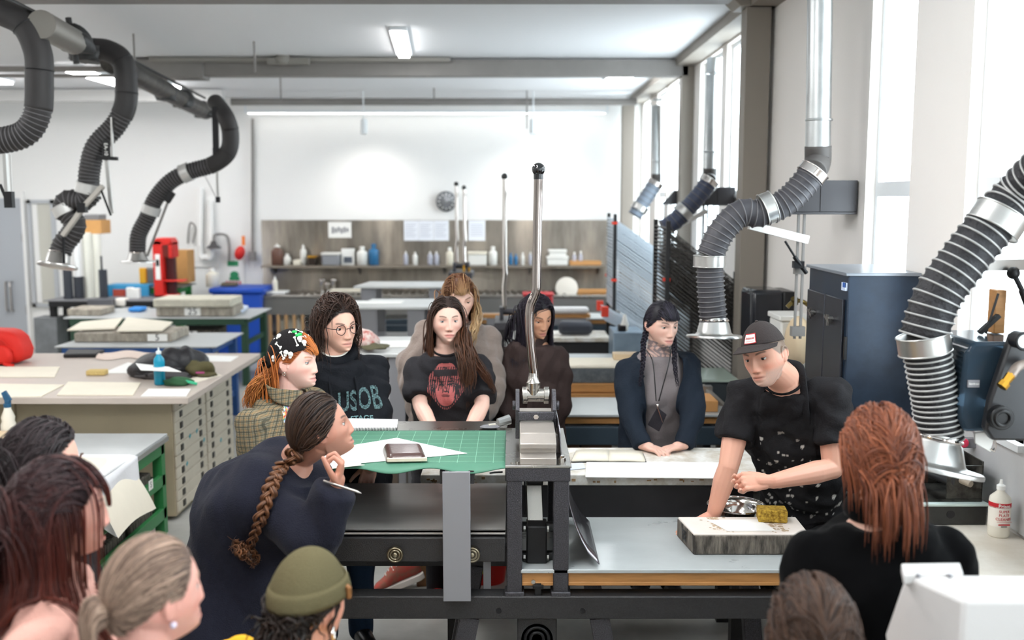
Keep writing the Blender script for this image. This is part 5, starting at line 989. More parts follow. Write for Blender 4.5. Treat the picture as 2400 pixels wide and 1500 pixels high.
for i, (p0, p1, lb) in enumerate(((1330, 1362, 'brown cardboard box under the slate press bed, nearest the lever'), (1366, 1440, 'brown cardboard box under the slate press bed, beside the diagonal brace'))): block('cardboard_box', lb, 'box', p0, p1, 6.0, 6.3, .0, .59, mat('brown_card', '#96715a', .8), .006, 'boxes under the slate press')
# cap hanging behind the hoodie
t = thing('baseball_cap', 'olive and red cap lying on the feed table behind the hoodie shoulder', 'cap', at(858, 835, 6.25)[:]); p = at(850, 822, 6.4); lump(MB(), (p[0], 6.4, 1.126+.07), (.1, .1, .08), 31).build('crown', mat('red_white_cap', '#c0574c', .8, var=.5, vscale=20, col2='#e8e0d8'), t, smooth=180); lump(MB(), (p[0]+.08, 6.32, 1.126+.03), (.09, .08, .02), 32).build('brim', mat('olive_brim', '#5d5a43', .8), t, smooth=180)
# ------------------------------------------------------------------ people toolkit
def ss(a, b, x): t = np.clip((x-a)/(b-a), 0, 1); return t*t*(3-2*t)
def unit(v): v = np.array(v, float); return v/(np.linalg.norm(v)+1e-12)
def remesh(mb, vox, it=4, mask=None):
    me = bpy.data.meshes.new('tmp'); me.from_pydata(mb.verts().tolist(), [], mb.f); me.update(); fix(me)
    o = bpy.data.objects.new('tmp', me); COL.objects.link(o)
    r = o.modifiers.new('r', 'REMESH'); r.mode = 'VOXEL'; r.voxel_size = vox; r.adaptivity = 0
    bpy.context.view_layer.update()
    e = o.evaluated_get(bpy.context.evaluated_depsgraph_get()); m2 = e.to_mesh()
    n = len(m2.vertices); V = np.empty(n*3, np.float32); m2.vertices.foreach_get('co', V); V = V.reshape(-1, 3).astype(float)
    nl = len(m2.loops); L = np.empty(nl, np.int32); m2.loops.foreach_get('vertex_index', L)
    npoly = len(m2.polygons); T = np.empty(npoly, np.int32); m2.polygons.foreach_get('loop_total', T)
    e.to_mesh_clear(); bpy.data.objects.remove(o); bpy.data.meshes.remove(me)
    Q = L.reshape(-1, 4) if (T == 4).all() else None
    if Q is None:
        F = []; i = 0
        for t in T: F.append(tuple(L[i:i+t])); i += t
    else: F = Q
    return lap(V, F, it, mask), F
def edges_of(F):
    if isinstance(F, np.ndarray): E = np.vstack([F[:, [0, 1]], F[:, [1, 2]], F[:, [2, 3]], F[:, [3, 0]]])
    else: E = np.array([(f[i], f[(i+1) % len(f)]) for f in F for i in range(len(f))])
    return E
def lap(V, F, it, mask=None):
    if not it: return V
    E = edges_of(F); n = len(V); deg = np.bincount(E.ravel(), minlength=n).astype(float)[:, None]; deg[deg == 0] = 1
    w = 1. if mask is None else mask(V)[:, None]
    for _ in range(it):
        S = np.stack([np.bincount(E[:, 0], V[E[:, 1], k], n)+np.bincount(E[:, 1], V[E[:, 0], k], n) for k in range(3)], 1)/deg
        V = V+(S-V)*.5*w
    return V
def raw_mesh(name, V, F, mats, smooth=True, col=None):
    me = bpy.data.meshes.new(name); n = len(V)
    if isinstance(F, np.ndarray):
        me.vertices.add(n); me.vertices.foreach_set('co', np.asarray(V, np.float32).ravel()); k = F.shape[1]
        me.loops.add(F.size); me.loops.foreach_set('vertex_index', F.ravel().astype(np.int32))
        me.polygons.add(len(F)); me.polygons.foreach_set('loop_start', np.arange(0, F.size, k, dtype=np.int32)); me.polygons.foreach_set('loop_total', np.full(len(F), k, np.int32))
        me.update(calc_edges=True)
    else: me.from_pydata(np.asarray(V).tolist(), [], [tuple(f) for f in F]); me.update()
    for mm in (mats if isinstance(mats, (list, tuple)) else [mats]): me.materials.append(mm)
    if smooth: me.shade_smooth()
    if col is not None:
        a = me.color_attributes.new('Col', 'FLOAT_COLOR', 'POINT'); a.data.foreach_set('color', np.hstack([col, np.ones((n, 1))]).astype(np.float32).ravel())
    return me
def add_obj(name, me, parent):
    o = bpy.data.objects.new(name, me); COL.objects.link(o); place(o, parent); return o
def normals(V, F):
    Q = np.asarray(F); N = np.cross(V[Q[:, 2]]-V[Q[:, 0]], V[Q[:, 3]]-V[Q[:, 1]]); out = np.zeros_like(V)
    for k in range(4):
        for c in range(3): out[:, c] += np.bincount(Q[:, k], N[:, c], len(V))
    return out/(np.linalg.norm(out, axis=1)[:, None]+1e-12)
def skin_mat(name, rough=.45):
    m = mat(name, '#d0a090', rough, attr='Col', bump=.05, bscale=500, spec=.35, sub=.12); return m
SKIN = skin_mat('skin')
HAIRM = mat('hair_strands', '#3a2a22', .45, attr='Col', spec=.3)
EYEW, EYED = mat('eye_white', '#c4bdb9', .3), mat('eye_pupil', '#0d0b0b', .1)
LASH = mat('lash', '#1c1412', .6)
def cloth(name, c, **k): k.setdefault('rough', .85); k.setdefault('bump', .25); k.setdefault('bscale', 140); k.setdefault('spec', .2); return mat(name, c, **k)
# ---- head
HE = np.array((.0765, .0965, .117)); HC = np.array((0, -.004, 0))
def G(x, z, x0, z0, sx, sz): return np.exp(-((np.abs(x)-x0)/sx)**2-((z-z0)/sz)**2)
def head_geo(male, jaw=None, nose=1.):
    nu, nv = 150, 110
    t = np.linspace(-PI, PI, nu, endpoint=False); th = t-.5*np.sin(t)
    ph = np.linspace(-PI/2+.03, PI/2-.03, nv)
    TH, PH = np.meshgrid(th, ph)
    d = np.stack([np.sin(TH)*np.cos(PH), np.cos(TH)*np.cos(PH), np.sin(PH)], -1).reshape(-1, 3)
    V = d*HE+HC; x, y, z = V.T.copy(); fr = np.clip(d[:, 1]*1.6, 0, 1)
    jt = ss(-.01, -.105, z); jw = (.30 if male else .38) if jaw is None else jaw
    x = x*(1-jw*jt**1.2*.8); x *= 1+.03*np.exp(-((z+.035)/.03)**2)
    y = np.where(d[:, 1] > 0, y+.044*ss(-.03, -.112, z)*fr, y*(1-.45*jt)+.028*jt)
    y -= .010*fr*ss(.045, .11, z)*0; y = np.where(d[:, 1] < 0, y*(1+.06*ss(-.02, .05, z)), y)
    F_ = fr
    dy = np.interp(z, [-.053, -.047, -.041, -.035, -.016, .006, .022], [0, .005, .017, .0195, .0125, .005, 0])*np.exp(-(x/(.0075+.0055*ss(.0, -.038, z)))**2)*nose
    dy += .0075*G(x, z, .0125, -.0385, .0065, .0075)*nose
    dy += .0032*np.exp(-(x/.023)**4-((z+.0605)/.0055)**2)+.0040*np.exp(-(x/.020)**4-((z+.0735)/.006)**2)-.0045*np.exp(-(x/.026)**4-((z+.0665)/.0024)**2)
    dy += .006*np.exp(-(x/.022)**2-((z+.1)/.014)**2)-.0035*np.exp(-(x/.02)**2-((z+.0845)/.006)**2)-.0018*np.exp(-(x/.004)**2-((z+.053)/.005)**2)
    dy += (.0045 if male else .0025)*np.exp(-((np.abs(x)-.026)/.022)**2-((z-.021)/.008)**2)-.0095*G(x, z, .0305, .003, .0165, .0115)
    dy += .0035*G(x, z, .044, -.027, .018, .018)-.002*G(x, z, .04, -.06, .02, .02)
    y = y+dy*F_
    V = np.stack([x, y, z], 1)
    F = []
    for i in range(nv-1):
        for a in range(nu): b = (a+1) % nu; F.append((i*nu+a, i*nu+b, (i+1)*nu+b, (i+1)*nu+a))
    F.append(tuple(range(nu-1, -1, -1))); F.append(tuple((nv-1)*nu+a for a in range(nu)))
    return V, F
HL_A = np.radians([0, 25, 45, 62, 75, 95, 120, 150, 180]); HL_Z = np.array([.60, .56, .42, .18, -.02, .06, -.25, -.5, -.58])
def scalp(d): az = np.abs(np.arctan2(d[:, 0], d[:, 1])); return d[:, 2]-np.interp(az, HL_A, HL_Z)
def face_col(P, sk, hair, brow, lip, beard=None, blush=.25, tattoo=None, makeup=0.):
    x, y, z = P.T; n = len(P); c = np.tile(lin(sk), (n, 1)); fr = (y > .03)
    def mixc(w, col): nonlocal c; w = np.clip(w, 0, 1)[:, None]; c = c*(1-w)+np.array(lin(col))*w
    red = tuple(np.clip(np.array(lin(sk))*np.array((1.02, .70, .68)), 0, 1))
    def mixl(w, col): nonlocal c; w = np.clip(w, 0, 1)[:, None]; c = c*(1-w)+np.array(col)*w
    mixl(fr*blush*G(x, z, .042, -.032, .02, .016)*1.2, red); mixl(fr*blush*np.exp(-(x/.012)**2-((z+.038)/.012)**2), red)
    mixl((np.abs(x) > .066)*.25*(z < .04)*(z > -.05)*1., red)
    lw = np.exp(-((np.abs(x))/.0245)**6)*np.exp(-((z+.0668)/(.0100*(1-.75*np.clip(np.abs(x)/.027, 0, 1)**2)))**4)
    mixc(fr*lw*.8, lip); mixl(fr*np.exp(-(x/.024)**6-((z+.0665)/.0017)**2)*.7, tuple(np.array(lin(lip))*.3))
    if brow: 
        bz = .0215+.006*np.sin(np.clip((np.abs(x)-.012)/.038, 0, 1)*2.4); mixc(fr*.85*np.exp(-((z-bz)/.0036)**4)*ss(.011, .016, np.abs(x))*(1-ss(.043, .05, np.abs(x))), brow)
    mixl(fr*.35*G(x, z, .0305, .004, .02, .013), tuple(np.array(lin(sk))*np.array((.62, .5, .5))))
    if makeup: mixc(fr*makeup*G(x, z, .0325, .007, .017, .006), '#1d1715')
    mixl(fr*.7*G(x, z, .0065, -.0455, .0035, .0022), tuple(np.array(lin(sk))*.25))
    if beard:
        bw = ss(-.035, -.062, z+.012*(np.abs(x) < .03))*(y > -.01)*(1-np.exp(-((z+.067)/.012)**2-(x/.02)**2)); bw *= .5+.5*np.random.default_rng(3).uniform(size=n); mixc(bw*.6, beard)
    d = (P-HC)/HE; d = d/(np.linalg.norm(d, axis=1)[:, None]+1e-9)
    if hair: mixc(ss(-.03, .06, scalp(d))*(np.linalg.norm((P-HC)/HE, axis=1) < 1.25)*(z > -.11), hair)
    return c
def headR(az, pitch, roll):
    # columns: right, forward, up ; az 0 faces the camera
    M = Matrix.Rotation(math.radians(az+180), 4, 'Z') @ Matrix.Rotation(math.radians(pitch), 4, 'X') @ Matrix.Rotation(math.radians(roll), 4, 'Y')
    return np.array(M.to_3x3())
def hand(m, w, fwd, nrm, side, curl=(.3, .3, .35, .4), thumb=.3, s=1., spread=.07):
    w = np.array(w, float); f = unit(fwd); n = unit(np.array(nrm)-f*np.dot(f, nrm)); lat = side*np.cross(f, n)
    for i, (u, L, c) in enumerate(zip((.030, .0105, -.009, -.028), (.072, .08, .074, .058), curl)):
        k = w+f*.086*s*(1-.06*abs(i-1))+lat*u*s
        m.caps(w+lat*u*.62*s+f*.004, .0145*s, k, .0108*s, k=10, h=4)
        d = unit(f+lat*spread*(1.5-i)); p = k
        for j, (q, a) in enumerate(zip((.48, .3, .22), (.85, 1.15, .7))):
            ang = c*a*1.2; ax = np.cross(d, n); d = unit(d*math.cos(ang)+n*math.sin(ang)); n2 = unit(np.cross(np.cross(d, n), d)) if j == 0 else n2
            e = p+d*L*q*s; m.caps(p, (.0092-.0008*j)*s, e, (.0084-.0008*j)*s, k=10, h=4); p = e
            n = unit(n-d*np.dot(n, d)) if abs(np.dot(n, d)) < .95 else unit(np.cross(lat, d)*1.)
        n = unit(np.array(nrm)-f*np.dot(f, nrm))
    m.ell(w+f*.045*s, (.04*s, .05*s, .0145*s), 16, 10, np.stack([lat, f, np.cross(lat, f)], 1))
    p = w+f*.018*s+lat*.024*s+n*.004; d = unit(f*.62+lat*.72*(1-thumb*.5)+n*(.2+.5*thumb))
    for j, (L, r0, r1) in enumerate(((.042, .0145, .0115), (.034, .011, .0098), (.028, .0098, .008))):
        e = p+d*L*s; m.caps(p, r0*s, e, r1*s, k=10, h=4); p = e; d = unit(d+(f*.35-lat*.35+n*.25)*thumb)
    m.caps(w-f*.03*s, .0255*s, w+f*.02*s, .026*s, k=14)
TT = [-.5, -.25, 0, .3, .6, .8, .92, 1.0]
BRX = [.17, .168, .165, .132, .148, .150, .105, .06]; BRY = [.11, .115, .115, .092, .105, .09, .07, .056]
def torso(m, pel, nb, R, sx=1., sy_=1., ease=0., t0=0., t1=1., rx=BRX, ry=BRY, bust=0., bend=(0, 0, 0), k=28, n=22, top=True):
    pel = np.array(pel, float); nb = np.array(nb, float); bend = np.array(bend, float); rings = []
    a = np.linspace(0, 2*PI, k, endpoint=False)
    for t in np.linspace(t0, t1, n):
        c = pel*(1-t)+nb*t+bend*4*max(0, t)*(1-max(0, t)); X_ = np.interp(t, TT, rx)*sx+ease; Y_ = np.interp(t, TT, ry)*sy_+ease
        b = bust*math.exp(-((t-.62)/.13)**2)
        ca, sa = np.cos(a), np.sin(a); ca = np.sign(ca)*np.abs(ca)**.85; sa = np.sign(sa)*np.abs(sa)**.85
        rings.append(c+np.outer(ca*X_, R[:, 0])+np.outer(sa*Y_+b*np.clip(np.sin(a), 0, 1)*np.exp(-((np.abs(np.cos(a))-.45)/.4)**2), R[:, 1]))
    m.rings(np.array(rings))
def wrinkle(V, F, amp, seed, fr=38., axis=None, free=None):
    rg = np.random.default_rng(seed); N = normals(V, F); d = np.zeros(len(V))
    for i in range(7):
        kx = rg.normal(size=3); kx /= np.linalg.norm(kx)
        if axis is not None: kx = unit(kx-np.array(axis)*np.dot(kx, axis)*.75)
        wv = V+.03*np.sin(V@rg.normal(size=(3, 3))*14+rg.uniform(0, 6, 3)); s = np.sin(wv@kx*fr*rg.uniform(.6, 1.7)+rg.uniform(0, 6)); d += np.sign(s)*np.abs(s)**1.6
    return V+N*(d*amp/2.2)[:, None]
def hair_sim(Rh, hc, hs, roots, d0, length, coll, grav=.35, seg=.012, keep=1., wave=0., wf=60., off=(.004, .014), zcut=None, seed=0, flow=None, avoid=0., sd0=None):
    """strands in head space; returns list of world polylines"""
    rg = np.random.default_rng(seed); N = len(roots); g = Rh.T@np.array((0, 0, -1.)); E = HE*1.03; C = HC
    of = rg.uniform(*off, N)[:, None]; p = roots*1.0; d = d0/np.linalg.norm(d0, axis=1)[:, None]; L = length; S = int(L.max()/seg)+1
    ph = rg.uniform(0, 6.28, (N, 3)); out = [p.copy()]; sd0 = np.zeros(N) if sd0 is None else sd0; cl = [(Rh.T@(np.array(c)-hc)/hs, r/hs) for c, r in coll]; al = np.ones(N, bool); lens = np.ones(N, int)
    for i in range(S):
        d = d*keep+g*grav*(1 if i > 1 else .4)
        if flow is not None: d = d+flow(p, i)
        if wave: d = d+wave*np.sin(wf*seg*i+ph)
        un = (p-C)/(E*E); un /= np.linalg.norm(un, axis=1)[:, None]; hug = np.clip((p[:, 2]+.05)/.05, 0, 1)[:, None]; dn = (d*un).sum(1)[:, None]; d = d-un*np.maximum(dn, 0)*hug*.97
        d /= np.linalg.norm(d, axis=1)[:, None]+1e-9; q = p+d*seg
        u = (q-C)/(E+of); r = np.linalg.norm(u, axis=1); ins = r < 1; q[ins] = (u[ins]/r[ins, None])*(E+of[ins])+C
        if avoid:
            fz = (q[:, 1] > .02) & (q[:, 2] < .062) & (q[:, 2] > -.15); w_ = (avoid+of[:, 0]*.6)*np.clip((.075-q[:, 2])/.05, .0, 1)**.6; sg = np.where(sd0 != 0, sd0, np.sign(q[:, 0])); q[:, 0] = np.where(fz & (sg*q[:, 0] < w_), sg*w_, q[:, 0])
        for c, rr in cl:
            v = q-c; r = np.linalg.norm(v, axis=1); ins = r < rr+of[:, 0]; q[ins] = c+v[ins]/r[ins, None]*(rr+of[ins])
        nd = q-p; d = nd/(np.linalg.norm(nd, axis=1)[:, None]+1e-9)
        al &= (i*seg < L); 
        if zcut is not None: al &= q[:, 2] > zcut
        q[~al] = p[~al]; lens[al] += 1; p = q; out.append(p.copy())
    O = np.stack(out, 1); return [hc+(O[k, :max(3, lens[k])]@Rh.T)*hs for k in range(N)]
def lock_mesh(lines, r, cols, rg, k=5, var=.25, npt=None, colmap=None, flat=.6):
    Vs, Fs, Cs, o = [], [], [], 0; a = np.linspace(0, 2*PI, k, endpoint=False)
    for ln in lines:
        P = resample(ln, npt or min(26, max(5, len(ln)))) ; n = len(P); T = np.gradient(P, axis=0); T /= (np.linalg.norm(T, axis=1)[:, None]+1e-9)
        u = np.cross(T, unit(rg.normal(size=3))); u /= (np.linalg.norm(u, axis=1)[:, None]+1e-9); v = np.cross(T, u); s = np.linspace(0, 1, n); rr = r*rg.uniform(.7, 1.25)*np.interp(s, [0, .15, .6, 1], [.6, 1, .9, .12])
        ring = P[:, None]+(np.cos(a)[None, :, None]*u[:, None]+np.sin(a)[None, :, None]*v[:, None]*flat)*rr[:, None, None]
        Vs.append(ring.reshape(-1, 3)); i = np.arange(n-1)[:, None]*k; b = np.arange(k)[None]; b2 = (b+1) % k
        Fs.append(np.stack([i+b, i+b2, i+k+b2, i+k+b], -1).reshape(-1, 4)+o); o += n*k
        base = np.array(lin(cols[0])); w = rg.uniform(0, 1)
        if colmap is not None: c = colmap(P, s, w)
        else: c = np.tile(base*(1-w)+np.array(lin(cols[1]))*w, (n, 1))
        Cs.append(np.repeat(c*rg.uniform(1-var, 1+var), k, axis=0))
    return np.vstack(Vs), np.vstack(Fs), np.clip(np.vstack(Cs), 0, 1)
def scalp_roots(n, seed, lo=.0, extra=None):
    rg = np.random.default_rng(seed); d = rg.normal(size=(n*4, 3)); d /= np.linalg.norm(d, axis=1)[:, None]; m = scalp(d) > lo
    if extra is not None: m &= extra(d)
    return d[m][:n]
class Person: pass
def person(label, px, py, Y, az, pitch=0, roll=0, hs=1., male=False, skin='#dcae9b', hair='#2a201c', brow='#2c211c', lip='#b9746a', beard=None, neck=(0, .03, -.145), pel=(0, 0, -.52), taz=None, sw=.162, arms=None, vox=.003, blush=.25, iris='#4a3524', tattoo=None, bs=1., nose=1., jaw=None, eyes=True, lid=.0, makeup=0., bust=.02, group=None, gaze=0, shz=-.112):
    P = Person(); P.hs = hs; P.male = male; P.hc = np.array(at(px, py, Y)); P.R = headR(az, pitch, roll); taz = az if taz is None else taz
    Rt0 = headR(taz, 0, 0); P.nb = P.hc+P.R[:, 1]*-neck[1]*hs+np.array((0, 0, neck[2]*hs)) if len(neck) == 3 and neck[0] == 0 else np.array(neck[1:])
    P.pel = P.nb+np.array(pel); up = unit(P.nb-P.pel); r = unit(Rt0[:, 0]-up*np.dot(Rt0[:, 0], up)); f = np.cross(up, r); P.T = np.stack([r, f, up], 1)
    root = thing('person', label, 'person', (P.pel[0], P.pel[1], 0), 0, group); P.root = root
    P.sh = [P.nb+P.T@np.array((s*sw, -.012, shz)) for s in (-1, 1)]   # 0 = own left, 1 = own right
    V, F = head_geo(male, jaw, nose); m = MB(); m.add(P.hc+(V@P.R.T)*hs, F)
    hw = lambda q: P.hc+P.R@np.array(q)*hs
    for s in (-1, 1):
        c = hw((s*.077, -.008, -.008)); Re = P.R@np.array(Euler((.15, 0, s*.35)).to_matrix()); m.ell(c, (.007*hs, .017*hs, .030*hs), 16, 12, Re)
        m.tube([c+Re@np.array((s*.005, .002+.016*math.cos(a), .004+.027*math.sin(a)))*hs for a in np.linspace(-.6, 3.6, 14)], .0042*hs, 8)
    nr = (.058 if male else .049); m.caps(hw((0, -.022, -.05)), nr*hs, P.nb+P.T[:, 1]*-.005, nr*1.1, k=22); m.caps(P.nb, nr*1.1, P.nb-P.T[:, 2]*.09, .085, k=20)
    torso(m, P.pel, P.nb, P.T, sx=.93*bs, sy_=.92*bs, bust=bust, t1=.99)
    P.arm = []
    for i in (0, 1):
        sh = P.sh[i]; m.caps(P.nb-P.T[:, 2]*.07, .045, sh, .048*bs); a = arms[i] if arms else None
        if a is None: el = sh+np.array((0, 0, -.28))+P.T[:, 0]*(.05 if i else -.05)+P.T[:, 1]*-.02; wr = el+np.array((0, 0, -.23))+P.T[:, 1]*.08; hd, hn, cu, th = (0, 0, -1), -P.T[:, 0]*(1 if i else -1), (.3,)*4, .3
        else: el, wr, hd, hn, cu, th = a
        el, wr = np.array(el, float), np.array(wr, float); P.arm.append((sh, el, wr)); k = 1.14 if male else 1.
        m.caps(sh, .050*k*bs, sh*.5+el*.5, .046*k*bs); m.caps(sh*.5+el*.5, .046*k*bs, el, .037*k); m.caps(el, .0365*k, el*.7+wr*.3, .040*k); m.caps(el*.7+wr*.3, .040*k, wr, .0255*k)
        hand(m, wr+unit(hd)*.03, hd, hn, 1 if i else -1, cu, th, s=1.03 if male else .93)
    hc = P.hc
    def mask(Q): dd = np.linalg.norm((Q-hc)@P.R/hs-np.array((0, .03, -.03)), axis=1); hm = np.min([np.linalg.norm(Q-w_[2], axis=1) for w_ in P.arm], axis=0); return np.where(dd < .1, .06, 1.)*np.where(hm < .2, .3, 1)
    V, F = remesh(m, vox, 5, mask); L = (V-hc)@P.R/hs
    col = face_col(L, skin, hair, brow, lip, beard, blush, makeup=makeup); far = (np.linalg.norm(L, axis=1) > .16); col[far] = lin(skin)
    hm = np.min([np.linalg.norm(V-w_[2], axis=1) for w_ in P.arm], axis=0); wv = np.clip(1-hm/.2, 0, 1)[:, None]*.35; col = col*(1-wv)+np.array(lin(skin))*np.array((1., .78, .74))*wv
    if tattoo: col = tattoo(P, V, L, col)
    P.body = add_obj('body', raw_mesh('body', V, F, SKIN, True, col), root)
    if eyes:
        hv, _ = head_geo(male, jaw, nose); im = mat('iris_'+iris[1:], iris, .15)
        for s in (-1, 1):
            q = hv[np.argmin((hv[:, 0]-s*.0305)**2+(hv[:, 2]-.003)**2+np.where(hv[:, 1] < .02, 9, 0))]; c = np.array((q[0], q[1]+.0047-.0129, .003)); r_ = .0129; e = MB()
            def patch(r, e0, e1, a0, a1, mi, ne=6, na=14):
                EL, AZ = np.meshgrid(np.linspace(e0, e1, ne), np.linspace(a0, a1, na), indexing='ij'); Q = np.stack([np.cos(EL)*np.sin(AZ), np.cos(EL)*np.cos(AZ), np.sin(EL)], -1)*r+c
                e.add(hw((0, 0, 0))+(Q.reshape(-1, 3)@P.R.T)*hs, [(i*na+j, i*na+j+1, (i+1)*na+j+1, (i+1)*na+j) for i in range(ne-1) for j in range(na-1)], mi)
            e.ell(hw(c), (r_*hs,)*3, 20, 14, P.R, 0); gd = unit((gaze*.35, 1, -.12-lid*.5)); A_, B_2, _ = frame_of(gd)
            for rad, mi, rr in ((.47, 1, 1.008), (.22, 2, 1.014)):
                an = np.linspace(0, 2*PI, 18, endpoint=False); Rg = [c+r_*rr*(gd*math.cos(z_)+(np.cos(an)[:, None]*A_+np.sin(an)[:, None]*B_2)*math.sin(z_)) for z_ in (rad, rad*.6, .02)]
                e.rings([hw((0, 0, 0))+(x_@P.R.T)*hs for x_ in Rg], True, mi)
            tp = .34-lid; patch(r_*1.09, tp, 1.5, -1.35, 1.35, 3); patch(r_*1.12, tp-.06, tp+.05, -1.2, 1.2, 4, 3); patch(r_*1.07, -1.45, -.40, -1.3, 1.3, 3)
            lidm = mat('lid_'+skin[1:], tuple(np.array(lin(skin))*np.array((.85, .72, .68))), .5)
            o = e.build('eye', [EYEW, im, EYED, lidm, LASH], root, smooth=180)
    P.coll = [(P.nb, .062), (P.nb-P.T[:, 2]*.07, .09), (P.nb-P.T[:, 2]*.2+P.T[:, 1]*.02, .135), (P.nb-P.T[:, 2]*.2+P.T[:, 0]*.07, .13), (P.nb-P.T[:, 2]*.2-P.T[:, 0]*.07, .13), (P.sh[0], .085), (P.sh[1], .085), (P.nb-P.T[:, 2]*.35, .155)]
    P.hw = hw
    return P
def shirt(P, name, mm, sleeve=1., ease=.018, sx=1.06, sy_=1.08, hem=-.2, sr=(.078, .066, .05), wr=.004, seed=1, bust=.02, rx=None, ry=None, vox=.0075, collar=None, bend=(0, 0, 0), top=.955, cuff=True, fr=38.):
    m = MB(); torso(m, P.pel, P.nb, P.T, sx, sy_, ease, hem, top, rx or [.18, .178, .17, .152, .160, .152, .105, .066], ry or [.13, .125, .12, .108, .112, .092, .072, .06], bust, bend)
    for sh, el, w in P.arm:
        m.caps(P.nb-P.T[:, 2]*.07, .046+ease*.4, sh, (.066 if P.male else .052)+ease*.5)
        if sleeve <= 0: continue
        if sleeve < 1:
            e = sh*(1-sleeve)+el*sleeve; m.tube([sh, sh*.5+e*.5, e], [max(sr[0]*.78, .073 if P.male else .058), max(sr[0]*.9, .073 if P.male else .058), sr[0]], 22)
        else:
            d = unit(w-el); path = smooth_path([sh, sh*.5+el*.5, el, el*.5+w*.5, w+d*.015], 16); m.tube(path, np.interp(np.linspace(0, 1, 16), [0, .25, .5, .8, 1], [sr[0]*.74, sr[0]*.8, sr[1], (sr[1]+sr[2])/2, sr[2]]), 22); m.ell(sh, (sr[0]*.76,)*3); m.ell(el, (sr[1]*.98,)*3)
    V, F = remesh(m, vox, 7)
    V = wrinkle(V, F, wr*1.4, seed, fr)
    o = add_obj(name, raw_mesh(name, V, F, mm), P.root); P.shV, P.shF = V, F
    if collar: # ribbed neck band
        c = P.nb+P.T[:, 2]*collar[1]; MB().torus(c, collar[0], .006, P.T[:, 2]+P.T[:, 1]*.35, k=30, q=8, sx=1.08).build('neck_band', mm, P.root, smooth=180)
    return o
def legs(P, mm, shoe=None, knee=(0, .03), foot=(0, 0), spread=.09, name='trousers', r=(.098, .072, .06), shoes=True):
    m = MB(); hz = P.pel[2]; out = []
    for s in (-1, 1):
        h = P.pel+P.T[:, 0]*s*spread*.95; fl = unit((P.T[0, 1], P.T[1, 1], 0)); k = np.array((h[0], h[1], hz*.53))+fl*knee[1]+P.T[:, 0]*s*.0; a = np.array((h[0], h[1], .06))+fl*foot[1]; m.caps(h, r[0], k, r[1], k=18); m.caps(k, r[1], a, r[2], k=18); out.append((a, fl))
    m.ell(P.pel, (.16, .125, .12), rot=P.T)
    V, F = remesh(m, .011, 5); V = wrinkle(V, F, .004, 5, 30); add_obj(name, raw_mesh(name, V, F, mm), P.root)
    if shoes:
        for a, fl in out: q = MB(); q.caps((a[0], a[1], .045), .045, (a[0]+fl[0]*.14, a[1]+fl[1]*.14, .038), .038, k=16); V, F = remesh(q, .008, 3); V[:, 2] = np.maximum(V[:, 2], .002); add_obj('shoe', raw_mesh('shoe', V, F, shoe or BLACKP), P.root)
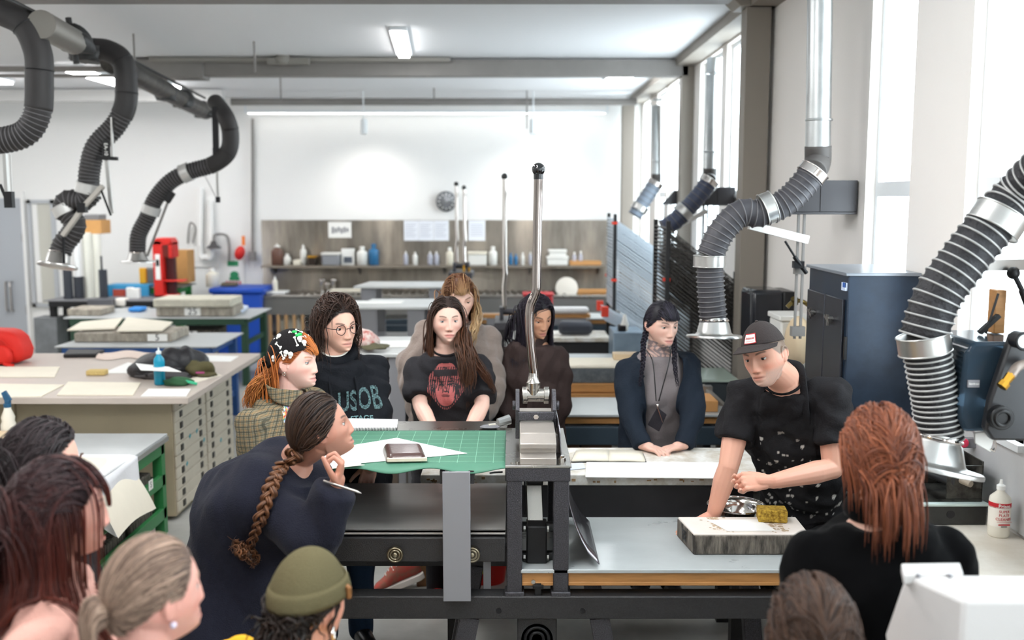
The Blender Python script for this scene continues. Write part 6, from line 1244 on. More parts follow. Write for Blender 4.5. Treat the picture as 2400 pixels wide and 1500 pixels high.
def hair(P, n, style, cols, length, seed=1, r=.0042, part=0., grav=.35, wave=0., wf=60., off=(.003, .014), keep=1., bang=None, lat=1.0, colmap=None, tie=None, var=.25, lo=0., coll=True, back=.25, lenvar=.15, name='hair', flat=.6, cap=True, zc=None, avoid=.060, zmax=2.):
    rg = np.random.default_rng(seed); d = scalp_roots(n, seed, lo, lambda q: q[:, 2] < zmax); n = len(d); roots = d*HE*1.01+HC; az = np.abs(np.arctan2(d[:, 0], d[:, 1])); side = np.sign(d[:, 0]-part)+(d[:, 0] == part)
    lines = []
    if style == 'down':
        d0 = np.stack([side*lat*np.clip(1.2-.4*az, .3, 2), -.15-back*np.ones(n), .25*np.ones(n)], 1)
        L = length*rg.uniform(1-lenvar, 1+lenvar*.3, n)
        sel = np.ones(n, bool)
        if bang is not None:
            bz, baz, bdz = bang; b = (az < baz) & (d[:, 2] > bdz); sel = ~b; rb = roots[b]; db = d[b]; d0b = np.stack([db[:, 0]*.5, np.ones(b.sum()), .15*np.ones(b.sum())], 1)
            lines += hair_sim(P.R, P.hc, P.hs, rb, d0b, np.full(b.sum(), .28), [], grav=.22, seg=.01, off=(.004, .012), zcut=bz, seed=seed)
        lines += hair_sim(P.R, P.hc, P.hs, roots[sel], d0[sel], L[sel], P.coll if coll else [], grav, .014, keep, wave, wf, off, zc, seed, avoid=avoid, sd0=side[sel])
    elif style == 'tie':
        T = np.array(tie); tu = unit((T-HC)/HE); bb = np.zeros(n, bool)
        if bang is not None:
            bz, baz, bdz = bang; bb = (az < baz) & (d[:, 2] > bdz); db = d[bb]; d0b = np.stack([db[:, 0]*.5, np.ones(bb.sum()), .15*np.ones(bb.sum())], 1)
            lines += hair_sim(P.R, P.hc, P.hs, roots[bb], d0b, np.full(bb.sum(), .28), [], grav=.22, seg=.01, off=(.003, .009), zcut=bz, seed=seed)
        for k in np.where(~bb)[0]:
            a = d[k]; th = math.acos(np.clip(np.dot(a, tu), -1, 1)); q = []; o_ = rg.uniform(*off)
            for s in np.linspace(0, 1, 14): u = (math.sin((1-s)*th)*a+math.sin(s*th)*tu)/max(math.sin(th), 1e-3); u = unit(u+np.array((0, 0, -.12*math.sin(s*PI)*rg.uniform(.2, 1)))); q.append(u*(HE*1.01+o_*math.sin(min(1, s*3)*PI/2))+HC)
            lines.append(P.hc+(np.array(q)@P.R.T)*P.hs)
    V, F, C = lock_mesh(lines, r*P.hs, cols, rg, colmap=colmap, var=var, flat=flat)
    if cap:
        hv = MB().ell((0, 0, 0), (1, 1, 1), 64, 40); dv = hv.verts(); ok = scalp(dv/np.linalg.norm(dv, axis=1)[:, None]) > .02; Q = P.hc+((dv*(HE*1.02+.002)+HC)@P.R.T)*P.hs
        f2 = np.array([f for f in hv.f if len(f) == 4 and all(ok[i] for i in f)]); c0 = np.tile(lin(cols[0]), (len(Q), 1)) if colmap is None else colmap(Q, np.zeros(len(Q)), .3)
        F = np.vstack([F, f2+len(V)]); V = np.vstack([V, Q]); C = np.vstack([C, c0])
    return add_obj(name, raw_mesh(name, V, F, HAIRM, True, C), P.root)
def bundle(P, path, n, rad, cols, seed=1, r=.004, wave=.004, name='hair_tail', spread=None, colmap=None, var=.25):
    rg = np.random.default_rng(seed); base = smooth_path(path, 26); T = np.gradient(base, axis=0); lines = []
    for k in range(n):
        u = np.cross(unit(T[0]), unit(rg.normal(size=3))); rr = rad*math.sqrt(rg.uniform(0, 1)); ph = rg.uniform(0, 6.28, 3); s = np.linspace(0, 1, 26)
        prof = np.interp(s, [0, .12, .5, 1], spread or [.55, 1, 1.1, .6])[:, None]; cut = int(26*rg.uniform(.8, 1)); ln = base+unit(u)*rr*prof+wave*np.sin(s[:, None]*16+ph)*s[:, None]**.5; lines.append(ln[:cut])
    V, F, C = lock_mesh(lines, r, cols, rg, var=var, colmap=colmap); return add_obj(name, raw_mesh(name, V, F, HAIRM, True, C), P.root)
def braid(P, path, rad, turns, cols, seed=2, name='braid', tail=.12):
    rg = np.random.default_rng(seed); base = resample(smooth_path(path, 80), 130); T = np.gradient(base, axis=0); lines, rr = [], []
    r0, u0, _ = frame_of(T[0], (0, 1, 0)); s = np.linspace(0, 1, 130)
    taper = np.interp(s, [0, .1, .7, 1], [1.1, 1, .75, .5])
    for k in range(3):
        a = s*turns*2*PI+k*2*PI/3
        c = base+np.outer(np.cos(a)*rad*taper, r0)+np.outer(np.sin(2*a)*rad*.55*taper, u0)
        for j in range(9):
            ph = rg.uniform(0, 6.28); q = rad*.42*math.sqrt(rg.uniform(0, 1)); lines.append(c+np.outer(np.cos(ph+0*s)*q*taper, r0)+np.outer(np.sin(ph+0*s)*q*taper, u0)+rg.normal(size=3)*.001)
    V, F, C = lock_mesh(lines, rad*.26, cols, rg, npt=130, k=5, var=.3, flat=.9); return add_obj(name, raw_mesh(name, V, F, HAIRM, True, C), P.root)
def decal(P, name, mm, ctr, r, u, w, h, nu, nv, fn, off=.003, parent=None):
    """print that follows the cloth: fn(u,v)->colour or None"""
    bv = BVHTree.FromPolygons(P.shV.tolist(), np.asarray(P.shF).tolist()); r = unit(r); u = unit(np.array(u)-r*np.dot(r, u)); n = np.cross(r, u); c = np.array(ctr); V, C, ok = [], [], []
    for i in range(nu):
        for j in range(nv):
            a, b = i/(nu-1), j/(nv-1); o = c+r*(a-.5)*w+u*(b-.5)*h; hit = bv.ray_cast(Vector(o+n*.5), Vector(-n))
            V.append(np.array(hit[0])+n*off if hit[0] is not None else o); cc = fn(a, b); ok.append(cc is not None and hit[0] is not None); C.append(lin(cc) if cc else (0, 0, 0))
    F = [(i*nv+j, (i+1)*nv+j, (i+1)*nv+j+1, i*nv+j+1) for i in range(nu-1) for j in range(nv-1) if all(ok[q] for q in (i*nv+j, (i+1)*nv+j, (i+1)*nv+j+1, i*nv+j+1))]
    return add_obj(name, raw_mesh(name, np.array(V), np.array(F), mm, True, np.array(C)), parent or P.root)
def project_text(P, name, txt, size, ctr, r, u, mm, bold=True, spacing=1., sx=1., off=.004):
    bv = BVHTree.FromPolygons(P.shV.tolist(), np.asarray(P.shF).tolist()); r = unit(r); u = unit(np.array(u)-r*np.dot(r, u)); n = np.cross(r, u); W, F = text_mesh(txt, size, (0, 0, 0), (1, 0, 0), (0, 1, 0), bold=bold, spacing=spacing)
    out = []
    for v in W:
        o = np.array(ctr)+r*v[0]*sx+u*v[1]; h = bv.ray_cast(Vector(o+n*.5), Vector(-n)); out.append(np.array(h[0])+n*off if h[0] is not None else o+n*off)
    MB().add(out, F).build(name, mm, P.root, smooth=0)
def onsurf(P, px, py, off=.006, V=None, F=None):
    bv = BVHTree.FromPolygons((P.shV if V is None else V).tolist(), np.asarray(P.shF if F is None else F).tolist()); o = Vector((0, 0, CAMZ)); d = (at(px, py, 4.)-o).normalized(); h = bv.ray_cast(o, d)
    if h[0] is None: h = bv.find_nearest(at(px, py, P.nb[1])); print('onsurf miss', px, py)
    return np.array(h[0]-d*off), np.array(h[1])
PRINT = mat('cloth_print', '#ffffff', .8, attr='Col')
import time as _t
_T0 = _t.time()
def A3(px, py, Y): return np.array(at(px, py, Y))
BLK = cloth('black_cotton', '#1e1d1f'); BLK2 = cloth('washed_black_cotton', '#29282b'); TROU = cloth('black_trousers', '#1b1b1e'); JEANS = cloth('blue_jeans', '#223449')
def shell(P, name, mm, sc, zlo, off=(0, 0, 0), fn=None, k=56, n=30, zhi=1.):
    """part of a head-shaped shell above a tilted line"""
    V, F = [], []; ph = np.linspace(0, PI/2*.995, n); a = np.linspace(0, 2*PI, k, endpoint=False); rows = []
    for f in np.linspace(0, 1, n):
        row = []
        for x in a:
            d0 = np.array((math.sin(x), math.cos(x))); lo = zlo(x); e = lo*(1-f)+(PI/2-.02)*f
            q = np.array((d0[0]*math.cos(e), d0[1]*math.cos(e), math.sin(e)))*HE*np.array(sc)+HC+np.array(off)
            if fn: q = fn(q, x, f)
            row.append(P.hw(q))
        rows.append(row)
    o = MB().rings(np.array(rows), True).build(name, mm, P.root, smooth=180); return o
# ---------------------------------------------------------------- 1 the man
def mtat(P, V, L, col):
    for c, r in ((A3(1747, 1028, 3.92), .016), (A3(1741, 1040, 3.92), .01), (A3(1955, 1012, 3.82), .009)):
        w = np.clip(1.4-np.linalg.norm((V-c)*np.array((1, .5, 1)), axis=1)/r, 0, 1)[:, None]; col = col*(1-w*.85)+np.array((.03, .035, .04))*w*.85
    return col
M_ = person('man in black cap and paint splashed apron leaning over the limestone slab', 1792, 832, 3.85, -40, -8, 13, hs=1.03, male=True, skin='#d9a48e', hair='#7d6a5c', brow='#6b5548', lip='#b5705f', beard='#a39a92', neck=(1, *A3(1836, 888, 3.98)), pel=A3(1893, 1225, 4.22)-A3(1836, 888, 3.98), taz=-24, sw=.178, bs=1.04, shz=-.085, bust=0,
    arms=[(A3(1952, 1098, 3.86), A3(1812, 1128, 3.70), (-1, -.12, .02), (-.1, .75, -.65), (1.25, 1.3, 1.3, 1.25), .75), (A3(1708, 1092, 3.97), A3(1672, 1208, 3.99), (-.85, -.15, -.4), (-.25, .1, -1), (.15, .12, .12, .15), .2)], blush=.5, iris='#4a4a48', tattoo=mtat, nose=1.1, vox=.0026, gaze=-.3, lid=.1, jaw=.34)
shirt(M_, 'tshirt', BLK, .66, .014, 1.06, 1.06, -.12, sr=(.078, .07, .05), wr=.006, seed=3, bust=0, collar=(.071, -.006))
legs(M_, TROU, knee=(0, .0))
_sp = np.random.default_rng(5); SPL = [(_sp.normal(.45, .22), _sp.normal(.55, .14), _sp.uniform(.003, .011), _sp.uniform(.3, 1)) for _ in range(60)]+[(_sp.uniform(.1, .9), _sp.uniform(.02, .35), _sp.uniform(.003, .01), _sp.uniform(.3, 1)) for _ in range(50)]
def apr(u, v):
    hw = .5 if v < .58 else (.5-.22*min(1, (v-.58)/.1) if v < .68 else .28)
    if abs(u-.5) > hw or v > .93-.06*(1-abs(u-.5)/.28): return None
    for a, b, r, g in SPL:
        if ((u-a)*.46)**2+((v-b)*.9)**2 < r*r: return '#b9b6b0' if g > .5 else '#8d8a86'
    return '#1b1b1d'
APRON = mat('apron_canvas', '#1b1b1d', .8, attr='Col', bump=.2, bscale=160, spec=.2)
m = MB(); torso(m, M_.pel, M_.nb, M_.T, 1.12, 1.12, .026, -.62, .12, [.2, .195, .18, .152, .16, .15, .1, .06], [.16, .145, .125, .108, .11, .09, .07, .06]); V_, Fv = remesh(m, .009, 6); V_ = wrinkle(V_, Fv, .008, 12, 24)
Csk = np.tile(lin('#1d1d1f'), (len(V_), 1)); 
for _ in range(70):
    c = V_[_sp.integers(len(V_))]; w = np.clip(1.5-np.linalg.norm((V_-c)*np.array((1.6, 1, 1)), axis=1)/_sp.uniform(.008, .02), 0, 1)[:, None]*_sp.uniform(.2, .9); Csk = Csk*(1-w)+np.array(lin('#aaa7a1'))*w
add_obj('apron', raw_mesh('apron', V_, Fv, APRON, True, Csk), M_.root)
decal(M_, 'apron', APRON, M_.pel*.45+M_.nb*.55, M_.T[:, 0]*-1, M_.T[:, 2], .40, .60, 90, 120, lambda u, v: apr(u, .25+v*.75), .007)
for s in (-1, 1):
    tb = [M_.nb+M_.T@np.array((s*.085, .105, -.2)), M_.nb+M_.T@np.array((s*.088, .09, -.1)), M_.nb+M_.T@np.array((s*.082, .03, -.012)), M_.nb+M_.T@np.array((s*.06, -.055, .025)), M_.nb+M_.T@np.array((0, -.085, .03))]
    MB().tube(smooth_path(tb, 16), .015, 8, flat=.22, up0=M_.T[:, 1]).build('apron_strap', BLK, M_.root, smooth=180)
CAPC = cloth('faded_black_cap', '#3a3433', bump=.3)
shell(M_, 'cap_crown', CAPC, (1.075, 1.075, 1.12), lambda x: .36+.10*math.cos(x)-.0, (0, -.002, 0), fn=lambda q, x, f: q*(1+.006*(abs(math.sin(3*x)) < .06)))
def brim(u, v):
    x = (u-.5)*2; xx = x*.083; y0 = .103*math.sqrt(max(0, 1-(xx/.0875)**2)); y1 = y0+.073*math.sqrt(max(.0, 1-x*x*.96)); y = y0*(1-v)+y1*v; return M_.hw((xx, y-.004, .064-.016*x*x-.012*v))
o = MB().grid(brim, 30, 10).build('cap_brim', CAPC, M_.root, smooth=180); so = o.modifiers.new('s', 'SOLIDIFY'); so.thickness = .004
def capp(x, z, o=.0): a = x/.085; e = math.asin(min(.98, z/.131)); return np.array((math.sin(a)*math.cos(e)*HE[0]*1.085, math.cos(a)*math.cos(e)*HE[1]*1.085, math.sin(e)*HE[2]*1.13))+HC+np.array((0, o, 0))
def patchg(w, h, o, mm, nm, z0=.083): MB().grid(lambda u, v: M_.hw(capp((u-.5)*w-.0, z0+(v-.5)*h, o)), 14, 8).build(nm, mm, M_.root, smooth=180)
patchg(.062, .034, .003, mat('patch_red', '#b5262c', .7), 'cap_patch'); patchg(.056, .028, .0042, mat('patch_white', '#efe6e0', .8), 'cap_patch')
W, F = text_mesh('Antisocial', .0125, (0, 0, 0), (1, 0, 0), (0, 1, 0), bold=True, shear=.2); MB().add([M_.hw(capp(-v[0], .0855+v[1], .0054)) for v in W], F).build('lettering', REDINK, M_.root, smooth=0)
W, F = text_mesh('SKATEBOARD SHOP', .0045, (0, 0, 0), (1, 0, 0), (0, 1, 0)); MB().add([M_.hw(capp(-v[0], .0745+v[1], .0054)) for v in W], F).build('lettering', REDINK, M_.root, smooth=0)
MB().ell(M_.hw((0, -.002, .131)), (.007,)*3).build('cap_button', CAPC, M_.root)
# ---------------------------------------------------------------- 2 woman with braids and fringe
def btat(P, V, L, col):
    q = (V-P.nb)@P.T; w = ((q[:, 2] > -.07) & (L[:, 2] < -.085) & (np.linalg.norm(L[:, :2], axis=1) < .13)).astype(float)
    n = np.sin(V[:, 0]*150+3*np.sin(V[:, 2]*90))*np.sin(V[:, 2]*130+2*np.sin(V[:, 0]*70)); w = w*(.35+.6*(n > -.1)); w = w[:, None]*.8; return col*(1-w)+np.array(lin('#4d5663'))*w
B = person('woman with black fringe and thin braids, dark cardigan and neck tattoos', 1551, 760, 4.97, 23, -8, -2, hs=.99, skin='#e0b7a6', hair='#17141a', brow='#1d181a', lip='#b8706c', neck=(0, .03, -.132), pel=(.02, .12, -.56), taz=8, sw=.158, makeup=.5,
    arms=[(A3(1624, 965, 4.88), np.array(atz(1604, 1042, .9)), np.array(atz(1548, 1057, .885))-np.array(atz(1604, 1042, .9)), (-.1, -.1, -1), (.25, .25, .3, .35), .2), (A3(1478, 970, 4.88), np.array(atz(1504, 1042, .9)), np.array(atz(1556, 1060, .885))-np.array(atz(1504, 1042, .9)), (.1, -.1, -1), (.25, .25, .3, .35), .2)], iris='#4f5a52', tattoo=btat, lid=.06, gaze=.3)
TEE = cloth('taupe_grey_tee', '#847c7d'); shirt(B, 'tshirt', TEE, 0, .004, .98, 1.05, -.35, wr=.003, seed=8, bust=.024, rx=[.17, .16, .15, .135, .150, .150, .10, .07])
CARD2 = cloth('blue_black_cardigan', '#1d2530')
m = MB(); torso(m, B.pel, B.nb, B.T, 1.10, 1.12, .026, -.5, .93, [.19, .18, .165, .15, .162, .155, .11, .07], [.13, .125, .12, .11, .112, .092, .075, .062], .01)
for sh, el, w in B.arm:
    m.caps(B.nb-B.T[:, 2]*.075, .062, sh, .07); d = unit(w-el); m.tube(smooth_path([sh, sh*.5+el*.5, el, el*.5+w*.5, w+d*.01], 16), np.interp(np.linspace(0, 1, 16), [0, .5, 1], [.07, .062, .046]), 20); m.ell(sh, (.066,)*3); m.ell(el, (.058,)*3)
V_, Fv = remesh(m, .0075, 6); V_ = wrinkle(V_, Fv, .005, 4, 34); q = (V_-B.pel)@B.T; tt = q[:, 2]/np.linalg.norm(B.nb-B.pel)
keep = ~((q[:, 1] > -.02) & (np.abs(q[:, 0]-.0) < .072+.03*np.sin(tt*2.2)+.02*(tt < .3)) & (tt < 1.1)); armd = np.min([np.linalg.norm(V_-(el*(1-s)+w*s), axis=1) for sh, el, w in B.arm for s in np.linspace(0, 1, 8)], axis=0); keep |= armd < .085
armu = np.min([np.linalg.norm(V_-(sh*(1-s)+el*s), axis=1) for sh, el, w in B.arm for s in np.linspace(.25, 1, 8)], axis=0); keep |= armu < .088
kf = keep[Fv].all(1); Fk = Fv[kf]; E_2 = np.sort(edges_of(Fk), axis=1); u_, c_ = np.unique(E_2, axis=0, return_counts=True); bd = u_[c_ == 1]; cnt = np.bincount(bd.ravel(), minlength=len(V_)).astype(float)[:, None]; on = cnt[:, 0] > 0
for _ in range(25):
    S_ = np.stack([np.bincount(bd[:, 0], V_[bd[:, 1], k], len(V_))+np.bincount(bd[:, 1], V_[bd[:, 0], k], len(V_)) for k in range(3)], 1); V_[on] += (S_[on]/cnt[on]-V_[on])*.6
o = add_obj('cardigan', raw_mesh('cardigan', V_, Fk, CARD2), B.root); so = o.modifiers.new('s', 'SOLIDIFY'); so.thickness = .006; so.offset = -1
hair(B, 1100, 'tie', ('#15131a', '#2a2633'), None, 5, .0032, tie=(0, -.09, -.055), bang=(.036, math.radians(66), .3), off=(.003, .008))
for s, px in ((1, 1505), (-1, 1588)): braid(B, [B.hw((s*.07, -.02, -.03)), A3(1508 if s > 0 else 1580, 805, 4.93), A3(1507 if s > 0 else 1581, 850, 4.88), A3(1499 if s > 0 else 1588, 905, 4.86)], .0105, 6, ('#15131a', '#2d2936'), 3+s)
for s, x in ((1, 1530), (-1, 1568)): MB().tube(smooth_path([B.nb+B.T@np.array((s*.065, -.0, .0)), A3(x, 850, 4.87), A3(1541+s*-3, 940, 4.83)], 12), .003, 6).build('lanyard', BLACKP, B.root, smooth=180)
MB().prism([A3(1541, 955, 4.81), A3(1563, 972, 4.81), A3(1545, 1012, 4.82), A3(1518, 996, 4.82)], (0, .012, 0)).build('pendant_purse', cloth('dark_leather_purse', '#29272c', bump=.1), B.root, bevel=.003)
MB().bar(A3(1541, 955, 4.805), A3(1553, 990, 4.805), .003, .003).ell(A3(1541, 950, 4.81), (.008,)*3).build('purse_zip', CHROME, B.root); legs(B, TROU)
# ---------------------------------------------------------------- 3 woman in printed t-shirt
T = person('woman with long brown hair in black t-shirt with pink portrait print', 1047, 752, 4.9, 12, 3, 0, skin='#e6bcab', hair='#33241d', brow='#4a372c', lip='#c0706b', neck=(0, .02, -.130), pel=(.02, .12, -.56), taz=4, sw=.16,
    arms=[(A3(1130, 950, 4.8), A3(1092, 1022, 4.62), (-.5, -.6, -.4), (.2, 0, -1), (.4,)*4, .3), (A3(985, 950, 4.8), A3(1022, 1022, 4.62), (.5, -.6, -.4), (-.2, 0, -1), (.4,)*4, .3)], iris='#6f7f86', blush=.4, gaze=.25, lid=.05)
shirt(T, 'tshirt', BLK2, .85, .022, 1.12, 1.1, -.3, sr=(.080, .07, .05), wr=.006, seed=11, collar=(.066, -.004))
legs(T, TROU, RED)
_pr = np.random.default_rng(4); LOC = [(a, _pr.uniform(.62, .72), _pr.uniform(.25, .5)) for a in np.linspace(.12, .88, 17)]
def face_print(u, v):
    x, y = (u-.5)*2, (v-.5)*2; out = x*x/.92+(y*y)/.96+.05*math.sin(9*math.atan2(y, x)); 
    if out > 1 or (y < -.2 and abs(x) > .95-(-.2-y)*.95): return None
    P_, D = '#b4605e', '#2a2427'; fx = x/.56
    for a, b, l in LOC:
        if abs(u-a-.02*math.sin(v*14+a*20)) < .014 and b-l*(.55+1.1*abs(a-.5)) < v < .9: return D
    if .42 < y < .7 and abs(x) < .62: return D
    if ((abs(x)-.22)/.13)**2+((y-.08)/.045)**2 < 1: return D
    if ((abs(x)-.22)/.17)**2+((y-.2)/.03)**2 < 1: return D
    if (x/.13)**2+((y+.17)/.045)**2 < 1 and y < -.165: return D
    if (x/.24)**2+((y+.36)/.05)**2 < 1 and abs(y+.36) > .012: return D
    if .86 < (fx*fx*.9+(y+.1)**2/.62) < 1.02 and y < .1: return D
    if fx*fx+(y+.1)**2/.6 > 1.0 and y < .3 and abs(math.sin(u*60+v*9)) > .55: return D
    if abs(math.sin(u*83)*math.sin(v*71)) > .93: return '#8d4a4a'
    return P_
decal(T, 'shirt_print', PRINT, A3(1041, 917, 4.7), (1, 0, 0), (0, 0, 1), .185, .24, 90, 110, face_print, .004)
hair(T, 1300, 'down', ('#2e211b', '#5a3b28'), np.full(1, .56), 9, .0032, part=-.004, off=(.002, .012), grav=.32, wave=.05, wf=25, lat=1.15, back=.45, lenvar=.25, colmap=lambda P, s, w: np.array(lin('#2d211d'))*(1-s[:, None])+np.array(lin('#5d3824'))*s[:, None]*(.7+.5*w))
bundle(T, [T.hw((-.085, -.0, -.04)), A3(1086, 815, 4.78), A3(1095, 860, 4.68), A3(1096, 920, 4.66)], 200, .04, ('#35251d', '#5d3a26'), 4, .0028, .006, spread=[.5, 1, 1.2, .9]); bundle(T, [T.hw((-.09, -.03, -.05)), A3(1105, 830, 4.8), A3(1135, 875, 4.76), A3(1166, 925, 4.8)], 80, .022, ('#35251d', '#5a3827'), 5, .0028, .005)
# ---------------------------------------------------------------- 4 woman behind in taupe sweater
K = person('woman with brown fringe in taupe knit sweater standing behind', 1077, 697, 5.3, 14, -18, 4, skin='#e3bba9', hair='#5e3b26', brow='#6b4a35', lip='#c4756d', neck=(0, .045, -.13), pel=(-.05, .1, -.56), taz=2, sw=.165,
    arms=[(A3(1148, 905, 5.3), A3(1120, 985, 5.2), (-.5, -.3, -.8), (.3, 0, -1), (.4,)*4, .3), (A3(968, 865, 5.3), A3(985, 985, 5.2), (.5, -.4, -.8), (-.3, 0, -1), (.4,)*4, .3)], lid=.2, iris='#6b6f60')
shirt(K, 'sweater', cloth('taupe_knit', '#8f8078', bump=.6, bscale=220, sheen=.3), 1, .035, 1.12, 1.15, -.25, sr=(.1, .092, .06), wr=.006, seed=14, collar=(.07, .0)); legs(K, JEANS)
hair(K, 1000, 'down', ('#5b3722', '#94633c'), np.full(1, .4), 15, .0032, bang=(.05, math.radians(42), .45), off=(.003, .014), grav=.3, wave=.12, wf=40, lenvar=.35, lat=1.1, colmap=lambda P, s, w: np.array(lin('#5b3722'))*(1-s[:, None])+np.array(lin('#a9845c'))*s[:, None]*(.6+.6*w))
bundle(K, [K.hw((-.085, .02, -.03)), K.hw((-.085, .05, -.09)), A3(1112, 775, 5.12), A3(1098, 830, 5.1)], 50, .024, ('#8a6a48', '#b59a74'), 5, .0042, .008)
# ---------------------------------------------------------------- 5 woman in brown shirt
N = person('woman with long black hair in dark brown button shirt behind the lever', 1257, 742, 5.4, 30, -16, 2, skin='#c99679', hair='#15121a', brow='#1f1817', lip='#a5605a', neck=(0, .03, -.132), pel=(-.02, .08, -.55), taz=-4, sw=.152, lid=.18, makeup=.4,
    arms=[(A3(1310, 930, 5.4), A3(1296, 1010, 5.42), (-.4, .4, -.8), (0, 1, 0), (.4,)*4, .3), (A3(1182, 935, 5.4), A3(1198, 1010, 5.42), (.4, .4, -.8), (0, 1, 0), (.4,)*4, .3)])
BRN = cloth('dark_brown_twill', '#3b2f2d'); shirt(N, 'button_shirt', BRN, 1, .024, 1.08, 1.1, -.35, sr=(.082, .07, .05), wr=.007, seed=17); legs(N, TROU)
for s in (-1, 1): MB().grid(lambda u, v, s=s: N.nb+N.T@np.array((s*(.015+.075*u-.012*v), .075-.10*u*u+.012*v, .018-.065*v*(1-.3*u)+.01*u)), 10, 6).build('collar', BRN, N.root, smooth=180)
MB().bar(N.nb+N.T@np.array((0, .122, -.1)), N.nb+N.T@np.array((0, .155, -.5)), .028, .004, N.T[:, 1]).build('placket', BRN, N.root)
hair(N, 1000, 'down', ('#131017', '#2b2530'), np.full(1, .38), 19, .0032, part=.012, off=(.003, .016), grav=.33, wave=.05, wf=24, lat=1.2, lenvar=.2)
# ---------------------------------------------------------------- 6 person with curly hair, glasses, hoodie
H = person('person with curly dark hair and round glasses in black hooded sweatshirt', 790, 765, 4.4, 40, -3, 2, skin='#dfb09c', hair='#2b1f1b', brow='#2a1e1a', lip='#bb7a70', neck=(0, .03, -.132), pel=(.0, .08, -.55), taz=24, sw=.175, gaze=.2,
    arms=[(A3(880, 985, 4.4), A3(872, 1075, 4.35), (-.2, -.3, -.9), (0, .5, 0), (.4,)*4, .3), (A3(690, 985, 4.45), A3(720, 1090, 4.35), (.2, -.3, -.9), (0, .5, 0), (.4,)*4, .3)])
HOOD = cloth('navy_black_fleece', '#15171c'); shirt(H, 'hoodie', HOOD, 1, .034, 1.12, 1.12, -.22, sr=(.1, .085, .058), wr=.007, seed=21); legs(H, JEANS)
MB().torus(H.nb+H.T@np.array((0, -.02, .012)), .082, .026, H.T[:, 2]+H.T[:, 1]*.4, k=36, q=12, sx=1.1).ell(H.nb+H.T@np.array((0, -.13, -.03)), (.1, .05, .09), rot=H.T).build('hood', HOOD, H.root, smooth=180); MB().torus(H.nb+H.T@np.array((0, .0, .022)), .058, .006, H.T[:, 2]+H.T[:, 1]*.3, k=30).build('tee_collar', mat('white_tee', '#e4e0d8', .8), H.root, smooth=180)
for s in (-1, 1): MB().tube(smooth_path([H.nb+H.T@np.array((s*.055, .085, -.03)), H.nb+H.T@np.array((s*.06, .15, -.13)), H.nb+H.T@np.array((s*.05, .172, -.3))], 12), .006, 8).build('drawstring', HOOD, H.root, smooth=180)
TEAL = mat('teal_print', '#9cc6c9', .8, var=.5, vscale=160, col2='#1b2226'); hx = unit(A3(900, 950, 4.3)-A3(760, 952, 4.2)); cx = onsurf(H, 842, 938, 0)[0]
project_text(H, 'lettering', 'USOB', .125, cx, -H.T[:, 0], H.T[:, 2], TEAL, True, 1.0, .62); project_text(H, 'lettering', 'STAGE', .032, cx-H.T[:, 2]*.075, -H.T[:, 0], H.T[:, 2], mat('teal_plain', '#9cc6c9', .8), True); project_text(H, 'lettering', '1991', .03, cx-H.T[:, 2]*.108, -H.T[:, 0], H.T[:, 2], MATS['teal_plain'], True)
hair(H, 2300, 'down', ('#221815', '#453026'), np.full(1, .34), 23, .0023, part=.01, off=(.004, .034), grav=.26, wave=.22, wf=65, lat=.9, lenvar=.3, back=.45, avoid=.06, lo=.07)
def glasses(P, mm, r=.0215, rx=1.):
    m = MB(); 
    for s in (-1, 1): m.tube([P.hw((s*.033+r*rx*math.cos(a), .099-.006*abs(math.cos(a)+s*0)-.004*(s*math.cos(a) > .5), .001+r*math.sin(a))) for a in np.linspace(0, 2*PI, 28, endpoint=False)], .0016, 6, closed=True); m.tube([P.hw((s*.054, .094, .006)), P.hw((s*.074, .075, .008)), P.hw((s*.08, -.005, .01))], .0016, 6)
    m.tube([P.hw((-.011, .1, .004)), P.hw((0, .104, .007)), P.hw((.011, .1, .004))], .0016, 6); return m.build('glasses', mm, P.root, smooth=60)
glasses(H, mat('dark_wire_frame', '#2a2022', .3, .6)); MB().torus(H.hw((.08, -.004, -.045)), .008, .002, H.R[:, 0]).build('earring', BRASS, H.root)
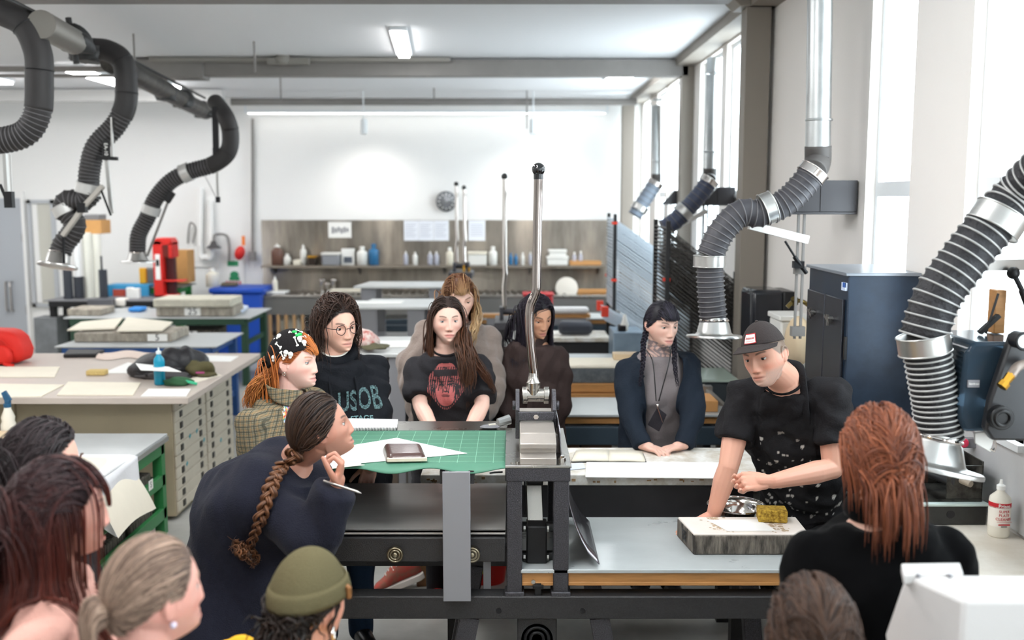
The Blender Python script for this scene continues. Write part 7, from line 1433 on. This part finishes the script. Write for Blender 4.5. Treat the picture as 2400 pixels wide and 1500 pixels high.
# ---------------------------------------------------------------- 7 person with bandana and plaid shirt
A_B = person('red haired person in skull bandana and green plaid shirt in profile', 690, 846, 4.1, 74, -2, 0, skin='#e8bcae', hair='#9a5426', brow='#a5714d', lip='#cf8a84', neck=(0, .03, -.132), pel=(-.04, .08, -.55), taz=58, sw=.17, blush=.5,
    arms=[(A3(720, 1010, 4.25), A3(745, 1100, 4.2), (.3, 0, -.9), (0, 1, 0), (.4,)*4, .3), (A3(602, 1070, 4.0), A3(660, 1150, 3.95), (.5, 0, -.8), (0, 1, 0), (.4,)*4, .3)], iris='#6a7a80')
def plaid():
    m = bpy.data.materials.new('green_plaid'); m.use_nodes = True; nt = m.node_tree; N_, L_ = nt.nodes, nt.links; b = N_['Principled BSDF']; b.inputs['Roughness'].default_value = .9; b.inputs['Specular IOR Level'].default_value = .15
    tc = N_.new('ShaderNodeTexCoord'); mp = N_.new('ShaderNodeMapping'); mp.inputs['Rotation'].default_value = (0, .1, .5); L_.new(tc.outputs['Object'], mp.inputs[0]); sx = N_.new('ShaderNodeSeparateXYZ'); L_.new(mp.outputs[0], sx.inputs[0]); prev = None
    def stripe(axis, freq, thr, ph=0.):
        a = N_.new('ShaderNodeMath'); a.operation = 'MULTIPLY_ADD'; a.inputs[1].default_value = freq; a.inputs[2].default_value = ph; L_.new(sx.outputs[axis], a.inputs[0]); s = N_.new('ShaderNodeMath'); s.operation = 'SINE'; L_.new(a.outputs[0], s.inputs[0]); g = N_.new('ShaderNodeMath'); g.operation = 'GREATER_THAN'; g.inputs[1].default_value = thr; L_.new(s.outputs[0], g.inputs[0]); return g.outputs[0]
    col = None
    for ax, fr, th, ph, c, f in ((0, 900, .0, 0, '#625c48', .55), (2, 900, .0, 0, '#625c48', .55), (1, 900, .0, 0, '#625c48', .3), (0, 300, .8, 0, '#957650', .45), (2, 300, .8, 0, '#957650', .45), (2, 300, .84, 2.6, '#3f4038', .7), (0, 300, .84, 2.6, '#3f4038', .7)):
        st = stripe(ax, fr, th, ph); mx = N_.new('ShaderNodeMixRGB'); mf = N_.new('ShaderNodeMath'); mf.operation = 'MULTIPLY'; mf.inputs[1].default_value = f; L_.new(st, mf.inputs[0]); L_.new(mf.outputs[0], mx.inputs[0]); mx.inputs[2].default_value = (*lin(c), 1)
        if col is None: mx.inputs[1].default_value = (*lin('#878070'), 1)
        else: L_.new(col, mx.inputs[1])
        col = mx.outputs[0]
    L_.new(col, b.inputs['Base Color']); return m
PLAID = plaid(); shirt(A_B, 'plaid_shirt', PLAID, 1, .034, 1.12, 1.14, -.3, sr=(.104, .085, .06), wr=.008, seed=25, fr=26); legs(A_B, TROU)
for s in (-1, 1):
    o = MB().grid(lambda u, v, s=s: A_B.nb+A_B.T@np.array((s*(.012+.085*math.sin(u*2.4)-.004*v+.02*v*(1-u)), .088-.16*u+.028*v, .03-.07*v*(1-.35*u)+.022*u)), 14, 7).build('collar', PLAID, A_B.root, smooth=180); so = o.modifiers.new('s', 'SOLIDIFY'); so.thickness = .005
hair(A_B, 800, 'down', ('#9a5224', '#c98648'), np.full(1, .5), 27, .003, bang=(.03, math.radians(50), .4), off=(.001, .004), grav=.3, wave=.05, lat=.2, back=1.6, lenvar=.2, zc=None, colmap=lambda P, s, w: np.array(lin('#8f4a22'))*(1-s[:, None])+np.array(lin('#c87a3c'))*s[:, None]*(.7+.5*w))
bundle(A_B, [A_B.hw((.03, -.09, -.03)), A3(630, 880, 4.08), A3(595, 915, 4.06), A3(580, 965, 4.06)], 240, .03, ('#7d421c', '#bd7b42'), 6, .0028, .008, spread=[.9, 1, 1.1, .8])
BAND = cloth('black_bandana', '#1a1819', bump=.2)
shell(A_B, 'bandana', BAND, (1.12, 1.11, 1.15), lambda x: .5*math.cos(x)+.08-.1*math.cos(2*x), (0, -.004, .002), fn=lambda q, x, f: q+np.array((0, -.012*(math.cos(x) < -.5)*(1-f), 0)))
MB().grid(lambda u, v: A_B.hw((.0+(u-.5)*.15*(1-v*.75), -.10-.045*v-.012*math.sin(u*7), .0-.105*v)), 14, 10).build('bandana_tail', BAND, A_B.root, smooth=180); o = bpy.context.scene.objects[-1] if False else None
PW_ = mat('bandana_white', '#e8e4de', .8)
def bshell(a, e, k=1.135): return A_B.hw(np.array((math.sin(a)*math.cos(e), math.cos(a)*math.cos(e), math.sin(e)))*HE*np.array((1.12, 1.11, 1.145))+HC+np.array((0, -.004, .002)))
def bone(a, e, th, L, w=.075):
    m = MB(); p = [(a+math.cos(th)*L*s/max(.3, math.cos(e)), e+math.sin(th)*L*s) for s in np.linspace(-1, 1, 7)]; m.tube([bshell(*q) for q in p], .0028, 6)
    for q in (p[0], p[-1]):
        for s in (-1, 1): m.ell(bshell(q[0]-math.sin(th)*.03*s, q[1]+math.cos(th)*.03*s), (.0045,)*3, 8, 6)
    m.build('bone_print', PW_, A_B.root, smooth=180)
for a, e, th, L in ((1.0, .75, 1.3, .16), (1.9, .55, .4, .16), (1.2, 1.15, .2, .13), (.5, .95, .3, .15), (2.4, .6, 1.2, .15), (1.6, .25, .9, .12), (2.7, .25, .3, .14), (.3, 1.25, 1, .12), (-.8, .8, .5, .15)): bone(a, e, th, L)
for a, e in ((1.45, .35), (2.2, .9), (1.25, .3), (.75, .85), (.55, .7), (2.0, .15)):
    MB().ell(bshell(a, e), (.011,)*3, 10, 8).ell(bshell(a+.02, e-.09), (.007,)*3, 8, 6).build('skull_print', PW_, A_B.root, smooth=180)
for a, e in ((.6, 1.05), (.8, 1.0), (1.0, 1.2)): MB().ell(bshell(a, e), (.012, .012, .007), 10, 6).build('green_print', mat('bandana_green', '#2fae5a', .8), A_B.root, smooth=180)
def patchd(u, v):
    k = math.sin(u*31)*math.sin(v*23)+.5*math.sin(u*53+v*17); return '#e9e4df' if k > .4 else ('#b9473f' if k > .1 else ('#3f8f63' if k > -.25 else ('#5f86b8' if k > -.6 else '#d9b35a')))
_c, _n = onsurf(A_B, 690, 975, 0)
decal(A_B, 'shirt_print', PRINT, _c, np.cross((0, 0, 1), _n), (0, 0, 1), .1, .13, 22, 28, lambda u, v: patchd(u, v) if (u-.5)**2+(v-.5)**2 < .24 else None, .004); MB().torus(A_B.hw((.08, -.004, -.042)), .006, .0018, A_B.R[:, 0]).build('earring', CHROME, A_B.root)
# ---------------------------------------------------------------- 8 leaning girl in navy coat with braid
C = person('student with long brown braid in navy wool coat leaning in, pencil in hand', 752, 1003, 3.32, 106, 12, 0, skin='#b98672', hair='#1f1715', brow='#2c1f1a', lip='#b0756a', neck=(1, *A3(698, 1072, 3.38)), pel=A3(612, 1330, 3.42)-A3(698, 1072, 3.38), taz=92, sw=.175,
    arms=[(A3(520, 1160, 3.72), A3(600, 1240, 3.7), (.6, .0, -.6), (0, -1, 0), (.4,)*4, .3), (A3(738, 1262, 3.12), A3(783, 1158, 3.12), (.25, .1, 1), (-1, -.1, .2), (1.0, .9, .9, .9), .6)], vox=.0027, iris='#3a2a20', gaze=0)
NAVY = mat('navy_wool', '#20212b', .95, bump=.4, bscale=240, spec=.1, sheen=.06, var=.1, vscale=60)
shirt(C, 'coat', NAVY, 1, .05, 1.2, 1.2, -1.1, sr=(.108, .098, .068), wr=.011, seed=31, rx=[.26, .22, .195, .175, .18, .16, .11, .075], ry=[.2, .19, .165, .145, .135, .11, .08, .07], bend=(-.06, 0, .03), fr=18, vox=.009)
legs(C, TROU)
cw = [('#241a18', '#3a2820')]
hair(C, 1100, 'tie', ('#1f1715', '#3d2a1e'), None, 33, .003, tie=(.03, -.098, -.045), off=(.004, .016), var=.3)
bp_ = [onsurf(C, x, y, .022)[0] for x, y in ((662, 1090), (640, 1130), (618, 1195), (600, 1245), (583, 1288))]
braid(C, [C.hw((.03, -.1, -.04)), C.hw((.035, -.115, -.075))]+bp_, .021, 4.5, ('#2a1d18', '#6b452c'), 9)
bt_ = [onsurf(C, x, y, .018)[0] for x, y in ((586, 1281), (573, 1291), (560, 1286), (545, 1272), (588, 1303), (600, 1322))]
bundle(C, [bp_[-1]]+bt_[1:4], 40, .02, ('#33231b', '#6b452c'), 12, .0035, .012, spread=[.4, 1, 1.4, 1.2]); bundle(C, [bp_[-1], bt_[4], bt_[5]], 30, .016, ('#33231b', '#6b452c'), 13, .0035, .012, spread=[.5, 1, 1.3, 1])
t = thing('pencil', 'silver mechanical pencil in the leaning student hand', 'pencil', A3(800, 1140, 3.1)); MB().cyl(A3(758, 1127, 3.09), A3(838, 1153, 3.06), .0045, k=10).build('barrel', STEEL, t); MB().cyl(A3(838, 1153, 3.06), A3(847, 1156, 3.057), .0042, .001, k=10).build('tip', BRUSH, t)
# ---------------------------------------------------------------- foreground listeners, seen from behind
E_ = person('person in olive beanie with dark curls, hoop earring and yellow top', 726, 1412, 2.3, 152, -6, 0, male=True, skin='#cf9a85', hair='#15110f', brow=None, taz=150, sw=.2, neck=(0, .03, -.12), shz=-.075, pel=(0, -.05, -.5), eyes=False, vox=.0035, hs=1.0)
shirt(E_, 'yellow_top', cloth('mustard_cotton', '#d9a528'), 1, .03, 1.1, 1.1, -.2, wr=.006, seed=41, sr=(.095, .08, .055)); legs(E_, TROU, shoes=False)
hair(E_, 420, 'down', ('#14100e', '#2c211c'), np.full(1, .11), 43, .004, off=(.002, .010), grav=.3, wave=.6, wf=120, lat=.5, lenvar=.3, coll=False, zmax=.12, cap=False)
OLIVE = mat('olive_knit', '#5f5840', .9, bump=.5, bscale=300, spec=.1)
shell(E_, 'beanie', OLIVE, (1.17, 1.13, 1.17), lambda x: .20+.12*math.cos(x), (0, -.004, .0), fn=lambda q, x, f: q*(1-.012*math.exp(-((math.sin(3*x+.4)/.16)**2))*(f > .3)))
m = MB(); rr = []
for x in np.linspace(0, 2*PI, 48, endpoint=False):
    e = .2+.12*math.cos(x); row = []
    for de, k in ((-.06, 1.16), (-.08, 1.2), (.0, 1.225), (.16, 1.215), (.26, 1.19), (.26, 1.15), (.1, 1.13)): q = np.array((math.sin(x)*math.cos(e+de), math.cos(x)*math.cos(e+de), math.sin(e+de)))*HE*k+HC; row.append(E_.hw(q))
    rr.append(row)
m.rings(np.array(rr), False, closed=True).build('beanie_cuff', OLIVE, E_.root, smooth=180); MB().box(E_.hw((.085, .035, .035)), (.012, .03, .03), (0, 0, .5)).build('leather_tag', mat('tan_leather_tag', '#7a4f24', .6), E_.root, bevel=.003)
MB().torus(E_.hw((.079, -.006, -.055)), .012, .003, (1, 0, 0)).ell(E_.hw((.079, -.006, -.068)), (.007,)*3).build('earring', CHROME, E_.root)
Pn = person('person with ash blonde ponytail and pearl earring, seen from behind', 362, 1388, 1.95, 136, 0, 0, skin='#d9a496', hair='#6f5d50', brow='#9c8570', taz=118, sw=.16, pel=(0, -.05, -.5), eyes=True, vox=.0035, blush=.6)
shirt(Pn, 'dark_top', BLK2, 1, .03, 1.1, 1.1, -.2, seed=44, sr=(.095, .08, .055)); legs(Pn, TROU, shoes=False)
hair(Pn, 1300, 'tie', ('#57453b', '#a08674'), None, 45, .0026, tie=(.01, -.104, -.01), off=(.002, .008), var=.22)
bundle(Pn, [Pn.hw((.0, -.1, -.01)), Pn.hw((.0, -.135, -.015)), Pn.hw((.0, -.14, -.09)), Pn.hw((.0, -.135, -.3))], 220, .034, ('#5e4b40', '#a68c7a'), 7, .003, .003, spread=[.4, 1, 1.1, .9]); MB().torus(Pn.hw((.0, -.112, -.012)), .014, .006, Pn.R[:, 1]).build('hair_tie', BLACKP, Pn.root); MB().ell(Pn.hw((.08, -.002, -.045)), (.007,)*3).build('earring', mat('pearl', '#d9cfe0', .2), Pn.root)
def redfade(P, s, w): return np.array(lin('#20161a'))*(1-s[:, None])+np.array(lin('#6b2c1c'))*s[:, None]*(.35+.6*w)
Q_ = person('person with long dark to auburn hair in pale pink shirt', 143, 1197, 2.15, 122, -4, 0, hs=.96, skin='#d9a090', hair='#241a1b', brow='#2a1f1c', taz=112, sw=.165, pel=(-.03, -.0, -.52), vox=.0035)
shirt(Q_, 'pink_shirt', cloth('pale_pink_cotton', '#d0a093', bump=.5, bscale=200), 1, .014, 1.03, 1.03, -.25, collar=(.066, .0), wr=.009, seed=47, sr=(.088, .078, .055)); legs(Q_, TROU, shoes=False)
Q_.coll = [(c, r+.012) for c, r in Q_.coll]
hair(Q_, 1500, 'down', ('#241a1b', '#6b2c1c'), np.full(1, .56), 48, .0032, off=(.003, .018), grav=.34, wave=.012, wf=20, lat=.35, bang=(.0, math.radians(40), .5), lenvar=.15, colmap=redfade, back=.1, avoid=.04)
Gg = person('person with straight dark hair and thin square glasses by the green cart', 98, 1085, 2.6, 106, -8, 0, hs=.98, skin='#dba896', hair='#1b1618', brow='#2a2020', taz=106, sw=.16, pel=(0, 0, -.52), vox=.0035)
shirt(Gg, 'dark_top', BLK, 1, .03, 1.1, 1.1, -.2, seed=50, sr=(.095, .08, .055)); legs(Gg, TROU, shoes=False)
Gg.coll = [(c, r+.015) for c, r in Gg.coll]
hair(Gg, 1400, 'down', ('#171315', '#33282a'), np.full(1, .5), 51, .003, part=.012, off=(.003, .012), grav=.36, lat=.8, lenvar=.15, back=.5); glasses(Gg, mat('bronze_wire', '#6b4a3a', .3, .8), .024, 1.1)
def redcop(P, s, w): return (np.array(lin('#552a1b'))*(1-w)+np.array(lin('#96573a'))*w)*(1-.45*(w > .86))*np.ones((len(P), 1))
R_ = person('person with copper layered hair in black velvet top, seen from behind', 2060, 1070, 2.52, 176, -4, 0, skin='#e0b29e', hair='#7a3d20', brow=None, eyes=False, taz=178, sw=.165, bs=1.0, pel=(0, -.04, -.52), vox=.0035)
VELV = mat('black_velvet', '#09090a', .95, spec=.05, sheen=.05); shirt(R_, 'velvet_top', VELV, 1, .034, 1.12, 1.12, -.2, wr=.005, seed=54, sr=(.1, .09, .06), collar=(.072, .006)); legs(R_, TROU, shoes=False)
MB().torus(R_.nb+R_.T[:, 2]*.012, .064, .03, R_.T[:, 2], k=32).build('roll_collar', VELV, R_.root, smooth=180)
hair(R_, 2200, 'down', ('#5e2b17', '#a65c30'), np.full(1, .18), 55, .0028, off=(.004, .024), grav=.34, wave=.02, wf=28, lat=.3, lenvar=.55, back=.6, colmap=redcop, coll=False)
def ashb(P, s, w): return (np.array(lin('#241813'))*(1-w)+np.array(lin('#4a3325'))*w)*np.ones((len(P), 1))
O_ = person('person with straight brown hair, only the crown showing at the bottom edge', 1903, 1492, 2.05, 176, -8, 0, skin='#d9a896', hair='#3a2d28', brow=None, eyes=False, taz=176, sw=.165, pel=(0, -.03, -.45), vox=.0035)
shirt(O_, 'dark_top', BLK, 1, .03, 1.1, 1.1, -.2, seed=58, sr=(.095, .08, .055)); legs(O_, TROU, shoes=False)
hair(O_, 1700, 'down', ('#241c1a', '#4a3a31'), np.full(1, .4), 59, .003, off=(.004, .02), grav=.32, lat=.15, lenvar=.15, back=1., colmap=ashb)
# ---------------------------------------------------------------- the sneaker (tilted, of the woman in the printed shirt)
t = T.root; a, b = A3(885, 1392, 5.15), A3(985, 1352, 5.2); d = unit(b-a); up = unit(np.cross(np.cross(d, (0, 0, 1)), d)); sd_ = np.cross(d, up)
m = MB(); fr_ = np.stack([d, sd_, up], 1)
def ring(x, w, z0, z1): return [a+fr_@np.array((x, w*math.cos(q), (z0+z1)/2+(z1-z0)/2*math.sin(q))) for q in np.linspace(0, 2*PI, 20, endpoint=False)]
m.rings(np.array([ring(*q) for q in ((-.01, .02, .02, .04), (.01, .038, .015, .055), (.06, .043, .015, .075), (.11, .04, .02, .115), (.17, .036, .02, .15), (.23, .036, .02, .17), (.255, .03, .025, .165), (.262, .02, .03, .15))])).build('sneaker_upper', mat('worn_red_canvas', '#b5403a', .8, var=.3, vscale=25, col2='#8d5a4a'), t, smooth=180)
MB().prism([a+fr_@np.array((x, w, -.008)) for x, w in ((-.02, 0), (-.012, .03), (.03, .045), (.12, .042), (.24, .04), (.268, .02), (.268, -.02), (.24, -.04), (.12, -.042), (.03, -.045), (-.012, -.03))], fr_@np.array((0, 0, .036))).build('sneaker_sole', mat('off_white_rubber', '#d3ccc4', .6), t, bevel=.005); m = MB()
for k in range(6): x = .08+.022*k; m.tube([a+fr_@np.array((x, -.03, .07+k*.016)), a+fr_@np.array((x-.005, 0, .094+k*.016)), a+fr_@np.array((x, .03, .07+k*.016))], .004, 6)
m.build('laces', mat('grey_laces', '#cfc8c0', .8), t)
# ---------------------------------------------------------------- white machine in the near corner
t = thing('white_machine', 'white metal machine housing at the near corner beside the copper haired person', 'machine', (.98, 1.75, 0)); WM_ = mat('white_enamel', '#cbc8c6', .3, var=.04)
def pz(x, y, z): return np.array(atz(x, y, z))
zt = 1.27; T1, T2, T3, T4 = pz(2120, 1346, zt), pz(2262, 1408, zt), pz(2262, 1408, zt)+np.array((.42, .02, 0)), pz(2120, 1346, zt)+np.array((.5, .0, 0))
B1, B2 = pz(2068, 1482, 1.09), T2+np.array((-.015, -.02, -.3)); B3, B4 = T3+np.array((0, -.02, -.3)), T4+np.array((0, 0, -.3)); B5 = B1+np.array((.03, 0, -.12))
MB().add([T1, T2, T3, T4, B1, B2, B3, B4, B5], [(0, 1, 2, 3), (0, 4, 8, 5, 1), (1, 5, 6, 2), (2, 6, 7, 3), (0, 3, 7, 8, 4), (8, 7, 6, 5)]).build('housing', WM_, t, bevel=.01)
h = [pz(2112, 1320, zt+.014), pz(2250, 1318, zt+.014), pz(2258, 1344, zt+.006), pz(2118, 1348, zt+.006)]
MB().prism(h, (0, 0, -.022)).build('hinge_plate', WM_, t, bevel=.003)
for x in (2152, 2226): c = pz(x, 1349, zt+.004); MB().ell(c, (.006, .006, .005), 10, 6).build('screw', GREYPL, t)
MB().bx(T1[0]+.05, T1[0]+.45, T2[1]+.03, T1[1]-.02, 0, .99).build('machine_stand', GREYPL, t)
print('PEOPLE', _t.time()-_T0)
